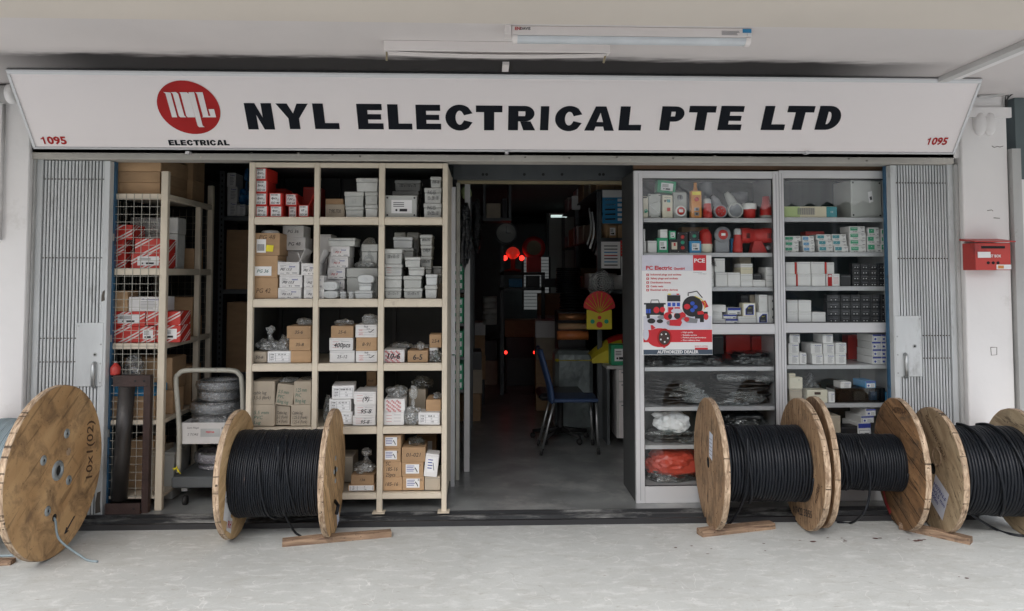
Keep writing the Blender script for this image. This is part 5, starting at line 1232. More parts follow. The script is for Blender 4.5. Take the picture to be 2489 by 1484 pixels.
# ================================================================ GLASS CABINETS
YC = .31
def cabinet(label, stile_l, stile_r, top, mid, bot, shelves, glass_x, dep=.5):
    f = 'D'
    xl = at(stile_l[0], 800, YC)[0]; xl2 = at(stile_l[1], 800, YC)[0]; xr1 = at(stile_r[0], 800, YC)[0]; xr = at(stile_r[1], 800, YC)[0]
    Z = lambda y, Y=YC: at((stile_l[0]+stile_r[1])/2, y, Y)[1]
    t = thing('glass_cabinet', label, 'glass cabinet', ((xl+xr)/2, YC, FL))
    zt = Z(top[0])
    for a, b_ in ((xl, xl2), (xr1, xr)):
        m = MB(); m.box(a, b_, YC, YC+.04, FL, zt, 'alu', c=.002); m.box((a+b_)/2-.0015, (a+b_)/2+.0015, YC-.0008, YC-.0002, FL+.02, zt-.02, 'ink_grey'); m.obj('stile', t)
    for a, b_ in (top, mid, bot):
        m = MB(); m.box(xl2+.0005, xr1-.0005, YC+.003, YC+.038, Z(b_) if b_ != bot[1] else FL, Z(a), 'alu', c=.002); m.obj('rail', t)
    out = []
    for a, b_ in shelves:
        Y = YC+.045; m = MB(); m.box(xl+.012, xr-.012, Y, Y+.008, Z(b_, Y), Z(a, Y), 'alu_shade', c=.001); m.box(xl+.012, xr-.012, Y+.008, YC+dep-.01, Z(a, Y)-.012, Z(a, Y)-.002, 'alu_shade'); m.obj('shelf_board', t)
        out.append(Z(a, Y))
    for a, b_ in ((top[1], mid[0]), (mid[1], bot[0])):
        m = MB(); m.poly([(xl2, YC+.02, Z(b_)), (xr1, YC+.02, Z(b_)), (xr1, YC+.02, Z(a)), (xl2, YC+.02, Z(a))], 'glass'); m.obj('glass_pane', t)
        m = MB(); g_ = .007; y0, y1 = YC+.014, YC+.019; z0, z1 = Z(b_), Z(a)
        m.box(xl2+.0006, xl2+g_, y0, y1, z0, z1, 'black_plastic'); m.box(xr1-g_, xr1-.0006, y0, y1, z0, z1, 'black_plastic'); m.box(xl2+g_, xr1-g_, y0, y1, z1-g_, z1-.0006, 'black_plastic'); m.box(xl2+g_, xr1-g_, y0, y1, z0+.0006, z0+g_, 'black_plastic'); m.obj('gasket', t)
    m = MB(); m.box(xl+.01, xr-.01, YC+dep-.008, YC+dep, FL, zt, 'back_teal'); m.obj('back_panel', t)
    m = MB(); m.box(xl+.002, xl+.008, YC+.041, YC+dep-.01, FL, zt, 'dark_sheet'); m.box(xr-.008, xr-.002, YC+.041, YC+dep-.01, FL, zt, 'alu_shade'); m.obj('side_panel', t)
    m = MB(); m.box(xl+.01, xr-.01, YC+.041, YC+dep-.01, zt-.02, zt-.002, 'alu_shade'); m.box(xl+.01, xr-.01, YC+.041, YC+dep-.01, FL, Z(bot[0])-.003, 'alu_shade'); m.obj('top_panel', t)
    return t, out, Z(mid[0]), Z(bot[0])
mat('back_teal', (.055, .085, .082), .5, var=.35, scale=3, stretch=(5, 1, .4))
tA, shA, zmA, zbA = cabinet('aluminium framed glass cabinet with the red and white poster on it', (1543, 1564), (1884, 1898), (415, 433), (787, 812), (1181, 1214),
                            [(529.5, 540), (614, 624), (697.5, 707), (787, 790), (891.5, 901), (988, 997.5), (1080.5, 1090), (1181, 1184)], None)
tB, shB, zmB, zbB = cabinet('aluminium framed glass cabinet partly behind the right blue post', (1899, 1910), (2158, 2172), (414, 433), (784, 808), (1181, 1214),
                            [(528, 539), (612.5, 623), (695.5, 706), (784, 787), (886, 896), (979.5, 990), (1080, 1090), (1181, 1184)], None)
mat('cardboard_dim', (.2, .12, .07), .8, var=.15, scale=5)
m = MB(); zt = at(1850, 410, YC)[1]; m.box(at(1540, 400, YC+.05)[0], at(2172, 400, YC+.05)[0], YC+.05, YC+.08, zt, 2.6, 'cardboard_dim'); tag(m.obj('cardboard_sheet', loc=(1.6, YC+.06, zt)), 'brown cardboard sheet filling the gap above the glass cabinets', 'cardboard')

def cb(i, sh, f, where): CUR[0] = Shelf(sh[i], YC+.062, where, YC+.48); CUR[1] = f
def knob(m, x, z, y, r, mk, h=.01): m.lathe((x, y, z), [(.0001, -h), (r*.85, -h), (r, -h*.7), (r, 0)], mk, 'Y', 16)
def stand(rect, name, label, cat, fn, dy=.0, dep=.06, parts=None):
    s, f = CUR; y = s.y+dy; x0, x1, z0, z1 = rc(f, *rect, y); z0 = s.rest(x0, x1, y, y+dep, z0)+.0008
    t = thing(name, label+' '+s.where, cat, ((x0+x1)/2, y+dep/2, z0)); fn(t, x0, x1, y, dep, z0, z1); s.sup.append((x0, x1, y, y+dep, z1)); return t
def body(mk, c=.004, nm='case'):
    def f(t, x0, x1, y, d, z0, z1): m = MB(); m.box(x0, x1, y, y+d, z0, z1, mk, c=c); m.obj(nm, t)
    return f
# ---- left cabinet, top shelf
cb(0, shA, 'W2', 'on top shelf, left cabinet')
def f(t, x0, x1, y, d, z0, z1):
    body('plastic_cream')(t, x0, x1, y, d, z0, z1); W = x1-x0; H = z1-z0
    m = MB(); knob(m, x0+.7*W, z0+.32*H, y, .013, 'button_green'); m.text('I', (x0+.7*W, y-.0105, z0+.32*H), .01, 'paper', bold=.03); m.obj('start_button', t)
    m = MB(); knob(m, x0+.15*W, z0+.32*H, y, .011, 'plug_red'); m.obj('stop_button', t); m = MB(); m.box(x0+.01, x1-.006, y-.001, y-.0002, z1-.014, z1-.006, 'ink'); m.obj('label', t)
stand((105, 378, 188, 606), 'motor_starter', 'cream starter box with round green button', 'motor starter', f)
def f(t, x0, x1, y, d, z0, z1):
    body('plastic_grey')(t, x0, x1, y, d, z0, z1)
    for a in (x0+.01, x1-.01):
        for b_ in (z0+.012, z1-.012): m = MB(); m.disc((a, y, b_), .005, 'ink', 'Y', .0015, 10); m.obj('screw', t)
    m = MB(); zc = (z0*.58+z1*.42); m.tube([(x1-.012, y-.004, z0+.66*(z1-z0)), (x0+.01, y-.004, zc+.02), (x1-.014, y-.004, zc-.04)], .003, 'plastic_pale', 6); m.obj('lever', t)
stand((195, 350, 327, 608), 'isolator_switch', 'pale grey isolator with a lever and four screws', 'isolator switch', f)
def f(t, x0, x1, y, d, z0, z1):
    body('plastic_cream')(t, x0, x1, y, d, z0, z1); W = x1-x0; H = z1-z0
    for nm, u0, u1, v0, v1, mk in (('button', .44, .74, .68, .81, 'carton_teal'), ('button', .44, .76, .3, .45, 'plug_red'), ('button', .18, .32, .69, .79, 'rust')):
        m = MB(); m.box(x0+u0*W, x0+u1*W, y-.007, y, z0+v0*H, z0+v1*H, mk, c=.001); m.obj(nm, t)
    m = MB(); m.text('telemecanique', (x0+.5*W, y-.001, z0+.9*H), .008, 'ink', maxw=W*.6); m.obj('lettering', t)
stand((347, 366, 460, 600), 'motor_starter', 'cream starter box with square teal and red buttons', 'motor starter', f)
def f(t, x0, x1, y, d, z0, z1):
    W = x1-x0; H = z1-z0; m = MB(); m.box(x0+.004, x1-.004, y+.02, y+d, z0+.0, z1, 'plastic_grey', c=.004); m.obj('case', t)
    m = MB(); knob(m, x0+.5*W, z0+.79*H, y+.02, .021, 'socket_grey', .012); m.box(x0+.47*W, x0+.53*W, y-.004, y+.01, z0+.72*H, z0+.86*H, 'black_plastic'); m.obj('rotary_switch', t)
    m = MB(); m.lathe((x0+.5*W, y+.02, z0+.27*H), [(.001, -.022), (.028, -.022), (.029, -.026), (.039, -.026), (.041, -.018), (.036, 0)], 'white_plastic', 'Y', 24, mks=['plug_red', 'plug_red', 'white_plastic', 'white_plastic', 'white_plastic']); m.box(x0+.38*W, x0+.66*W, y-.003, y-.0022, z0+.22*H, z0+.33*H, 'paper'); m.obj('socket_lid', t)
stand((468, 330, 628, 612), 'switched_socket', 'grey socket with rotary knob above a round red lid', 'socket', f)
s, f_ = CUR; q = rc('W2', 283, 205, 487, 345, s.y+.06)
o = box_at(q[0], q[1], q[2], q[3], s.y+.06, .08, 'green', 'green carton leaning tilted on the isolators on the top shelf of left cabinet', 'sch', '')
o.rotation_euler = (0, radians(6), 0)
def f(t, x0, x1, y, d, z0, z1):
    body('orange_plastic', .006)(t, x0, x1, y, d, z0, z1); W = x1-x0; H = z1-z0
    m = MB(); m.lathe((x0+.5*W, y, z0+.68*H), [(.0001, -.014), (.014, -.014), (.016, -.01), (.016, 0)], 'lens_red', 'Y', 16); m.obj('stop_button', t)
    for v in (.32, .15):
        m = MB(); m.box(x0+.28*W, x0+.72*W, y-.004, y, z0+(v-.06)*H, z0+(v+.06)*H, 'socket_grey', c=.001); m.disc((x0+.5*W, y-.004, z0+v*H), .008, 'ink', 'Y', .003, 12); m.obj('button', t)
    m = MB(); m.box(x0+.1*W, x0+.9*W, y-.001, y, z0+.84*H, z0+.96*H, 'paper_yellow'); m.obj('label', t)
    m = MB(); m.lathe(((x0+x1)/2, y+d/2, z1), [(.018, 0), (.012, .03), (.012, .06)], 'orange_plastic', 'Z', 12); m.obj('cable_grommet', t)
stand((665, 315, 780, 608), 'crane_pendant', 'orange hand pendant with push buttons', 'pendant control', f)
def plug(t, x0, x1, y, d, z0, z1, top='plastic_pale', k=.25):
    m = MB(); r = (x1-x0)/2; H = z1-z0; c = ((x0+x1)/2, y+d/2, z0)
    m.lathe(c, [(.001, 0), (r, 0), (r, H*.2), (r*.93, H*.22), (r*.93, H*.42), (r*.8, H*.5), (r*.72, H*(1-k)), (r*.75, H*(1-k)+.001)], 'plug_red', 'Z', 18); m.obj('plug_body', t)
    m = MB(); m.lathe((c[0], c[1], z0+H*(1-k)), [(r*.75, 0), (r*.78, H*.02), (r*.72, H*k*.8), (r*.5, H*k), (.001, H*k)], top, 'Z', 18); m.obj('cable_collar', t)
stand((802, 400, 908, 612), 'industrial_plug', 'upright red plug with grey collar beside orange pendant', 'plug', plug)
def face_socket(r_in, mk_in, mk_out, tube=None):
    def f(t, x0, x1, y, d, z0, z1):
        r = (x1-x0)/2; c = ((x0+x1)/2, y, z0+r)
        m = MB(); m.lathe(c, [(.001, .004), (r*r_in, .004), (r*r_in, 0), (r*.96, 0), (r, .006), (r*.97, .03), (r*.7, d), (.001, d)], mk_out, 'Y', 28, mks=[mk_in, mk_out, mk_out, mk_out, mk_out, mk_out, mk_out]); m.obj('socket_shell', t)
        if mk_in != 'socket_grey':
            m = MB()
            for a in (0, 1.25, 2.5, 3.75, 5.): m.tube([(c[0]+r*.4*cos(a), y+.004, c[2]+r*.4*sin(a)), (c[0]+r*.4*cos(a), y-.006, c[2]+r*.4*sin(a))], .003, 'steel', 8)
            m.obj('pins', t)
        if tube:
            m = MB(); m.tube([(c[0]-r*.1, y+d*.6, c[2]+r*.6), (c[0]-r*.5, y+d*.7, c[2]+r*1.6), (c[0]-r*1.0, y+d*.7, c[2]+r*2.3)], [r*.62, r*.55, r*.3], tube, 14); m.obj('cable_sleeve', t)
    return f
stand((915, 450, 1065, 610), 'industrial_plug', 'grey and red plug with pins facing out and bent sleeve', 'plug', face_socket(.8, 'plug_red', 'socket_grey', 'socket_grey'))
stand((1068, 438, 1240, 614), 'industrial_plug', 'large grey round socket ring facing out', 'socket', face_socket(.82, 'socket_grey', 'plastic_grey', 'plastic_grey'), dy=.0)
def f(t, x0, x1, y, d, z0, z1):
    r = (x1-x0)/2; H = z1-z0; c = ((x0+x1)/2, y+d, z0); m = MB(); m.lathe(c, [(.001, 0), (r*.8, 0), (r*.85, H*.55), (r, H*.6)], 'plug_red', 'Z', 20); m.obj('plug_body', t)
    m = MB(); m.lathe((c[0], c[1], z0+H*.6), [(r, 0), (r*1.02, H*.35), (r*.9, H*.4), (.001, H*.4)], 'white_plastic', 'Z', 20); m.obj('lid', t)
stand((1245, 452, 1400, 585), 'industrial_plug', 'squat red socket with white lid', 'socket', f, dep=.04)
def f(t, x0, x1, y, d, z0, z1):
    r = (x1-x0)/2; H = z1-z0; c = ((x0+x1)/2, y+d, z0); m = MB(); m.lathe(c, [(.001, 0), (r*.95, 0), (r, H*.08), (r*.9, H*.14)], 'plastic_grey', 'Z', 20); m.obj('base', t)
    m = MB(); m.lathe((c[0], c[1], z0+H*.14), [(r*.9, 0), (r*.85, H*.25), (r*.6, H*.55), (r*.5, H*.84), (.001, H*.86)], 'plug_red', 'Z', 20); m.obj('plug_body', t)
stand((1438, 368, 1592, 600), 'industrial_plug', 'red cone shaped plug on grey base at the right end', 'plug', f, dep=.05)
stand((1130, 318, 1290, 600), 'industrial_plug', 'grey round plug standing behind the ring', 'plug', lambda t, x0, x1, y, d, z0, z1: plug_grey(t, x0, x1, y, d, z0, z1), dy=.15)if False else None
def f(t, x0, x1, y, d, z0, z1):
    m = MB(); r = (x1-x0)/2; H = z1-z0; m.lathe(((x0+x1)/2, y+d/2, z0), [(.001, 0), (r*.6, 0), (r*.6, H*.6), (r, H*.65), (r, H*.96), (.001, H)], 'socket_grey', 'Z', 20); m.obj('plug_body', t)
stand((1120, 320, 1295, 600), 'industrial_plug', 'tall grey plug standing behind the ring', 'plug', f, dy=.16); stand((765, 205, 905, 600), 'industrial_plug', 'tall dark grey plug at the back', 'plug', f, dy=.2)
# ---- second shelf
cb(1, shA, 'W2', 'on second shelf, left cabinet')
C((116, 870, 168, 997), 'white', 'narrow cream carton at the left end', dep=.1); C((116, 740, 160, 868), 'white', 'upper narrow cream carton at left', dep=.1)
C((183, 868, 286, 998), 'white', 'plain white carton beside green one', dep=.1)
C((290, 836, 414, 997), 'green', 'large green carton with white label', 'sch', '', dep=.1)
C((320, 742, 405, 836), 'white', 'white carton on the large green one', dep=.08)
def f(t, x0, x1, y, d, z0, z1):
    body('black_plastic')(t, x0, x1, y, d, z0, z1); m = MB(); m.box(x0+(x1-x0)*.3, x0+(x1-x0)*.95, y-.006, y, z0+(z1-z0)*.25, z0+(z1-z0)*.78, 'plastic_cream', c=.001); m.box(x0+(x1-x0)*.52, x0+(x1-x0)*.75, y-.008, y-.006, z0+(z1-z0)*.5, z0+(z1-z0)*.74, 'plug_red'); m.obj('face_plate', t)
stand((420, 852, 512, 994), 'breaker_switch', 'black breaker with cream face plate', 'breaker', f)
C((421, 757, 498, 850), 'green', 'small green carton on the black breaker', 'sch', '', dep=.08)
def btn(cols, mk='black_plastic'):
    def f(t, x0, x1, y, d, z0, z1):
        body(mk)(t, x0, x1, y, d, z0, z1); n = len(cols)
        for a in (x0+.007, x1-.007):
            for b_ in (z0+.008, z1-.008): m = MB(); m.disc((a, y, b_), .0032, 'steel', 'Y', .001, 8); m.obj('screw', t)
        for i, c_ in enumerate(cols):
            z = z1-(z1-z0)*(i+.9)/(n+.8) if n > 1 else (z0+z1)/2
            m = MB(); knob(m, (x0+x1)/2-.002, z, y, .0135, c_, .012); m.obj('button', t)
    return f
stand((512, 772, 628, 992), 'push_button_box', 'black box with three coloured push buttons', 'push button box', btn(('plug_red', 'button_green', 'plug_red')))
C((645, 870, 777, 993), 'blue', 'bright blue carton with white label', 'sch', '', dep=.09)
stand((642, 762, 755, 868), 'push_button_box', 'black box with one green push button on the blue carton', 'push button box', btn(('button_green',)))
C((560, 716, 860, 990), 'card', 'brown carton hidden at the back', dy=.25, dep=.12)
def f(t, x0, x1, y, d, z0, z1):
    r = (x1-x0)/2; H = z1-z0; c = ((x0+x1)/2, y+r, z0)
    m = MB(); m.lathe(c, [(.001, 0), (r*.8, 0), (r*.95, H*.06), (r, H*.34), (r*.98, H*.36)], 'plastic_cream', 'Z', 24); m.obj('lamp_base', t)
    m = MB(); m.lathe((c[0], c[1], z0+H*.36), [(r*.98, 0), (r, H*.06), (r*.94, H*.08), (r*.94, H*.34), (r*.75, H*.52), (r*.4, H*.62), (.001, H*.64)], 'lens_red', 'Z', 28); m.obj('lens', t)
    m = MB()
    for k in range(5): m.tube(poly_smooth_path([(c[0]+.005*k, y-.004, z0), (c[0]+.015+.004*k, y-.008, z0-.03), (c[0]+.03+.006*k, y-.01, z0-.07), (c[0]+.02+.01*k, y-.01, z0-.1), (c[0]+.04, y-.01, z0-.06)]), .0013, 'rust' if k % 2 else 'black_plastic', 4)
    m.obj('lead_wire', t)
stand((760, 728, 918, 975), 'warning_beacon', 'red domed warning beacon on cream base with dangling wires', 'beacon', f, dep=.08)
def f(t, x0, x1, y, d, z0, z1):
    W = x1-x0; H = z1-z0; r = W*.48; m = MB(); m.box(x0+.01, x1-.012, y+.012, y+d, z0, z0+H*.5, 'socket_grey', c=.006)
    m.obj('case', t)
    for u in (.3, .68): m = MB(); m.lathe((x0+u*W, y+.012, z0+H*.17), [(.010, -.001), (.012, -.003), (.013, 0)], 'socket_grey', 'Y', 14); m.obj('knockout', t)
    m = MB(); m.lathe((x0+.5*W, y+.014, z1-r), [(.001, -.02), (r*.58, -.02), (r*.6, -.016), (r*.95, -.016), (r, -.006), (r*.9, .03)], 'socket_grey', 'Y', 28, mks=['plug_red', 'plug_red', 'socket_grey', 'socket_grey', 'socket_grey']); m.box(x0+.38*W, x0+.62*W, y-.008, y-.0065, z1-r-.008, z1-r+.01, 'paper'); m.obj('socket_lid', t)
stand((922, 710, 1108, 988), 'industrial_socket', 'grey socket with big round red centred lid', 'socket', f)
C((1100, 840, 1145, 985), 'blue', 'dark blue carton squeezed between socket and plug', dy=.05, dep=.06)
stand((1135, 732, 1242, 990), 'industrial_plug', 'upright red plug with grey cap next to siren', 'plug', plug)
def f(t, x0, x1, y, d, z0, z1):
    W = x1-x0; H = z1-z0; zc = z0+H*.68; r = H*.3
    m = MB(); m.lathe((x0, y+r, zc), [(.001, 0), (r*.95, .0), (r, .01), (r, W*.28), (r*.9, W*.285), (r*.9, W*.68), (r, W*.69), (r, W*.93), (r*.8, W), (.001, W)], 'plug_red', 'X', 28)
    m.obj('siren_body', t)
    for k in (.12, .16, .2, .76, .81, .86): m = MB(); m.box(x0+k*W, x0+(k+.018)*W, y-.003, y+.01, zc-r*.4, zc+r*.25, 'gap_dark'); m.obj('vent_slot', t)
    m = MB(); m.add([(x0+W*.3, y+.03, z0), (x0+W*.8, y+.03, z0), (x0+W*.62, y+.03, zc-r*.7), (x0+W*.4, y+.03, zc-r*.7), (x0+W*.3, y+.1, z0), (x0+W*.8, y+.1, z0), (x0+W*.62, y+.1, zc-r*.7), (x0+W*.4, y+.1, zc-r*.7)], [(0, 1, 2, 3), (5, 4, 7, 6), (1, 5, 6, 2), (0, 3, 7, 4)], 'plug_red'); m.obj('foot', t)
    m = MB(); knob(m, x0+.82*W, z0+H*.2, y+.04, .018, 'socket_grey', .02); m.obj('cable_outlet', t)
stand((1232, 715, 1592, 988), 'motor_siren', 'large red motor siren on a foot', 'siren', f, dep=.12)
# ---- third shelf
cb(2, shA, 'W2', 'on third shelf, left cabinet')
C((880, 1322, 916, 1372), 'white', 'slim white carton lowest by the poster', dep=.15); C((880, 1266, 915, 1320), 'white', 'slim white carton second by the poster', dep=.15); C((880, 1212, 914, 1264), 'white', 'slim white carton third by the poster', dep=.15); C((880, 1104, 912, 1210), 'white', 'slim white carton topmost by the poster', dep=.15)
C((928, 1217, 1065, 1372), 'white', 'square white carton, left of the two large', dep=.15); C((1068, 1217, 1205, 1372), 'white', 'square white carton, right of the two large', dep=.15)
C((917, 1062, 1036, 1216), 'white', 'white carton on the left large square one', dep=.15)
for k, (a, b_) in enumerate(((1300, 1370), (1232, 1298), (1161, 1230), (1120, 1160))): C((1206, a, 1343, b_), 'cream' if k in (2,) else 'white', 'white carton, %s of the middle stack of four' % ('lowest', 'second up', 'third up', 'topmost')[k], dep=.15)
C((1190, 1050, 1325, 1120), 'cardg', 'dull carton behind the stack of four', dy=.15, dep=.15)
C((1345, 1298, 1482, 1368), 'white', 'white carton right of the stack of four', dep=.15); C((1345, 1228, 1440, 1296), 'black', 'dark carton on a white one', dy=.02, dep=.12)
for k, (a, b_) in enumerate(((1298, 1366), (1230, 1297), (1160, 1228))): C((1484, a, 1600, b_), 'white', 'white carton, %s of the right stack of three' % ('lowest', 'middle', 'topmost')[k], dep=.15)
# ---- fourth shelf
cb(3, shA, 'W3', 'on fourth shelf, left cabinet')
C((816, 358, 943, 405), 'white', 'flat white carton at the left end', dep=.15)
C((945, 357, 1070, 404), 'white', 'flat white and blue carton, lowest', 'eaton', '', dep=.15); C((925, 314, 1060, 356), 'white', 'flat white and blue carton, middle', 'eaton', '', dep=.15); C((965, 246, 1100, 312), 'white', 'flat white and blue carton, topmost', 'eaton', '', dep=.15)
C((805, 290, 925, 356), 'white', 'long white carton under the ribboned one', dep=.15, rot=-5)
o = C((806, 218, 960, 290), 'white', 'long white carton tied with yellow ribbon', dep=.15, rot=-6)
C((1072, 332, 1254, 402), 'white', 'wide white carton in the middle', dep=.15); C((1118, 198, 1250, 326), 'cream', 'cream carton with black emblem, upper', 'emblem', '', dep=.08)
C((1256, 290, 1380, 400), 'white', 'carton with black emblem, lower', 'emblem', '', dep=.08); C((1280, 116, 1370, 288), 'white', 'tall white carton on the emblem one', dep=.08)
def f(t, x0, x1, y, d, z0, z1):
    body('cable_trunk')(t, x0, x1, y, d, z0, z1)
    for k in range(3): m = MB(); knob(m, (x0+x1)/2, z0+(z1-z0)*(.22+.29*k), y, .0115, 'black_plastic', .012); m.obj('knob', t)
stand((1380, 122, 1474, 400), 'control_panel', 'narrow grey panel with three black knobs', 'control panel', f)
C((1100, 120, 1182, 196), 'black', 'dark small carton at the back left', dy=.1, dep=.1); C((1190, 118, 1258, 194), 'cardg', 'grey small carton at the back', dy=.1, dep=.1)
# ---- poster on the pane
q = rc('D', 1560, 620, 1730, 862, YC-.006)
x0, x1, z0, z1 = q; W = x1-x0; H = z1-z0
po = thing('poster', 'white and red poster of plugs stuck on the left glass cabinet', 'poster', ((x0+x1)/2, YC-.002, z0))
YP = YC-.006
FR['W2p'] = FR['W2']
def R(m, f, a, b_, c, d, mk, k): 
    p = rc(f, a, b_, c, d, YP); m.box(p[0], p[1], YP-.0006*k, YP-.0006*(k-1)-.0001, p[2], p[3], mk)
def G(m, f, pts, mk, k): m.poly([tuple(pt(f, x, y, YP-.0006*k)) for x, y in pts], mk)
def circ(m, f, x, y, rx, ry, mk, k, n=20): G(m, f, [(x+rx*cos(2*pi*i/n), y+ry*sin(2*pi*i/n)) for i in range(n)][::-1], mk, k)
mat('poster_lilac', (.5, .48, .6), .5, var=.02); mat('poster_navy', (.05, .075, .11), .5); mat('poster_red', (.6, .02, .03), .45); mat('poster_blue', (.03, .09, .5), .5); mat('poster_pale', (.62, .62, .70), .5)
m = MB(); m.box(x0, x1, YP, YC-.0008, z0, z1, 'paper'); R(m, 'W2', 120, 1025, 682, 1198, 'poster_pale', 1); R(m, 'W3', 125, 330, 805, 462, 'poster_pale', 1); m.obj('sheet', po)
m = MB(); R(m, 'W3', 125, 466, 812, 590, 'poster_red', 2); m.obj('colour_band', po); m = MB(); R(m, 'W2', 684, 1025, 828, 1197, 'poster_red', 2); m.obj('colour_band', po); m = MB(); R(m, 'W3', 640, 645, 770, 664, 'poster_red', 1); m.obj('colour_band', po); m = MB(); R(m, 'W3', 126, 665, 816, 713, 'poster_navy', 2); m.obj('colour_band', po)
m = MB()
def T(s, f, x, y, h, mk, wpx=None, bold=.02, k=4):
    a = pt(f, x, y, YP-.0006*k); b2 = pt(f, x+(wpx or 10), y, YP); h2 = (pt(f, x, y-h, YP)-pt(f, x, y, YP)).z
    m.text(s, a, h2, mk, bold=bold, wid=(b2.x-a.x) if wpx else None, center=True) if False else m.text(s, ((a.x+b2.x)/2, a.y, a.z), h2, mk, bold=bold, wid=b2.x-a.x)
T('PCE', 'W2', 696, 1086, 42, 'paper', 118, .03); T('PC Electric', 'W2', 166, 1166, 42, 'poster_red', 286, .03); T('GesmbH', 'W2', 472, 1174, 26, 'poster_red', 118, .03)
for i, (s_, w_) in enumerate((('Industrial plugs and sockets', 338), ('Safety plugs and sockets', 300), ('Distribution boxes', 222), ('Cable reels', 138), ('Electrical safety devices', 300))): T(s_, 'W2', 216, 1243+42*i, 20, 'poster_red', w_, .02); 
for i in range(5): R(m, 'W2', 170, 1231+42*i, 198, 1256+42*i, 'poster_red', 1); R(m, 'W2', 178, 1238+42*i, 190, 1249+42*i, 'paper', 2)
for i, (s_, w_) in enumerate((('High quality', 102), ('Reliable service', 138), ('Perfect price-performance', 230), ('Short delivery times', 170))):
    T(s_, 'W3', 521, 493+26.5*i, 14, 'paper', w_, .02); m.tube([tuple(pt('W3', 500, 492+26.5*i, YP-.003)), tuple(pt('W3', 507, 498+26.5*i, YP-.003)), tuple(pt('W3', 517, 487+26.5*i, YP-.003))], .0008, 'paper', 4)
T('MADE IN AUSTRIA', 'W3', 640, 630, 12, 'poster_red', 130, .01, 2); T('AUTHORIZED DEALER', 'W3', 264, 688, 30, 'paper', 412, .04); T('Connection', 'W2', 684, 1215, 10, 'ink_grey', 100, .01, 2); T('to the future', 'W2', 744, 1231, 10, 'ink_grey', 86, .01, 2)
m.obj('lettering', po)
m = MB()
G(m, 'W3', [(128, 203), (160, 203), (180, 345), (128+40, 350), (172, 300), (320, 300), (335, 345), (300, 345), (330, 205), (348, 203), (330, 330), (150, 325)], 'poster_navy', 2) if False else None
R(m, 'W3', 150, 208, 330, 318, 'black_plastic', 2); R(m, 'W3', 130, 198, 348, 214, 'black_plastic', 3); R(m, 'W3', 158, 318, 190, 352, 'black_plastic', 2); R(m, 'W3', 296, 318, 330, 345, 'black_plastic', 2)
m.tube([tuple(pt('W3', x, y, YP-.002)) for x, y in ((198, 200), (204, 168), (275, 168), (284, 200))], .0028, 'black_plastic', 6)
R(m, 'W3', 362, 105, 492, 290, 'poster_pale', 2); R(m, 'W3', 362, 120, 494, 182, 'black_plastic', 3); R(m, 'W3', 372, 240, 424, 300, 'poster_red', 4); R(m, 'W3', 436, 240, 490, 270, 'poster_red', 4); R(m, 'W3', 370, 104, 400, 117, 'paper_yellow', 3); R(m, 'W3', 456, 104, 482, 117, 'poster_red', 3)
for x in (383, 429, 475): R(m, 'W3', x-16, 195, x+16, 231, 'poster_blue', 3)
for x in (160, 186): R(m, 'W3', x-10, 258, x+10, 300, 'poster_blue', 4)
circ(m, 'W3', 256, 268, 30, 32, 'poster_red', 4); circ(m, 'W3', 316, 265, 26, 28, 'poster_red', 5)
circ(m, 'W3', 616, 232, 102, 104, 'black_plastic', 3, 32); m.tube([tuple(pt('W3', x, y, YP-.003)) for x, y in ((574, 128), (572, 98), (660, 80), (715, 145))], .0035, 'black_plastic', 6)
m.tube([tuple(pt('W3', x, y, YP-.001)) for x, y in ((640, 130), (700, 160), (742, 200), (735, 262))], .003, 'paper_yellow', 6)
circ(m, 'W3', 562, 235, 32, 28, 'poster_red', 4); circ(m, 'W3', 616, 202, 22, 20, 'poster_blue', 4); circ(m, 'W3', 645, 238, 22, 20, 'poster_blue', 5); circ(m, 'W3', 616, 270, 22, 20, 'poster_blue', 6)
G(m, 'W3', [(705, 180), (745, 172), (778, 235), (738, 248)], 'poster_red', 5); R(m, 'W3', 640, 285, 768, 355, 'black_plastic', 4); G(m, 'W3', [(665, 285), (720, 275), (735, 310), (670, 315)], 'poster_red', 5); circ(m, 'W3', 752, 335, 24, 32, 'poster_red', 5); R(m, 'W3', 690, 350, 730, 390, 'black_plastic', 3)
circ(m, 'W3', 370, 330, 42, 40, 'poster_red', 6); circ(m, 'W3', 392, 333, 20, 26, 'black_plastic', 7); circ(m, 'W3', 490, 325, 60, 42, 'poster_red', 6); circ(m, 'W3', 465, 328, 30, 30, 'black_plastic', 7); circ(m, 'W3', 460, 278, 58, 24, 'poster_pale', 7)
G(m, 'W3', [(505, 350), (560, 335), (670, 362), (660, 400), (560, 395)], 'socket_grey', 7); circ(m, 'W3', 558, 362, 26, 24, 'poster_red', 8); circ(m, 'W3', 305, 340, 40, 20, 'socket_grey', 5)
circ(m, 'W3', 205, 378, 40, 26, 'black_plastic', 5); circ(m, 'W3', 290, 380, 32, 20, 'black_plastic', 6); G(m, 'W3', [(358, 385), (390, 368), (500, 362), (512, 395), (495, 430), (390, 425), (362, 410)], 'poster_red', 8); G(m, 'W3', [(355, 390), (388, 372), (388, 420), (362, 412)], 'socket_grey', 9)
circ(m, 'W3', 285, 545, 125, 95, 'poster_red', 3, 32); circ(m, 'W3', 335, 545, 72, 92, 'sign_red', 4, 28); circ(m, 'W3', 336, 545, 58, 72, 'rust', 5, 28); G(m, 'W3', [(196, 420), (216, 418), (248, 448), (205, 470)], 'poster_red', 3); G(m, 'W3', [(312, 628), (350, 625), (342, 648), (320, 645)], 'poster_red', 6)
circ(m, 'W3', 150, 510, 30, 62, 'poster_pale', 4)
for x, y in ((307, 513), (351, 509), (369, 551), (300, 563), (338, 588)): circ(m, 'W3', x, y, 8, 9, 'paper', 6, 10)
m.obj('plug_pictures', po)
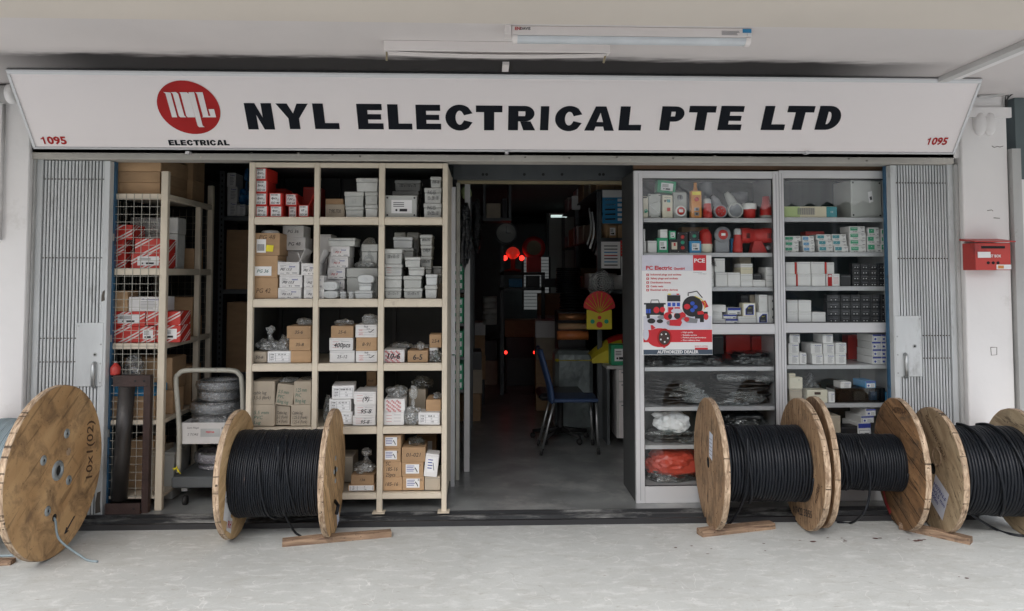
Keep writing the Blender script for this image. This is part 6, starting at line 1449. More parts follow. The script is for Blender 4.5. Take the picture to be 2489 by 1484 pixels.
# ---- bundles of black cable in clear sleeves (lower shelves of the left cabinet)
def bundle(rect, label, seed, mk='black_gloss', dy=.03, dep=.3, n=6, film=True, tagm=True, nm='cable_bundle', cat='cable bundle'):
    s, f = CUR; y = s.y+dy; x0, x1, z0, z1 = rc(f, *rect, y); dep = min(dep, s.ymax-y); z0 = s.rest(x0, x1, y, y+dep, z0)+.001
    t = thing(nm, label+' '+s.where, cat, ((x0+x1)/2, y+dep/2, z0)); rn = random.Random(seed)
    H = z1-z0; W = x1-x0; m = MB(); h = H/n
    for k in range(n):
        zc = z0+h*(k+.5); sh_ = rn.uniform(-.02, .02); N = 22; P = []
        a = x0+rn.uniform(0, .09); b_ = x1-rn.uniform(0, .09)
        bow = H*.12*rn.uniform(-1, 1)
        rows = []
        for i in range(N+1):
            u = i/N; X = a+(b_-a)*u; e_ = min(1, 6*u, 6*(1-u))**.5 if 0 < u < 1 else .15
            zz_ = zc+bow*sin(pi*u)*.5+(.016 if not film else .006)*noise.noise(Vector((X*7, k*1.3, seed))); ry = dep/2*.9*e_; rz = h*.62*e_*(1+.35*noise.noise(Vector((X*14, k*7.7, seed+2))))
            rows.append([(X, y+dep/2-ry*cos(2*pi*j/10)*(1+.1*noise.noise(Vector((X*20, j, k)))), max(z0, zz_+rz*sin(2*pi*j/10))) for j in range(10)])
        vs = [p for r_ in rows for p in r_]; m.add(vs, [(i*10+j, i*10+(j+1) % 10, i*10+10+(j+1) % 10, i*10+10+j) for i in range(N) for j in range(10)]+[tuple(range(10)), tuple(N*10+j for j in range(10))[::-1]], mk, True)
    m.obj('cables', t)
    if film:
        m = MB(); lump(m, ((x0+x1)/2, y+dep/2, z0-.0), (W/2*.98, dep/2+.012, H*1.02), 'film_dark' if film is True else film, seed, .12, 3, 4, True, .09); m.obj('plastic_sleeve', t)
    if not film:
        m = MB()
        for k in range(7):
            cx_ = rn.uniform(x0+.06, x1-.06); lump(m, (cx_, y+.012, z0+H*rn.uniform(0, .85)), (rn.uniform(.04, .11), .022, H*rn.uniform(.1, .22)), 'film_dark', seed+k, .4, 2.2, 3, False, .25)
        m.obj('plastic_sleeve', t)
    s.sup.append((x0, x1, y, y+dep, z1)); return t
cb(4, shA, 'W3', 'on fifth shelf, left cabinet')
bundle((128, 735, 360, 838), 'crumpled bagged black cable, left end,', 51, n=3); bundle((365, 725, 700, 838), 'low bundle of black cable in clear sleeve', 52, n=4, film=False)
bundle((705, 745, 960, 838), 'flat clear bag of black coil in the middle', 53, n=2); bundle((965, 690, 1480, 838), 'large bagged black cable bundle at the right', 54, n=6, film=False)
C((820, 525, 930, 740), 'black', 'dark carton at the back left', dy=.25, dep=.1); C((950, 520, 1200, 740), 'red', 'red plastic goods at the back', dy=.3, dep=.1); C((1210, 530, 1320, 740), 'red', 'smaller red goods at the back', dy=.3, dep=.1)
cb(5, shA, 'W3', 'on sixth shelf, left cabinet')
bundle((135, 960, 800, 1233), 'left stack of sleeved black cables', 61, n=13, film=False); bundle((810, 925, 1490, 1233), 'right stack of sleeved black cables', 62, n=13, film=False)
cb(6, shA, 'D', 'on seventh shelf, left cabinet')
bundle((1568, 1040, 1700, 1079), 'black cables in sleeves under the white bag', 63, n=4, film=False); bundle((1750, 1010, 1885, 1079), 'black cables in sleeves behind the drum', 64, n=4)
s, f_ = CUR; q = rc('D', 1590, 1002, 1681, 1048, s.y+.04)
t = thing('plastic_bag', 'knotted white plastic bag on the black cables in left cabinet', 'plastic bag', ((q[0]+q[1])/2, s.y+.12, q[2]))
m = MB(); lump(m, ((q[0]+q[1])/2+.01, s.y+.12, q[2]-.01), ((q[1]-q[0])/2*.95, .1, (q[3]-q[2])*1.05), 'white_bag', 5, .2, 1.8, 4, True, .05); lump(m, (q[0]+.03, s.y+.08, q[3]-.035), (.035, .02, .03), 'white_bag', 8, .4, 2, 2, False, .2); m.obj('bag_film', t)
cb(7, shA, 'D', 'on the bottom shelf, left cabinet')
bundle((1572, 1142, 1702, 1178), 'black cable bundle under the red bag', 65, n=3); bundle((1750, 1120, 1885, 1178), 'black cable bundle behind the drum', 66, n=4)
s, f_ = CUR; q = rc('D', 1574, 1092, 1712, 1150, s.y+.04)
t = thing('plastic_bag', 'orange red plastic bag bulging on the bottom shelf behind the drum', 'plastic bag', ((q[0]+q[1])/2, s.y+.15, q[2]))
m = MB(); lump(m, ((q[0]+q[1])/2, s.y+.15, q[2]-.015), ((q[1]-q[0])/2, .14, (q[3]-q[2])*1.05), 'orange_bag', 9, .2, 1.6, 4, True, .06); m.obj('bag_film', t)

# ================================================================ RIGHT CABINET CONTENTS
cb(0, shB, 'W4', 'on top shelf, right cabinet')
def f(t, x0, x1, y, d, z0, z1):
    m = MB(); m.box(x0, x1, y, y+d, z0, z1, 'carton_cream', c=.002); m.obj('carton_body', t); m = MB(); W = x1-x0
    m.box(x0+W*.8, x1-.001, y-.001, y-.0002, z0+.002, z1-.002, 'carton_teal'); m.box(x0+.001, x0+W*.3, y-.001, y-.0002, z0+.002, z1-.002, 'paper_green')
    for k in range(24): a = x0+W*(.26+.33*k/24); m.box(a, a+.002+.002*(k % 3 == 0), y-.0018, y-.0011, z0+.02, z1-.012, 'ink_grey')
    m.text('HI', (x0+W*.9, y-.002, (z0+z1)/2), .014, 'paper'); m.obj('label', t)
mat('paper_green', (.45, .55, .25), .6)
stand((140, 490, 725, 605), 'carton', 'long low cream and teal carton with barcode lines', 'carton', f, dep=.15)
s, f_ = CUR
C((838, 207, 1213, 603), 'lidface', 'very large grey enclosure with small tilted sticker', dy=.0, dep=.22, rot=9)
for o_ in [x for x in COL.objects if x.get('label', '').startswith('very large grey enclosure')]:
    w2, h2 = .27, .36; m = MB(); m.add([(.02, -.1125, .11), (.055, -.1125, .12), (.045, -.1125, .2), (.01, -.1125, .19)], [(0, 1, 2, 3)], 'paper'); m.add([(.027, -.1135, .13), (.045, -.1135, .135), (.04, -.1135, .16), (.022, -.1135, .155)], [(0, 1, 2, 3)], 'ink'); s_ = m.obj('sticker'); s_.parent = o_
cb(1, shB, 'W4', 'on second shelf, right cabinet')
rows = [('ink_green2|A|TN 1201', [((145, 932, 306, 985), (145, 875, 303, 930), (145, 815, 330, 872))], 'far left stack'),
        ('ink_blue2|A|TN 4020', [((357, 933, 485, 987), (346, 877, 481, 930), (333, 815, 470, 872))], 'second stack from left'),
        ('carton_teal|A|TN 4025', [((526, 925, 685, 985), (515, 860, 673, 921), (501, 797, 660, 857))], 'third stack from left'),
        ('carton_teal|B|TN 4032', [((692, 924, 852, 985), (679, 860, 838, 921), (668, 795, 830, 856))], 'fourth stack from left'),
        ('carton_green|Telemecanique|TN 5020', [((862, 921, 1045, 985), (862, 850, 1047, 917), (862, 777, 1047, 846), (855, 708, 1033, 773))], 'tallest green stack'),
        ('carton_green|A|TN 1220', [((1050, 895, 1212, 985), (1060, 810, 1198, 892), (1064, 722, 1190, 806))], 'stack right of the tallest'),
        ('carton_green|B|TN 1225', [((1214, 895, 1285, 985), (1212, 816, 1285, 892), (1206, 736, 1285, 812))], 'stack by the blue post')]
mat('ink_green2', (.05, .3, .18), .6); mat('ink_blue2', (.12, .3, .5), .6)
for spec, stacks, nm in rows:
    for st in stacks:
        for k, r_ in enumerate(st):
            CUR[0].where = ''; C(r_, 'white', 'small white carton with coloured panel, %s of %s, right cabinet' % (('lowest', 'second up', 'third up', 'topmost')[k if len(st) == 4 else (0, 1, 3)[k]], nm), 'small', spec, dep=.14, rot=PRN.uniform(-2.5, 2.5))
C((380, 765, 590, 900), 'red', 'dark red carton behind the small cartons, second shelf of right cabinet', dy=.2, dep=.1)
cb(2, shB, 'W4', 'on third shelf, right cabinet')
for k, (r_, d_, l_) in enumerate((((160, 1235, 277, 1362), None, 'white carton, first in the bottom row'), ((285, 1235, 440, 1362), None, 'white carton, second in the bottom row'), ((445, 1235, 600, 1362), None, 'white carton, third in the bottom row'), ((606, 1232, 757, 1362), 'reda', 'white carton with red logo panel, lower'),
                       ((157, 1103, 262, 1232), None, 'white carton, first in the top row'), ((286, 1100, 437, 1232), None, 'white carton, second in the top row'), ((440, 1100, 592, 1232), None, 'white carton, third in the top row'), ((612, 1105, 697, 1230), None, 'dull pink carton with red edge, upper'))):
    C(r_, 'white', l_, d_, '', dep=.16, rot=0)
for a, b_, c_ in ((262, 1104, 1232), (277, 1236, 1362), (592, 1104, 1232)):
    C((a, b_, a+22, c_), 'red', 'thin red carton end at %s' % {262: 'the upper left gap', 277: 'the lower left gap', 592: 'the upper right gap'}[a], dep=.15, rot=0)
def relay(t, x0, x1, y, d, z0, z1):
    m = MB(); m.box(x0, x1, y, y+d, z0, z1, 'black_plastic', c=.003); m.obj('relay_body', t)
    m = MB()
    for u in (.3, .62): m.disc((x0+u*(x1-x0), y, z0+(z1-z0)*.25), .0035, 'paper', 'Y', .001, 8)
    m.box(x0+.2*(x1-x0), x0+.8*(x1-x0), y-.001, y-.0002, z0+.6*(z1-z0), z0+.64*(z1-z0), 'ink_grey'); m.obj('terminal_screws', t)
def relays(i, f_, xs, ys, nm):
    for a in range(len(xs)-1):
        for b_ in range(len(ys)-1):
            CUR[0].where = ''
            stand((xs[a], ys[b_+1], xs[a+1]-4, ys[b_]), 'relay_block', 'black relay block in the wall of identical blocks %s, right cabinet' % nm, 'relay', relay, dy=.01)['group'] = 'black relay blocks ' + nm
relays(2, 'W4', [895, 990, 1085, 1180, 1275], [1362, 1300, 1238, 1176, 1115], 'on third shelf')
C((762, 1240, 880, 1362), 'black', 'dark carton beside the black relay wall', dep=.1)
cb(3, shB, 'W5', 'on fourth shelf, right cabinet')
for r_, l_ in (((157, 290, 270, 395), 'white carton, lower left'), ((273, 290, 405, 395), 'white carton, lower middle'), ((410, 290, 548, 393), 'white carton, lower right'), ((155, 170, 270, 288), 'white carton, upper left'), ((272, 170, 403, 288), 'white carton, upper right')): C(r_, 'white', l_, dep=.15, rot=0)
relays(3, 'W5', [560, 700, 800, 900, 1000, 1100, 1175], [393, 325, 255, 185, 115], 'on fourth shelf')
cb(4, shB, 'W5', 'on fifth shelf, right cabinet')
for r_, l_ in (((172, 710, 283, 815), 'printed white carton, lowest of the left stack'), ((170, 602, 281, 708), 'printed white carton, middle of the left stack'), ((184, 508, 292, 600), 'printed white carton, topmost of the left stack'), ((285, 697, 358, 800), 'narrow printed carton in the gap'),
               ((410, 710, 523, 812), 'printed white carton, lower third column'), ((393, 605, 513, 708), 'printed white carton, upper third column'), ((526, 710, 638, 812), 'printed white carton, lowest of fourth column'), ((520, 603, 636, 708), 'printed white carton, middle of fourth column'), ((513, 508, 622, 601), 'printed white carton, topmost of fourth column'),
               ((642, 706, 755, 812), 'printed white carton, lower fifth column'), ((640, 597, 755, 704), 'printed white carton with open lid')):
    C(r_, 'white', l_, 'list', dep=.16)
for k, (a, b_) in enumerate(((735, 807), (660, 733), (586, 658), (511, 583))):
    n_ = ('lowest', 'second up', 'third up', 'topmost')[k]
    C((1001, a, 1097, b_), 'white', 'blue and white carton, %s, left column' % n_, 'bluebox', dep=.2, rot=5 if k != 2 else 2); C((1104, a, 1180, b_), 'white', 'blue and white carton, %s, by the blue post' % n_, 'bluebox', dep=.2, rot=0)
C((770, 520, 900, 800), 'red', 'dark red box standing at the back', dy=.3, dep=.1)
cb(5, shB, 'W5', 'on sixth shelf, right cabinet')
C((180, 1062, 312, 1198), 'cardg', 'dull brown carton under the cream junction box', dep=.12)
C((178, 942, 318, 1056), 'jbc', 'cream junction box with two knockouts', dep=.1) if False else None
KIND['jb2'] = KIND['jbc']
def f(t, x0, x1, y, d, z0, z1):
    body('plastic_cream', .006)(t, x0, x1, y, d, z0, z1)
    for u in (.32, .7): m = MB(); m.lathe((x0+u*(x1-x0), y, z0+.35*(z1-z0)), [(.011, -.001), (.0125, -.003), (.0135, 0)], 'plastic_cream', 'Y', 16); m.obj('knockout', t)
    m = MB(); m.disc((x0+.72*(x1-x0), y, z0+.78*(z1-z0)), .003, 'ink', 'Y', .001, 8); m.obj('lamp', t)
stand((178, 942, 318, 1056), 'junction_box', 'cream junction box with two knockouts', 'junction box', f)
C((176, 905, 246, 938), 'cream', 'small yellow item on the cream junction box', dep=.04)
def f(t, x0, x1, y, d, z0, z1):
    body('plastic_cream', .003)(t, x0, x1, y, d, z0, z1); m = MB(); m.box(x0+.36*(x1-x0), x0+.66*(x1-x0), y-.001, y-.0002, z0+.3*(z1-z0), z0+.68*(z1-z0), 'rust'); m.obj('window', t)
stand((360, 1137, 565, 1200), 'distribution_box', 'flat cream box with dark window, lower', 'distribution box', f, dep=.1); stand((360, 1068, 565, 1134), 'distribution_box', 'flat cream box with dark window, upper', 'distribution box', f, dep=.1)
BAG((310, 900, 535, 1055), 'clear bag with bright crease above the cream boxes', dy=.12, seed=71, mk='film_dark', fill='black_plastic', dep=.14)
C((572, 1090, 640, 1195), 'white', 'upright white carton beside dark window case', 'list', dep=.08)
def f(t, x0, x1, y, d, z0, z1):
    m = MB()
    m.box(x0, x1, y+.01, y+d, z0, z0+.01, 'black_plastic'); m.box(x0, x1, y+.01, y+d, z1-.01, z1, 'black_plastic'); m.box(x0, x0+.008, y+.01, y+d, z0+.0101, z1-.0101, 'plastic_grey'); m.box(x1-.008, x1, y+.01, y+d, z0+.0101, z1-.0101, 'black_plastic'); m.box(x0, x1, y+d, y+d+.004, z0, z1, 'black_plastic'); m.obj('case', t)
    m = MB(); m.poly([(x0, y+.006, z0), (x1, y+.006, z0), (x1, y+.006, z1), (x0, y+.006, z1)], 'smoked'); m.obj('cover', t)
    m = MB(); m.box(x0+.05, x0+.14, y+.03, y+.06, z0+.012, z1-.03, 'rust'); m.box(x0+.16, x0+.24, y+.03, y+.06, z0+.012, z1-.03, 'cardboard_grey'); m.box(x0+.28, x1-.05, y+.03, y+.06, z0+.012, z1-.03, 'carton_blue'); m.obj('breaker_row', t)
glassy('smoked', (.25, .27, .3), .07)
stand((640, 1052, 1145, 1196), 'enclosure_box', 'long low smoked window enclosure', 'enclosure', f, dep=.14)
C((687, 988, 802, 1050), 'white', 'small white carton on the smoked enclosure', 'list', dep=.1, rot=4); C((930, 978, 1045, 1050), 'blue', 'blue and white carton on the smoked enclosure', 'bluebox', dep=.16, rot=5)
C((1145, 1088, 1180, 1195), 'blue', 'blue carton by the blue post', dep=.1)
cb(6, shB, 'W5', 'on seventh shelf, right cabinet')
C((505, 1328, 700, 1560), 'cardg', 'plain brown carton behind the drums', dep=.2)
C((850, 1400, 990, 1480), 'white', 'white carton, lower right behind the drums', 'bluebox', dep=.2, rot=6); C((880, 1330, 1020, 1398), 'white', 'white carton, middle right behind the drums', 'bluebox', dep=.2, rot=6); C((930, 1258, 1040, 1328), 'white', 'white carton, top right behind the drums', 'bluebox', dep=.2, rot=6)
C((700, 1430, 960, 1560), 'black', 'black terminal block behind the drums', dep=.1)
BAG((510, 1285, 600, 1330), 'clear bag on the plain brown carton behind drums', dy=.05, seed=72, dep=.1, fill=None)
# ================================================================ LEFT MESH RACK
YR = .27
def zr(y, Y=YR): return at(330, y, Y)[1]
xP0, xP1 = at(384, 800, YR)[0], at(401, 800, YR)[0]
xQ = at(236, 800, YR)[0]
YBk = 1.13
rk = thing('mesh_rack', 'cream steel rack with wire mesh sides behind the left blue post', 'rack', ((xQ+xP1)/2, YR, FL))
zt = zr(415)
for x0, x1, y, z1 in ((xP0, xP1, YR, zt), (xP0+.005, xP1, YBk, zt-.0), (xP0+.005, xP1-.002, (YR+YBk)/2+.18, zt-.2), (xQ, xQ+.045, YR, zt), (xQ, xQ+.045, YBk, zt)):
    m = MB(); m.box(x0, x1, y, y+.04, FL, z1, 'cream_paint', c=.003); m.obj('post', rk)
lev = [(470, 484), (652, 668), (834, 848), (1021, 1031), (1205, 1212)]
ZL = []
for a, b_ in lev:
    z1, z0 = zr(a), zr(b_); ZL.append(z1)
    m = MB(); m.box(xQ+.046, xP0-.001, YR+.002, YR+.03, z0, z1, 'cream_paint', c=.002); m.obj('rail', rk)
    m = MB(); m.box(xP0+.008, xP1-.004, YR+.041, YBk-.001, z0, z1, 'cream_paint', c=.002); m.obj('side_rail', rk)
    m = MB(); m.box(xQ+.01, xP0+.007, YR+.031, YBk-.001, z1-.012, z1-.003, 'cream_paint'); m.obj('shelf_board', rk)
m = MB(); p = .054
x = xQ+.07
while x < xP0-.01: m.box(x, x+.003, YR-.004, YR-.001, zr(1210), zr(470), 'tube_cream'); x += p
z = zr(1205)
while z < zr(480): m.box(xQ+.02, xP0-.001, YR-.007, YR-.0041, z, z+.003, 'tube_cream'); z += p
m.obj('wire_mesh', rk)
m = MB(); yy = YR+.05
while yy < YBk: m.box(xQ+.008, xQ+.011, yy, yy+.003, zr(1205), zr(480), 'tube_cream'); yy += p
z = zr(1205)
while z < zr(490): m.box(xQ+.1, xP0, YBk+.042, YBk+.045, z, z+.003, 'tube_cream'); z += p
x = xQ+.07
while x < xP0+.02: m.box(x, x+.003, YBk+.046, YBk+.049, zr(1205), zr(480), 'tube_cream'); x += p
m.obj('wire_mesh', rk)
def red_striped_material():
    m = bpy.data.materials.new('red_striped'); m.use_nodes = True; MATS['red_striped'] = m
    n = m.node_tree.nodes; L = m.node_tree.links; b = n['Principled BSDF']; tc = n.new('ShaderNodeTexCoord'); sp_ = n.new('ShaderNodeSeparateXYZ'); L.new(tc.outputs['Object'], sp_.inputs[0])
    def M(op, a, b2=None):
        x = n.new('ShaderNodeMath'); x.operation = op
        for i, v in enumerate((a, b2)):
            if v is None: continue
            if isinstance(v, (int, float)): x.inputs[i].default_value = v
            else: L.new(v, x.inputs[i])
        return x.outputs[0]
    d = M('ADD', M('ADD', M('MULTIPLY', sp_.outputs['X'], .55), M('MULTIPLY', sp_.outputs['Y'], .55)), M('MULTIPLY', sp_.outputs['Z'], -1.))
    f = M('FRACT', M('MULTIPLY', d, 11.))
    s1_ = M('MULTIPLY', M('GREATER_THAN', f, .08), M('LESS_THAN', f, .2)); s2_ = M('MULTIPLY', M('GREATER_THAN', f, .32), M('LESS_THAN', f, .44))
    mx = n.new('ShaderNodeMix'); mx.data_type = 'RGBA'; L.new(M('ADD', s1_, s2_), mx.inputs[0]); mx.inputs[6].default_value = (.52, .03, .02, 1); mx.inputs[7].default_value = (.66, .6, .58, 1)
    L.new(mx.outputs[2], b.inputs['Base Color']); b.inputs['Roughness'].default_value = .5
red_striped_material()
KIND['stripe'] = ('red_striped', 'carton', 'carton', 'carton_body')
def rack(i, f, where=''): CUR[0] = Shelf(ZL[i], YR+.05, where, YBk-.03); CUR[1] = f
rack(0, 'Z4')
C((880, 268, 1252, 354), 'card', 'long cardboard box, lowest of three on top of the mesh rack', dep=.5)
C((870, 182, 1255, 266), 'card', 'long cardboard box, middle of three on top of the mesh rack', dep=.5)
C((890, 60, 1262, 180), 'card', 'long cardboard box, topmost of three on top of the mesh rack', dep=.5)
def sidebox(y0, y1, z0, z1, kind, label, dk=None, txt=None, x1=None, w_=.35):
    """box standing deeper on the rack, its right end flush with the rack side"""
    x1 = x1 or xP0+.0; return box_at(x1-w_, x1, z0, z1, y0, y1-y0, kind, label, dk, txt, 0)
z = ZL[0]+.001
sidebox(YR+.56, YR+.80, z, z+.17, 'card', 'cardboard box deep on top of the mesh rack, lower'); sidebox(YR+.56, YR+.80, z+.172, z+.34, 'card', 'cardboard box deep on top of the mesh rack, middle'); sidebox(YR+.57, YR+.79, z+.342, z+.5, 'card', 'cardboard box deep on top of the mesh rack, upper')
rack(1, 'Z4')
C((1028, 826, 1290, 937), 'stripe', 'red striped carton, lower right pair on the upper mesh shelf', 'sch', '', dep=.2, rot=0, op=False); C((1058, 708, 1290, 822), 'stripe', 'red striped carton, upper right pair on the upper mesh shelf', None, dep=.2, rot=0)
C((860, 828, 990, 937), 'stripe', 'red striped carton, lower left on the upper mesh shelf', dep=.2, rot=0); C((860, 718, 975, 826), 'stripe', 'red striped carton, middle left on the upper mesh shelf', dep=.2, rot=0); C((860, 600, 1040, 716), 'stripe', 'red striped carton, top left on the upper mesh shelf', dep=.2, rot=0)
C((1065, 580, 1245, 935), 'cardg', 'dim brown carton behind the striped ones on the upper mesh shelf', dy=.4, dep=.2)
z = ZL[1]+.001; sidebox(YR+.62, YR+.8, z, z+.16, 'card', 'cardboard box at the back of the upper mesh shelf'); sidebox(YR+.3, YR+.45, z, z+.38, 'wrap', 'tall wrapped grey goods on the upper mesh shelf')
rack(2, 'Z4')
C((870, 1400, 1095, 1500), 'stripe', 'red striped carton, lower left on the middle mesh shelf', dep=.2, rot=0); C((1098, 1400, 1225, 1500), 'stripe', 'red striped carton, lower middle on the middle mesh shelf', 'sch', '', dep=.2, rot=0); C((1228, 1392, 1420, 1500), 'stripe', 'red striped carton, lower right on the middle mesh shelf', 'sch', '', dep=.18, rot=0)
C((870, 1282, 1140, 1398), 'stripe', 'red striped carton, upper left on the middle mesh shelf', 'sch', '', dep=.2, rot=0); C((1145, 1282, 1420, 1391), 'stripe', 'red striped carton, upper right on the middle mesh shelf', dep=.18, rot=0)
C((1010, 1168, 1290, 1280), 'white', 'white carton with printed squares on the striped cartons', 'list', dep=.18); C((880, 1120, 1005, 1280), 'card', 'open brown box beside the white carton on striped cartons', dep=.16)
z = ZL[2]+.001; sidebox(YR+.5, YR+.62, z, z+.15, 'card', 'brown carton with white label on the middle mesh shelf, left', 'list', ''); sidebox(YR+.66, YR+.8, z, z+.15, 'card', 'brown carton with white label deep on the middle mesh shelf, right'); sidebox(YR+.6, YR+.78, z+.152, z+.3, 'card', 'brown carton on two others at the back of the mesh rack')
rack(3, 'Z5')
C((645, 420, 900, 548), 'card', 'wide cardboard carton on the fourth mesh shelf', dep=.2); C((650, 365, 900, 418), 'blue', 'flat bright blue carton on the fourth mesh shelf', dep=.2)
C((860, 255, 1000, 363), 'card', 'cardboard carton above the blue one in the mesh rack', dy=.2, dep=.2)
z = ZL[3]+.001; sidebox(YR+.22, YR+.42, z, z+.17, 'card', 'cardboard carton sticking out of the mesh rack side', w_=.3, x1=xP0+.02); sidebox(YR+.25, YR+.5, z+.172, z+.4, 'card', 'taller cardboard carton above the one sticking out'); sidebox(YR+.6, YR+.8, z, z+.3, 'card', 'large brown carton at the back of the fourth mesh shelf')
BAG((690, 165, 820, 280), 'clear bag hanging in the mesh rack above the blue carton', dy=.05, seed=81, dep=.1, fill=None)
rack(4, 'Z5')
C((735, 680, 890, 1000), 'card', 'tall brown board carton on the bottom mesh shelf', dy=.1, dep=.2); C((860, 742, 900, 900), 'cardg', 'grey carton on the bottom mesh shelf', dy=.05, dep=.3)
def lathed(name, label, cat, c, prof, mk, parts=(), seg=24):
    t = thing(name, label, cat, c); m = MB(); m.lathe(c, prof, mk, 'Z', seg); m.obj('body', t)
    for nm, cc, pr, mk2 in parts: m = MB(); m.lathe((c[0]+cc[0], c[1]+cc[1], c[2]+cc[2]), pr, mk2, 'Z', 16); m.obj(nm, t)
    return t
p = pt('Z5', 935, 880, .5); q = rc('Z5', 865, 745, 1010, 900, .5)
t = thing('storage_bin', 'pale grey plastic bin on the floor beside the mesh rack', 'bin', ((q[0]+q[1])/2, .6, FL)); m = MB(); m.box(q[0], q[1], .5, .8, FL+.0, q[3]-.02, 'plastic_grey', tap=.02); m.obj('tub', t, bevel=.01); m = MB(); m.box(q[0]-.008, q[1]+.008, .492, .808, q[3]-.02, q[3], 'plastic_grey', c=.004); m.obj('rim', t)
# roller in a rusty frame
q = rc('Z5', 648, 300, 864, 1080, .22)
t = thing('roller_stand', 'rusty steel frame holding a dark vertical steel roller', 'roller stand', ((q[0]+q[1])/2, .25, FL))
m = MB(); x0, x1 = q[0], q[1]; ztop = q[3]
m.box(x0, x1, .215, .22, ztop-.075, ztop, 'rust'); m.box(x0, x1, .2205, .265, ztop-.005, ztop, 'rust'); m.box(x1-.045, x1-.001, .2205, .226, FL, ztop-.076, 'rust'); m.box(x1-.006, x1-.001, .2265, .265, FL, ztop-.0055, 'rust')
m.box(x0-.02, x1-.04, .19, .2, FL+.0, FL+.075, 'rust'); m.box(x0-.02, x1-.04, .2, .27, FL, FL+.006, 'rust'); m.obj('frame', t)
for k in ((x1-.03, ztop-.035), (x1-.09, ztop-.035), (x1-.08, FL+.04)):
    m = MB(); m.disc((k[0], .2145 if k[1] > 1 else .1895, k[1]), .008, 'gap_dark', 'Y', .001, 10); m.obj('bolt_hole', t)
m = MB(); a = pt('Z5', 735, 362, .25); b_ = pt('Z5', 690, 1018, .25); b_.z = max(b_.z, FL+.0085); m.tube([a, a*.5+b_*.5, b_], .052, 'roller', 24); m.obj('roller', t)
c = pt('Z5', 668, 300, .25); c = Vector((c.x, c.y, ztop+.001))
lathed('red_canister', 'small red canister standing on the rusty roller frame', 'canister', tuple(c), [(.001, 0), (.03, 0), (.033, .01), (.033, .05), (.02, .07), (.012, .075), (.012, .09), (.001, .092)], 'post_red', [('handle', (0, 0, .08), [(.001, 0), (.016, .004), (.016, .012), (.001, .016)], 'steel')])

# ================================================================ TROLLEY WITH COILS
YT = .36
def zt_(y, Y=YT): return at(500, y, Y)[1]
P5 = lambda x, y, Y=YT: pt('Z5', x, y, Y)
tr = thing('trolley', 'grey two tier platform trolley with bent tube handle', 'trolley', (P5(1200, 900).x, YT+.25, FL))
xa, xb = P5(1000, 800).x, P5(1440, 800).x; zp = P5(1100, 885).z; zpb = P5(1100, 950).z
m = MB(); m.box(xa, xb, YT-.02, YT+.55, zpb, zp, 'rack_grey', c=.01); m.obj('platform', tr)
m = MB(); L_ = P5(1035, 860), P5(1038, 600), P5(1020, 340), P5(1035, 292), P5(1075, 272), P5(1200, 269), P5(1345, 272), P5(1385, 292), P5(1402, 345), P5(1408, 600), P5(1410, 860)
m.tube(poly_smooth_path([Vector(v) for v in L_], 5), .017, 'tube_cream', 12); m.obj('handle', tr)
q = rc('Z5', 1052, 572, 1420, 695, YT+.02)
m = MB(); m.box(q[0], q[1], YT+.01, YT+.02, q[2], q[3], 'cable_trunk', c=.002); m.box(q[0], q[1], YT+.0205, YT+.5, q[2]+.03, q[2]+.036, 'cable_trunk'); m.box(q[0], q[0]+.008, YT+.0205, YT+.5, q[2], q[3], 'cable_trunk'); m.box(q[1]-.008, q[1], YT+.0205, YT+.5, q[2], q[3], 'cable_trunk')
ty = m.obj('tray', tr); ZT = q[2]+.037
m = MB(); s0 = rc('Z5', 1162, 608, 1275, 655, YT+.009); m.box(s0[0], s0[1], YT+.007, YT+.0095, s0[2], s0[3], 'steel'); m.text('PRESTAR', ((s0[0]+s0[1])/2, YT+.0065, (s0[2]+s0[3])/2+.004), .012, 'ink_red', bold=.03, maxw=.06)
m.obj('name_plate', ty)
m = MB(); a = P5(1118, 605, YT+.009); m.text('Som Hupt', a, .014, 'ink', shear=.3); a = P5(1118, 642, YT+.009); m.text('S TORE', a, .016, 'ink', shear=.3); a = P5(1300, 605, YT+.009); m.text('Bran', a, .016, 'ink', shear=.3); a = P5(1308, 635, YT+.009); m.text('office', a, .016, 'ink', shear=.3); m.obj('handwriting', ty)
for x in (1062, 1400):
    c = P5(x, 950); m = MB(); m.box(c.x-.02, c.x+.02, YT+.02, YT+.06, zpb-.03, zpb, 'steel'); o = m.obj('caster', tr); m = MB(); m.lathe((c.x-.012, YT+.04, FL+.032), [(.001, 0), (.032, 0), (.032, .024), (.001, .024)], 'rubber', 'X', 20); m.obj('wheel', o)
m = MB(); c = P5(1025, 850, YT-.02)
for k in range(7): m.tube([(c.x, c.y, c.z+.015), (c.x+random.uniform(-.03, .03), c.y-.01, c.z+random.uniform(-.03, .04))], .0035, 'paper_yellow', 4)
m.obj('yellow_ribbon', tr)
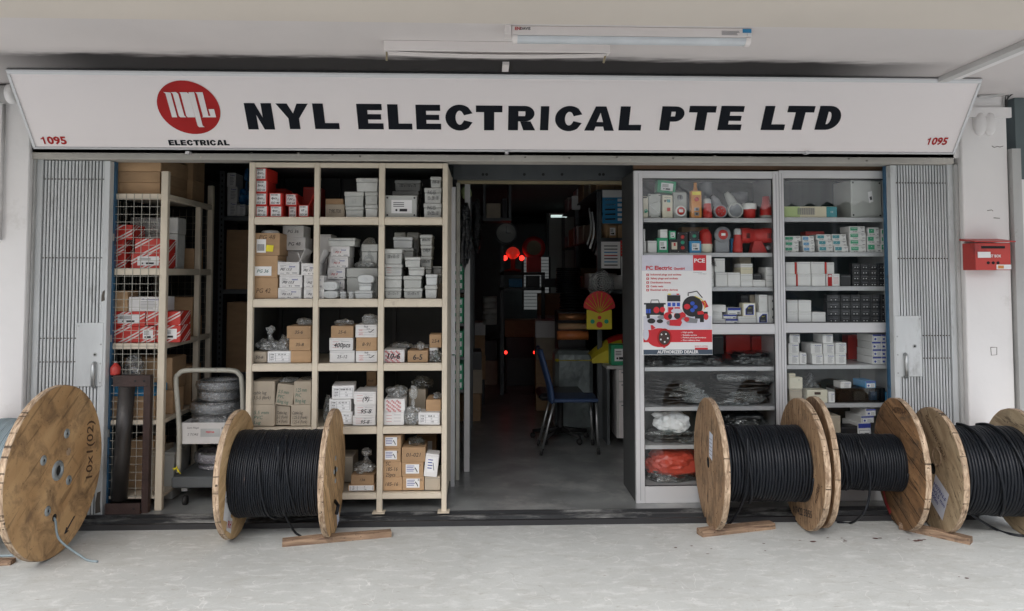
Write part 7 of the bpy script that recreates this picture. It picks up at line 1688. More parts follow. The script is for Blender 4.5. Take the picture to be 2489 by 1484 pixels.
def coil(cx, cy, z, R, r, n, mk, label, film=True, h=None, seed=1, sq=.85):
    rn = random.Random(seed); t = thing('cable_coil', label, 'cable coil', (cx, cy, z)); m = MB(); hh = h or r*2*3; P = []; seg = 30
    for k in range(n*seg+1):
        a = 2*pi*k/seg; T_ = k/seg; zz_ = z+r+(hh-2*r)*((T_*.618*1.0) % 1); rr = R*(1-.16*((T_*.41) % 1))+.004*noise.noise(Vector((k*.05, seed, 0)))
        P.append((cx+rr*cos(a), cy+rr*sq*sin(a), zz_))
    Q = []
    for k, p_ in enumerate(P):
        Q.append(p_)
    Z_ = [p_[2] for p_ in Q]
    for k in range(len(Q)):
        a_ = max(0, k-8); b2 = min(len(Q), k+9); Q[k] = (Q[k][0], Q[k][1], sum(Z_[a_:b2])/(b2-a_))
    m.tube(Q, r, mk, 6); m.obj('winding', t)
    if film:
        m = MB(); K = 28; vs = []; 
        for i in range(K):
            a = 2*pi*i/K
            for j in range(9):
                b2 = 2*pi*j/9; d = 1+.12*noise.noise(Vector((i*.9, j*.9, seed))); rr = R*.9+(R*.13+.006)*cos(b2)*d
                vs.append((cx+rr*cos(a), cy+rr*sq*sin(a), z+hh/2+(hh/2+.004)*sin(b2)*d))
        m.add(vs, [(i*9+j, i*9+(j+1) % 9, ((i+1) % K)*9+(j+1) % 9, ((i+1) % K)*9+j) for i in range(K) for j in range(9)], 'film', True); m.obj('plastic_wrap', t)
    return t
def coil_px(x0, y0, x1, y1, label, mk, seed, z=None, Y=YT+.25, film=True, r=.0045):
    q = rc('Z5', x0, y0, x1, y1, Y); R_ = (q[1]-q[0])/2; z_ = z if z is not None else q[2]; h = q[3]-z_; n = int(h*0.16/(r*r*4))+6
    coil((q[0]+q[1])/2, Y, z_, R_, r, min(n, 34), mk, label, film, h, seed); return q[3]
zc = coil_px(1118, 515, 1400, 572, 'grey cable coil in clear wrap, lowest of four on the trolley tray', 'coil_grey', 3, ZT)
zc = coil_px(1112, 442, 1405, 520, 'widest grey cable coil in clear wrap, second of four on the trolley', 'coil_grey', 4, zc)
zc = coil_px(1160, 378, 1390, 440, 'grey cable coil in clear wrap, third of four on the trolley', 'coil_grey', 5, zc)
zc = coil_px(1148, 322, 1412, 378, 'grey cable coil in clear wrap, topmost on the trolley tray', 'coil_grey', 6, zc)
zc = coil_px(1155, 797, 1380, 880, 'mauve cable coil, lower one on the trolley platform', 'coil_mauve', 7, zp+.001)
zc = coil_px(1138, 728, 1400, 797, 'mauve cable coil with label, upper one on the trolley platform', 'coil_mauve', 8, zc)

# ================================================================ DARK RACK BEHIND, LEFT BACK ROOM
Yb = 1.75
q = rc('D', 528, 395, 612, 1150, Yb)
sr = thing('slotted_rack', 'dark grey slotted angle rack with stock in the left back room', 'rack', (q[0], Yb, FL))
for X in (q[0], q[0]+.95):
    for y in (Yb, Yb+.5):
        m = MB(); m.box(X, X+.045, y, y+.003, FL, 2.6, 'rack_grey'); m.box(X, X+.003, y+.0031, y+.045, FL, 2.6, 'rack_grey')
        zz_ = .2
        while zz_ < 2.55: m.box(X+.016, X+.028, y-.0006, y-.0001, zz_, zz_+.022, 'gap_dark'); zz_ += .05
        m.obj('upright', sr)
zs = [at(560, y, Yb)[1] for y in (525, 703, 905)]
for z in zs:
    m = MB(); m.box(q[0]+.046, q[0]+.949, Yb, Yb+.5, z-.04, z, 'rack_grey', c=.002); m.obj('shelf_board', sr)
CUR[0] = Shelf(zs[0], Yb+.03, 'on the dark back rack', Yb+.48); CUR[1] = 'Z4'
C((1785, 415, 1860, 515), 'white', 'white carton, lowest of the left column', 'list', dep=.2); C((1785, 302, 1866, 405), 'white', 'white carton, middle of the left column', 'list', dep=.2); C((1785, 192, 1855, 292), 'white', 'white carton, topmost of the left column', 'list', dep=.2); C((1862, 440, 1930, 550), 'white', 'white carton right of the column', 'list', dep=.2)
BAG((1855, 170, 1960, 430), 'big blue plastic bag on the white cartons', mk='blue_bag', dy=.05, seed=90, dep=.2, fill=None, tied=True, name='plastic_bag')
CUR[0] = Shelf(zs[1], Yb+.03, 'on the dark back rack', Yb+.48)
C((1780, 640, 1950, 940), 'card', 'large brown carton', dep=.3); CUR[0] = Shelf(zs[2], Yb+.03, 'lower on the dark back rack', Yb+.48); C((1780, 1210, 1950, 1420), 'card', 'big brown carton', dep=.3)

# ================================================================ PASSAGE
YH = .95
q = rc('Z8', 88, 48, 1540, 190, YH)
t = thing('shutter_box', 'grey metal roller shutter box above the doorway', 'shutter box', ((q[0]+q[1])/2, YH, q[2]))
m = MB(); m.box(q[0], q[1], YH, YH+.3, q[2], 2.72, 'shutter_grey' if 'shutter_grey' in MATS else 'rack_grey', c=.004); m.obj('housing', t)
for a, b_ in ((155, 295), (1340, 1480)):
    s0 = rc('Z8', a if a < 200 else 1340, 60, b_, 165, YH); m = MB(); m.box(s0[0], s0[1], YH-.004, YH-.0002, s0[2], s0[3], 'rack_grey', c=.001); m.obj('cover_plate', t)
for a in (330, 360, 665, 818, 970, 1275, 1305): p_ = pt('Z8', a, 145, YH); m = MB(); m.disc((p_.x, YH, p_.z), .012, 'gap_dark', 'Y', .001, 10); m.obj('bolt_hole', t)
q2 = rc('Z8', 120, 190, 1520, 222, YH+.05)
m = MB(); m.box(q2[0], q2[1], YH+.05, YH+.09, q2[2], q[2]-.001, 'brass_trim' if False else 'old_brass'); m.obj('trim', t)
xL, xR_ = at(1108, 700, YH)[0], at(1536, 700, YH)[0]
t = thing('door_frame', 'pale aluminium door frame inside the open shop doorway', 'door frame', ((xL+xR_)/2, YH+.03, FL))
for X in (xL, xR_-.03): m = MB(); m.box(X, X+.03, YH+.0, YH+.05, FL, q2[2], 'tube_cream', c=.002); m.obj('jamb', t)
t = thing('glass_door', 'sliding glass door leaf standing beside the cream shelf', 'door', (xL-.02, YH-.1, FL))
m = MB(); X = at(1097, 700, .8)[0]; m.box(X, X+.03, .78, .81, 1.05, 2.35, 'alu'); m.box(X, X+.03, .78, .81, FL, 1.04, 'alu_shade'); m.obj('frame', t)

# back rack along the left of the passage, with green cartons
lr = thing('slotted_rack', 'grey slotted rack with green cartons along the left passage wall', 'rack', (-.75, 1.3, FL))
xl_ = at(1150, 700, 2.2)[0]
xg0 = at(1113, 700, 1.25)[0]-.35; xg1 = at(1127.5, 700, 1.25)[0]
for y in (1.2, 1.75, 3.0, 4.3): m = MB(); m.box(xg1+.004, xg1+.05, y, y+.045, FL, 2.45, 'rack_pale', c=.002) if 'rack_pale' in MATS else m.box(xg1+.004, xg1+.05, y, y+.045, FL, 2.45, 'cable_trunk' if y < 1.5 else 'rack_grey', c=.002); m.obj('upright', lr)
lv = [at(1120, y, 1.25)[1] for y in (615, 704, 785, 866, 945)]
for z in lv: m = MB(); m.box(xg0, xg1, 1.2, 4.3, z-.02, z, 'rack_grey'); m.obj('shelf_board', lr)
for i, z in enumerate(lv[1:]):
    for k in range(3 if i < 1 else 3):
        hh = .07; o = box_at(xg1-.09, xg1-.004, z+.001+k*(hh+.001), z+.001+k*(hh+.001)+hh, 1.23, .3, 'green', 'green carton with white label, %s on the %s shelf of passage rack' % (('lowest', 'middle', 'topmost')[k], ('second', 'third', 'fourth', 'fifth')[i]), 'sch', '', 0)
rn = random.Random(4)
for i, z in enumerate(lv):
    for k in range(5):
        y0 = 2.0+k*.46; KIND_ = rn.choice(('card', 'white', 'cardg', 'black')); sidebox(y0, y0+.4, z+.001, z+rn.uniform(.12, .2), KIND_, '%s carton, %s from the doorway, on %s shelf of the passage rack' % ({'card': 'brown', 'white': 'white', 'cardg': 'dull', 'black': 'dark'}[KIND_], ('nearest', 'second', 'third', 'fourth', 'farthest')[k], ('top', 'second', 'third', 'fourth', 'fifth')[i]), x1=xg1-.01, w_=.3)
t = thing('plastic_bag', 'dark plastic bag hanging from the rack left of the doorway', 'plastic bag', (0, 1.2, 1.9)); q = rc('Z8', 128, 360, 245, 790, 1.15); t.location = ((q[0]+q[1])/2, 1.15, q[2]); ORG[t.name] = tuple(t.location)
m = MB(); lump(m, ((q[0]+q[1])/2, 1.12, q[2]), ((q[1]-q[0])/2, .07, (q[3]-q[2])*.95), 'black_gloss', 31, .25, 2, 3, False, .1); m.obj('bag_film', t)
# wooden drum standing in the passage at the left
fl_ = MB(); c = pt('W1', 215, 245, 3.2)
t = thing('drum_cheek', 'round wooden drum cheek standing at the left of the passage', 'drum cheek', (c.x-.02, 3.2, FL))
m = MB(); m.lathe((c.x-.04, 3.2, FL+.52), [(.03, 0), (.5, 0), (.52, .015), (.5, .04), (.03, .04)], 'ply_brown', 'X', 48); m.obj('disc', t)

# right side of the passage
YD = 2.1
xd0 = at(1474, 900, YD)[0]; zd = at(1500, 889, YD)[1]
t = thing('desk', 'pale desk with three drawers inside the doorway at the right', 'desk', (xd0+.5, YD+.3, FL))
m = MB(); m.box(xd0, xd0+1.1, YD, YD+.7, zd-.03, zd, 'cable_trunk', c=.003); m.obj('desk_top', t)
m = MB(); m.box(xd0+.005, xd0+.03, YD+.02, YD+.68, FL, zd-.031, 'rack_grey'); m.obj('side_panel', t)
dw = rc('W1', 1282, 335, 1400, 855, YD+.02); m = MB(); m.box(dw[0], dw[0]+.42, YD+.03, YD+.6, FL+.06, zd-.031, 'white_drawer' if False else 'cable_trunk', c=.003); pd = m.obj('pedestal', t)
for a, b_ in ((340, 420), (430, 565), (580, 840)):
    s0 = rc('W1', 1300, a, 1420, b_, YD+.02); m = MB(); m.box(s0[0], dw[0]+.405, YD+.018, YD+.0295, s0[2], s0[3], 'fitting_white', c=.002); dr = m.obj('drawer', pd); m = MB(); m.box(s0[0]+.02, s0[0]+.14, YD+.008, YD+.0175, s0[3]-.03, s0[3]-.02, 'socket_grey'); m.obj('handle', dr)
s0 = rc('W1', 1240, 155, 1365, 290, YD+.05)
t = box_at(s0[0], s0[1], zd+.001, s0[3], YD+.05, .15, 'green', 'green carton with white label on the desk edge', 'sch', '', 0)
um = thing('folded_umbrella', 'red and yellow umbrella fabric lying on the desk', 'umbrella', (xd0+.3, YD+.35, zd))
q = rc('W1', 1090, 95, 1600, 265, YD+.3)
m = MB(); N = 16; vs = []
for i in range(N+1):
    for j in range(7):
        u = i/N; v = j/6; X = q[0]+(q[1]-q[0])*u; dome = sin(pi*min(1, u*.9+.04))**.8; vs.append((X, YD+.22+.4*v, zd+.002+(.02+(q[3]-zd)*dome)*(1-abs(v-.5)**2*1.6)))
for i in range(N):
    for j in range(6): m.add([vs[i*7+j], vs[(i+1)*7+j], vs[(i+1)*7+j+1], vs[i*7+j+1]], [(0, 1, 2, 3)], 'yellow_cloth' if (i < 4 or (j == 0 and i < 7)) else 'red_cloth', True)
m.add([vs[i*7] for i in range(N+1)]+[(v_[0], v_[1], zd+.002) for v_ in [vs[i*7] for i in range(N+1)]], [(i, N+1+i, N+2+i, i+1) for i in range(N)], 'yellow_cloth'); m.obj('fabric', um)
# blue chair
YCh = 1.62; base = gnd(*px('W1', 735, 965), Z=FL)
Yn = base.y
def cw(x, y, Y): return pt('W1', x, y, Y)
t = thing('blue_chair', 'blue plastic chair with grey tube legs just inside the doorway', 'chair', (cw(940, 965, Yn).x, Yn+.2, FL))
Yf = Yn+.38
sx0 = cw(835, 580, Yn).x; sx1 = cw(1150, 580, Yn).x; zs_ = cw(980, 570, Yn).z
m = MB(); m.box(sx0-.04, sx1, Yn, Yf, zs_-.012, zs_+.02, 'chair_blue', c=.01); m.obj('seat', t)
m = MB(); bk = [cw(720, 190, Yn), cw(760, 330, Yn), cw(800, 480, Yn), cw(812, 590, Yn)]
vs = []
for p_ in poly_smooth_path(bk, 4): vs += [(p_.x-.01, Yn, p_.z), (p_.x-.03, (Yn+Yf)/2, p_.z), (p_.x-.01, Yf, p_.z), (p_.x+.02, Yf, p_.z), (p_.x+.005, (Yn+Yf)/2, p_.z), (p_.x+.02, Yn, p_.z)]
n_ = len(vs)//6; m.add(vs, [(i*6+j, i*6+(j+1) % 6, i*6+6+(j+1) % 6, i*6+6+j) for i in range(n_-1) for j in range(6)]+[tuple(range(6)), tuple((n_-1)*6+j for j in range(6))], 'chair_blue', True); m.obj('backrest', t)
for (xa_, xb_) in ((820, 735), (1130, 1147)):
    for Y, dz in ((Yn+.01, 0), (Yf-.01, 0)):
        a = cw(xa_, 585, Yn); b_ = cw(xb_, 965, Yn); m = MB(); m.tube([(a.x, Y, a.z), (b_.x, Y, FL+.05)], .0125, 'steel', 10); lg_ = m.obj('leg', t); m = MB(); d_ = (b_.x-a.x)*.12; m.tube([(b_.x, Y, FL+.055), (b_.x+d_, Y, FL+.001)], .015, 'rubber', 10); m.obj('foot_cap', lg_)
# office chair base and seat behind
cx = cw(870, 600, 2.3).x; t = thing('office_chair', 'dark office chair on a star base behind the blue chair', 'chair', (cx, 2.35, FL))
m = MB(); m.lathe((cx, 2.35, FL+.07), [(.03, 0), (.03, .32)], 'rubber', 'Z', 12); m.obj('column', t)
for k in range(5):
    a = 2*pi*k/5+.3; m = MB(); m.tube([(cx, 2.35, FL+.11), (cx+.28*cos(a), 2.35+.28*sin(a), FL+.07)], [.028, .018], 'rubber', 8); m.tube([(cx+.28*cos(a), 2.34+.28*sin(a), FL+.028), (cx+.28*cos(a), 2.37+.28*sin(a), FL+.028)], .027, 'rubber', 12); m.obj('star_arm', t)
m = MB(); m.box(cx-.23, cx+.23, 2.1, 2.58, .46, .53, 'black_plastic', c=.03); m.obj('seat', t)
# stock on the right
def rolls(f, rect, Y, mk, label, name='hose_roll', cat='roll', axis='X'):
    q = rc(f, *rect, Y); r = (q[3]-q[2])/2; t = thing(name, label, cat, ((q[0]+q[1])/2, Y, q[2])); m = MB(); m.tube([(q[0], Y, q[2]+r), (q[1], Y, q[2]+r)], r, mk, 18); m.obj('roll_body', t); return t
mat('foil', (.28, .33, .33), .3, metal=.3, var=.3, bump=.6, bscale=18); mat('orange_film', (.6, .2, .07), .35, var=.2, bump=.4)
rolls('Z8', (930, 1410, 1180, 1484), 2.55, 'orange_film', 'orange wrapped roll lying in the stack behind the blue chair'); rolls('Z8', (940, 1270, 1180, 1325), 2.55, 'copper', 'brown wrapped roll on top of the stack behind the chair')
rolls('Z8', (940, 1350, 1180, 1400), 2.55, 'cardboard', 'dull brown roll in the stack behind the chair')
q = rc('W1', 830, 200, 1110, 460, 2.75); t = thing('wrapped_bale', 'silver wrapped bale with yellow strap behind the blue chair', 'bale', ((q[0]+q[1])/2, 2.9, FL)); m = MB(); m.box(q[0], q[1], 2.75, 3.1, FL, q[3], 'foil', c=.04); m.obj('bale_body', t); z = (cw(900, 270, 2.75)).z; m = MB(); m.box(q[0]-.002, q[1]+.002, 2.745, 3.105, z-.03, z+.03, 'yellow_cloth', c=.03); m.obj('strap', t)
# hanging shop fan ornament: red fan above a yellow body
q = rc('Z8', 1145, 1080, 1400, 1400, 2.0); cx = (q[0]+q[1])/2; W = q[1]-q[0]; H = q[3]-q[2]
t = thing('paper_ornament', 'yellow and red fan shaped festive ornament by the desk', 'ornament', (cx, 2.0, q[2]))
m = MB(); m.box(cx-W*.4, cx+W*.4, 2.0, 2.02, q[2], q[2]+H*.5, 'yellow_cloth', c=.004); m.obj('body', t)
m = MB(); n = 18; pts = [(cx+W*.5*cos(pi*k/n), 2.0-.004, q[2]+H*.55+H*.42*sin(pi*k/n)) for k in range(n+1)]; m.add([(cx, 1.996, q[2]+H*.4)]+pts, [(0, k+1, k+2) for k in range(n)], 'red_cloth'); m.add([(cx, 2.003, q[2]+H*.4)]+[(p_[0], 2.003, p_[2]) for p_ in pts], [(0, k+2, k+1) for k in range(n)], 'red_cloth'); m.obj('fan', t)
m = MB()
for k in range(1, 9): a = pi*k/9; m.tube([(cx, 1.992, q[2]+H*.42), (cx+W*.46*cos(a), 1.992, q[2]+H*.55+H*.38*sin(a))], .004, 'yellow_cloth', 4)
m.obj('fan_rib', t)
m = MB()
for u in (-.22, .22): m.disc((cx+W*u, 1.999, q[2]+H*.2), W*.07, 'button_green', 'Y', .004, 14)
m.disc((cx, 1.999, q[2]+H*.12), W*.1, 'red_cloth', 'Y', .004, 14); m.disc((cx, 1.999, q[2]+H*.3), W*.06, 'red_cloth', 'Y', .004, 14); m.obj('decoration', t)
m = MB(); m.tube([(cx, 2.01, q[2]+H*.97), (cx, 2.01, 2.7)], .002, 'ink', 4); m.obj('string', t)
# display cards hanging on the right rack
t2 = thing('slotted_rack', 'grey slotted rack with hanging cards right of the passage', 'rack', (1.1, 2.3, FL))
xr_ = at(1494, 600, 2.4)[0]
for X, y in ((xr_-.18, 2.4), (xr_-.18, 4.2), (xr_+.35, 2.4), (xr_-.18, 5.8)): m = MB(); m.box(X, X+.045, y, y+.04, FL, 2.5, 'rack_grey'); m.obj('upright', t2)
lz = [at(1500, y, 2.4)[1] for y in (462, 580, 706)]
for z in lz: m = MB(); m.box(xr_-.13, xr_+.349, 2.4, 2.43, z-.03, z+.01, 'rack_grey'); m.box(xr_-.18, xr_+.349, 2.4305, 5.8, z-.004, z+.01, 'rack_grey'); m.obj('shelf_board', t2)
for i, z in enumerate(lz):
    for k in range(6):
        y0 = 2.5+k*.52; KIND_ = rn.choice(('card', 'white', 'cardg', 'card')); X = xr_-.17; box_at(X, X+.3, z+.011, z+.011+rn.uniform(.13, .24), y0, .42, KIND_, '%s carton, %s along the %s shelf right of the passage' % ({'card': 'brown', 'white': 'white', 'cardg': 'dull'}[KIND_], ('nearest', 'second', 'third', 'fourth', 'fifth', 'farthest')[k], ('top', 'middle', 'low')[i]), None, None, 0)
q = rc('Z8', 1298, 272, 1502, 542, 2.3); t = thing('display_card', 'blue display card of cable samples hanging in the doorway', 'display card', ((q[0]+q[1])/2, 2.3, q[2])); W = q[1]-q[0]; H = q[3]-q[2]
m = MB(); m.box(q[0], q[1], 2.3, 2.306, q[2], q[2]+H*.78, 'carton_blue'); m.box(q[0], q[1], 2.3, 2.306, q[2]+H*.781, q[3], 'paper'); m.obj('card', t)
m = MB()
for k in range(5): zz_ = q[2]+H*(.12+.145*k); m.tube([(q[0]+W*.1, 2.295, zz_), (q[0]+W*.5, 2.295, zz_+.004)], .008, 'film' if k > 2 else 'black_plastic', 6); m.box(q[0]+W*.6, q[0]+W*.92, 2.2975, 2.2995, zz_-.014, zz_+.014, 'paper')
m.obj('samples', t); m = MB(); m.tube([((q[0]+q[1])/2, 2.303, q[3]), ((q[0]+q[1])/2, 2.303, 2.6)], .002, 'ink', 4); m.obj('string', t)
q = rc('Z8', 1288, 690, 1442, 905, 2.25); t = thing('display_card', 'white display card of tools hanging below the blue card', 'display card', ((q[0]+q[1])/2, 2.25, q[2])); W = q[1]-q[0]; H = q[3]-q[2]
m = MB(); m.box(q[0], q[1], 2.25, 2.256, q[2], q[3], 'paper'); m.obj('card', t); m = MB()
for k, mk in enumerate(('rust', 'carton_blue', 'rust', 'post_red', 'carton_blue', 'rack_grey', 'rack_grey')): m.box(q[0]+W*.15, q[0]+W*.85, 2.247, 2.2495, q[2]+H*(.1+.12*k), q[2]+H*(.14+.12*k), mk)
m.obj('samples', t); m = MB(); m.tube([((q[0]+q[1])/2, 2.253, q[3]), ((q[0]+q[1])/2, 2.253, lz[1]-.03)], .002, 'ink', 4); m.obj('string', t)
q = rc('Z8', 1442, 680, 1504, 805, 2.25); t = thing('red_poster', 'small red paper with gold print beside the white card', 'poster', ((q[0]+q[1])/2, 2.25, q[2])); m = MB(); m.box(q[0], q[1], 2.25, 2.253, q[2], q[3], 'red_cloth'); m.obj('sheet', t)
m = MB(); 
for k in range(4): m.box(q[0]+.01, q[1]-.01, 2.248, 2.2495, q[2]+.02+.03*k, q[2]+.03+.03*k, 'old_brass')
m.obj('print', t)
q = rc('Z8', 1450, 810, 1506, 970, 2.25); m = MB(); m.box(q[0], q[1], 2.25, 2.253, q[2], q[3], 'paper'); tag(m.obj('paper_notice', loc=((q[0]+q[1])/2, 2.25, q[2])), 'pale paper notice hanging below the small red paper', 'notice')
CUR[0] = Shelf(at(1500, 575, 2.3)[1], 2.3, '', 3); CUR[1] = 'Z8'
for (a, b_, l_) in ((1345, 1412, 'brown carton with white label under the blue card'), (1420, 1504, 'pale brown carton under the blue card, right one')): q = rc('Z8', a, 556, b_, 648, 2.45); box_at(q[0], q[1], lz[1]+.012, q[3], 2.45, .2, 'card', l_, 'sch' if a < 1400 else None, '', 0)
# clear bag with a white fan guard
q = rc('Z8', 1190, 930, 1395, 1110, 2.2); cx = (q[0]+q[1])/2; cz = (q[2]+q[3])/2; t = thing('bagged_fan', 'white fan guard in a clear bag hanging above the ornament', 'fan', (cx, 2.2, q[2]))
m = MB()
for r in (.3, .55, .8, 1.): m.tube([(cx+.09*r*cos(2*pi*k/20), 2.2, cz+.09*r*sin(2*pi*k/20)) for k in range(20)], .003, 'white_plastic', 5, closed=True)
for k in range(10): a = 2*pi*k/10; m.tube([(cx, 2.2, cz), (cx+.09*cos(a), 2.2, cz+.09*sin(a))], .002, 'white_plastic', 4)
m.obj('guard', t); m = MB(); lump(m, (cx, 2.2, q[2]), ((q[1]-q[0])/2, .05, q[3]-q[2]), 'film', 77, .2, 2, 3, False, .08); m.obj('bag_film', t)
for k, (a, b_, c_, d_) in enumerate(((930, 900, 1130, 1000), (960, 1110, 1150, 1240), (930, 1000, 1130, 1105))):
    q = rc('Z8', a, b_, c_, d_, 3.0); t = thing('cable_coil', 'black cable coil, %s of the dark stack beside the passage' % ('topmost', 'lowest', 'middle')[k], 'cable coil', ((q[0]+q[1])/2, 3.1, q[2])); m = MB()
    R_ = (q[1]-q[0])/2
    for j in range(6): m.tube([((q[0]+q[1])/2+R_*(.95-.03*(j % 2))*cos(2*pi*i/24), 3.1+R_*.9*sin(2*pi*i/24), q[2]+(q[3]-q[2])*(j+.5)/6) for i in range(24)], (q[3]-q[2])/12, 'cable_black', 6, closed=True)
    m.obj('winding', t)
q = rc('Z8', 930, 1240, 1150, 1484, 3.1); t = box_at(q[0], q[1], FL, at(1400, 757, 3.0)[1], 2.98, .4, 'black', 'dark crate under the black coils', None, None, 0)

# far end: wall clock, altar with red lamps, bright louvred window, lit tube, pictures
Yw = 7.0
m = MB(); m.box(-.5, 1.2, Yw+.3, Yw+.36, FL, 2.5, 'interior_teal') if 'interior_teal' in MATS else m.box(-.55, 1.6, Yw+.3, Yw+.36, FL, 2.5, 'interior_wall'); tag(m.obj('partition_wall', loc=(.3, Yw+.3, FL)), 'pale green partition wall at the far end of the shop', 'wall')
def far(f, x, y, Y=Yw): return pt(f, x, y, Y)
c = far('Z8', 518, 620, 4.6); t = thing('wall_clock', 'round wall clock hanging at the back of the passage', 'clock', tuple(c)); m = MB(); m.lathe(tuple(c), [(.001, 0), (.12, 0), (.125, -.01), (.145, -.02), (.15, 0)], 'rack_grey', 'Y', 32, mks=['clock_face', 'clock_face', 'rack_grey', 'rack_grey']) if 'clock_face' in MATS else m.lathe(tuple(c), [(.001, -.002), (.125, -.002), (.14, -.02), (.15, 0)], 'rack_grey', 'Y', 32, mks=['plastic_grey', 'rack_grey', 'rack_grey']); m.obj('face', t)
m = MB(); m.box(c.x-.003, c.x+.003, c.y-.008, c.y-.005, c.z, c.z+.09, 'ink'); m.box(c.x, c.x+.06, c.y-.008, c.y-.005, c.z-.003, c.z+.003, 'ink'); m.obj('hand', t)
mat('led_red', (.8, .02, .02), .4, emit=(1, .03, .02), estr=1.6); mat('glow_shade', (.7, .05, .04), .4, emit=(1, .05, .03), estr=.12)
c = far('Z8', 572, 760, 5.2); t = thing('altar_lamp', 'glowing red altar lamp at the back of the shop', 'lamp', (c.x, c.y, c.z-.15))
m = MB(); m.lathe((c.x, c.y, c.z-.12), [(.03, 0), (.08, .04), (.1, .08), (.08, .13), (.04, .16), (.001, .17)], 'glow_shade', 'Z', 20); m.obj('lamp_shade', t)
for dx in (-.11, .12): m = MB(); lump(m, (c.x+dx, c.y-.06, c.z-.13), (.035, .035, .06), 'led_red', 3, .05, 1, 2, False); m.obj('bulb', t)
m = MB(); m.lathe((c.x, c.y, c.z-.3), [(.12, 0), (.12, .03), (.03, .05), (.03, .18)], 'rust', 'Z', 16); m.obj('lamp_base', t)
q = rc('Z8', 470, 800, 830, 1060, 5.1); t = thing('altar_shelf', 'dark altar shelf under the red lamp', 'shelf', ((q[0]+q[1])/2, 5.2, FL))
m = MB(); m.box(q[0], q[1], 5.05, 5.4, c.z-.34, c.z-.301, 'rust'); m.obj('board', t); 
m = MB(); m.box(q[0], q[1], 5.05, 5.4, q[2]-.04, q[2], 'rack_grey'); m.obj('board', t)
for X in (q[0], q[1]-.05): m = MB(); m.box(X, X+.05, 5.05, 5.1, FL, c.z-.341 if X != q[0] else 2.4, 'rack_grey'); m.obj('post', t)
CUR[0] = Shelf(q[2], 5.08, '', 5.4)
for k in range(4): X = q[0]+.12+.24*k; box_at(X, X+.18, q[2]+.001, q[2]+.001+.12+.04*(k % 2), 5.1, .2, ('blue', 'black', 'black', 'cardg')[k], '%s on the shelf below the altar lamp' % ('blue carton', 'first black carton', 'second black carton', 'dull brown carton')[k], None, None, 0)
c2 = far('Z8', 742, 740, 5.15); t = thing('altar_plaque', 'round gold and red altar plaque beside the glowing lamp', 'plaque', (c2.x, c2.y, c.z-.3)); m = MB(); m.lathe((c2.x, c2.y, c2.z), [(.001, -.02), (.1, -.02), (.11, -.025), (.16, -.012), (.16, .02)], 'old_brass', 'Y', 24, mks=['old_brass', 'red_cloth', 'red_cloth', 'red_cloth']); m.obj('plaque_face', t); m = MB(); m.box(c2.x-.1, c2.x+.1, c2.y-.02, c2.y+.05, c.z-.3, c2.z-.13, 'red_cloth'); m.obj('stand', t)
for x, l_ in ((467, 'small red electric candle glowing low in the passage, left one'), (680, 'small red electric candle glowing low in the passage, right one')):
    c3 = pt('W1', x, 209, 5.2); t = thing('electric_candle', l_, 'candle', (c3.x, 5.2, FL)); m = MB(); lump(m, (c3.x, 5.2, c3.z-.02), (.022, .022, .04), 'led_red', 1, .02, 1, 2, False); m.obj('bulb', t); m = MB(); m.lathe((c3.x, 5.2, FL), [(.03, 0), (.03, .01), (.012, .02), (.012, c3.z-.03-FL)], 'rust', 'Z', 10); m.obj('holder', t)
mat('lit_louvre', (.3, .32, .32), .6, emit=(.75, .8, .8), estr=.06); mat('lit_tube', (.8, .8, .8), .4, emit=(.8, 1, .95), estr=.35)
q = rc('Z8', 662, 812, 862, 1240, 6.9); t = thing('louvre_window', 'bright white louvred opening in the far wall', 'window', ((q[0]+q[1])/2, 6.95, q[2]))
m = MB(); n = 16
for k in range(n): z = q[2]+(q[3]-q[2])*k/n; m.box(q[0], q[1], 6.9, 6.93, z+.004, z+(q[3]-q[2])/n-.006, 'lit_louvre')
m.obj('louvre', t); m = MB(); m.box(q[0]-.03, q[0]-.001, 6.89, 6.95, q[2], q[3], 'rack_grey'); m.box(q[1]+.001, q[1]+.03, 6.89, 6.95, q[2], q[3], 'rack_grey'); m.obj('window_frame', t)
q = rc('Z8', 865, 455, 1070, 820, 7.2); t = thing('inner_door', 'pale doorway panel with a lit tube at the far end', 'doorway', ((q[0]+q[1])/2, 7.2, FL)); m = MB(); m.box(q[0], q[1], 7.24, 7.28, FL, q[3], 'plastic_grey'); m.obj('door_leaf', t); m = MB(); m.box(q[0]-.04, q[0]-.001, 7.2, 7.28, FL, q[3], 'rack_grey'); m.obj('jamb', t)
a = far('Z8', 880, 484, 6.6); b_ = far('Z8', 1008, 484, 6.6); t = thing('tube_light', 'lit fluorescent tube far inside the shop', 'ceiling light', ((a.x+b_.x)/2, 6.6, a.z)); m = MB(); m.tube([a, b_], .02, 'lit_tube', 10); m.obj('tube', t); m = MB(); m.box(a.x-.03, b_.x+.03, 6.58, 6.62, a.z+.021, a.z+.05, 'fitting_white'); m.obj('housing', t)
q = rc('Z8', 1048, 318, 1118, 430, 4.0); m = MB(); m.box(q[0], q[1], 4.0, 4.01, q[2], q[3], 'paper'); tag(m.obj('paper_sheet', loc=((q[0]+q[1])/2, 4.0, q[2])), 'white paper sheets hanging high at the back right', 'paper')
q = rc('Z8', 330, 240, 560, 520, 3.4); t = thing('hanging_boxes', 'dark shelf hung below the ceiling at the left of the passage', 'shelf', ((q[0]+q[1])/2, 3.5, q[2])); m = MB(); m.box(q[0], q[1], 3.4, 3.8, q[2], q[2]+.03, 'rack_grey'); m.box(q[0], q[0]+.03, 3.4, 3.8, q[2]+.0301, 2.71, 'rack_grey'); m.box(q[1]-.03, q[1], 3.4, 3.8, q[2]+.0301, 2.71, 'rack_grey'); m.obj('frame', t)
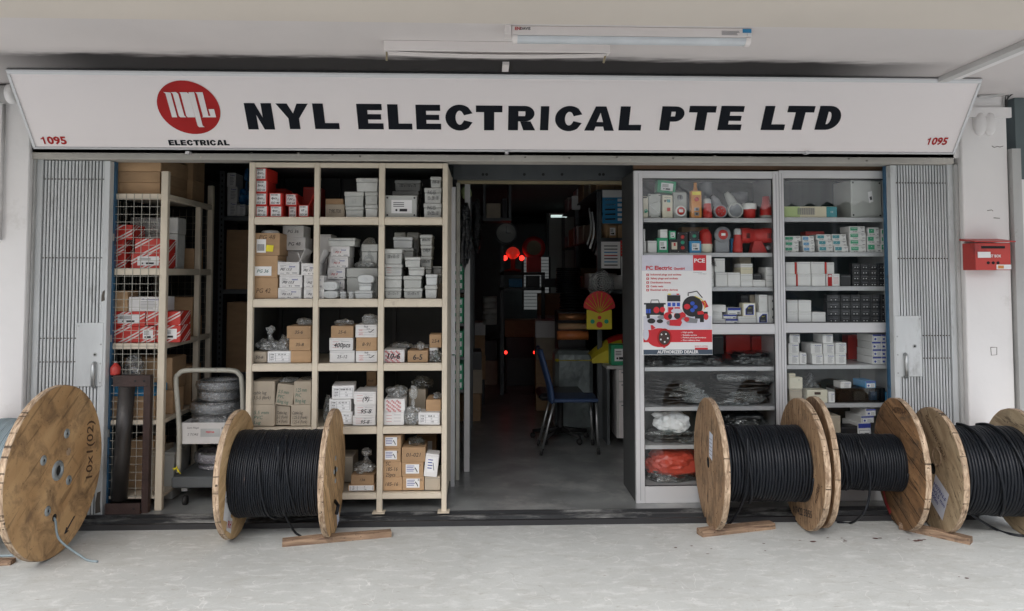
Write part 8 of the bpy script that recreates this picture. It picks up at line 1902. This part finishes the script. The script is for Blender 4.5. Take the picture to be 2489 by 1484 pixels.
box_at(q[0]+.04, q[0]+.2, q[2]+.031, q[2]+.2, 3.42, .3, 'cardg', 'dull carton, lower one on the hung shelf', None, None, 0); box_at(q[0]+.22, q[1]-.05, q[2]+.031, q[2]+.26, 3.42, .3, 'black', 'black carton on the hung shelf below the ceiling', None, None, 0)
for k in range(5):
    p_ = pt('Z8', 385, 1180+45*k, 4.4); t = None; m = MB(); m.lathe((p_.x, 4.4, p_.z), [(.001, 0), (.09, 0), (.09, .075), (.001, .075)], 'glassy_blue' if False else 'plastic_grey', 'Z', 18); m.obj
    o = m.obj('tape_roll', loc=(p_.x, 4.4, p_.z)); tag(o, 'pale round roll, %s of the stack of five deep in the passage' % ('topmost', 'second', 'middle', 'fourth', 'lowest')[k], 'roll')

# clutter deeper in the passage
kk = 0
for (X, Y, w_, d_, hs_) in ((-.38, 3.3, .34, .4, (('card', .3), ('cardg', .26), ('black', .2))), (-.36, 4.4, .36, .4, (('black', .3), ('card', .3), ('card', .25), ('white', .16))), (.62, 3.9, .4, .4, (('card', .32), ('card', .28), ('cardg', .26), ('white', .2))), (.3, 5.9, .5, .4, (('black', .4), ('black', .3), ('card', .25))), (-.2, 6.0, .4, .4, (('cardg', .35), ('black', .3))), (.75, 5.3, .4, .4, (('card', .4), ('card', .35), ('white', .3), ('card', .3)))):
    z = FL+.001; nm_ = ('just behind the wooden cheek', 'in the narrow gap at the far left', 'beyond the black coils', 'under the bright louvres', 'left of the altar shelf', 'at the far right under the shelves')[kk]; kk += 1
    for i, (kd, h_) in enumerate(hs_): box_at(X, X+w_, z, z+h_, Y+.01*i, d_, kd, '%s box, %s of the stack %s' % ({'card': 'brown', 'cardg': 'dull', 'black': 'dark', 'white': 'white'}[kd], ('lowest', 'second', 'third', 'topmost')[i], nm_), None, None, rn.uniform(-4, 4)); z += h_+.001
for (a, b_, c_, d_, Y, mk, l_) in ((150, 230, 235, 330, 1.6, 'paper_green', 'pale green folded sheet hung at the top left of the passage'), (240, 330, 320, 700, 2.6, 'black_gloss', 'long dark cover hanging on the passage rack')):
    q = rc('Z8', a, b_, c_, d_, Y); m = MB(); lump(m, ((q[0]+q[1])/2, Y, q[2]), ((q[1]-q[0])/2, .05, (q[3]-q[2])*.95), mk, a, .15, 2, 3, False, .05); tag(m.obj('hanging_cover', loc=((q[0]+q[1])/2, Y, q[2])), l_, 'cover')
for k in range(9):
    p_ = pt('Z8', 1190+22*k, 620+28*(k % 4), 2.35+.05*k); m = MB(); m.tube(poly_smooth_path([(p_.x, p_.y, p_.z+.25), (p_.x+.02, p_.y, p_.z+.05), (p_.x-.02, p_.y, p_.z-.12)]), .012, ('steel', 'paper', 'black_plastic')[k % 3], 6); tag(m.obj('hanging_cable'), 'hanging bundle of cable ties beside the display cards', 'cable tie', 'cable tie bundles beside the display cards')

# ================================================================ ACROSS THE STREET (seen only as reflections in the cabinet glass)
mat('house_white', (.36, .36, .35), .8, var=.06); mat('house_window', (.05, .06, .07), .2); mat('roof_tile', (.3, .09, .06), .7, var=.2, scale=20); mat('awning_white', (.65, .66, .66), .5, var=.05); mat('car_paint', (.05, .07, .12), .2, coat=1.)
h = thing('terrace_house', 'white house with red tiled roof across the street behind the camera', 'house', (1.5, -19, 0))
m = MB(); m.box(-8, 13, -24, -18, 0, 5.2, 'house_white'); m.obj('wall', h)
m = MB(); m.add([(-8.5, -17.4, 5.1), (13.5, -17.4, 5.1), (13.5, -21, 7.2), (-8.5, -21, 7.2), (-8.5, -24.6, 5.1), (13.5, -24.6, 5.1)], [(0, 1, 2, 3), (3, 2, 5, 4)], 'roof_tile'); m.obj('roof', h)
for X in (-6, -3, 0, 3, 6, 9, 11.5):
    for z in (.9, 3.4): m = MB(); m.box(X-.7, X+.7, -17.99, -17.95, z, z+1.3, 'house_window'); m.obj('window', h)
aw = thing('awning', 'ribbed white metal awning on posts across the street', 'awning', (6, -13, 0))
m = MB(); N = 90; X0, X1 = 1.5, 12.5; N = 48; vs = []
for i in range(N+1):
    X = X0+(X1-X0)*i/N; dz = .13 if i % 2 else 0; vs += [(X, -12.6, 3.0+dz+.05*(X-X0)), (X, -16.5, 4.4+dz+.05*(X-X0))]
m.add(vs, [(2*i, 2*i+2, 2*i+3, 2*i+1) for i in range(N)], 'awning_white'); m.obj('ribbed_sheet', aw)
for X in (1.7, 5.2, 8.8, 12.3): m = MB(); m.box(X-.05, X+.05, -12.75, -12.65, 0, 3.0+.05*(X-1.5), 'awning_white'); m.obj('post', aw)
cr = thing('parked_car', 'dark blue car parked across the street behind the camera', 'car', (5.2, -10.6, 0))
sec = [(-2.1, .35, .75), (-2.05, .3, .82), (-1.1, .28, .95), (-.6, .28, 1.38), (.5, .28, 1.45), (1.2, .28, 1.36), (1.75, .28, .98), (2.1, .32, .85), (2.15, .4, .7)]
m = MB(); vs = []
for x, zb, zt2 in sec:
    nw = .86; tw = .62 if zt2 > 1.2 else .8
    vs += [(5.2+x, -10.6-nw, zb), (5.2+x, -10.6-nw, min(zt2, .9)), (5.2+x, -10.6-tw, zt2), (5.2+x, -10.6+tw, zt2), (5.2+x, -10.6+nw, min(zt2, .9)), (5.2+x, -10.6+nw, zb)]
m.add(vs, [(6*i+j, 6*i+(j+1) % 6, 6*i+6+(j+1) % 6, 6*i+6+j) for i in range(8) for j in range(6)]+[tuple(range(6)), tuple(48+j for j in range(6))], 'car_paint', False); m.obj('body', cr)
m = MB(); m.poly([(5.2-.95, -10.6+.83, .98), (5.2+1.5, -10.6+.83, .98), (5.2+1.05, -10.6+.66, 1.34), (5.2-.5, -10.6+.66, 1.34)], 'house_window'); m.obj('side_window', cr)
for x in (-1.35, 1.35):
    for y in (-.8, .62): m = MB(); m.lathe((5.2+x, -10.6+y, .31), [(.001, 0), (.2, 0), (.31, .02), (.31, .16), (.2, .18), (.001, .18)], 'rubber', 'Y', 20, mks=['steel', 'rubber', 'rubber', 'rubber', 'steel']); m.obj('wheel', cr)
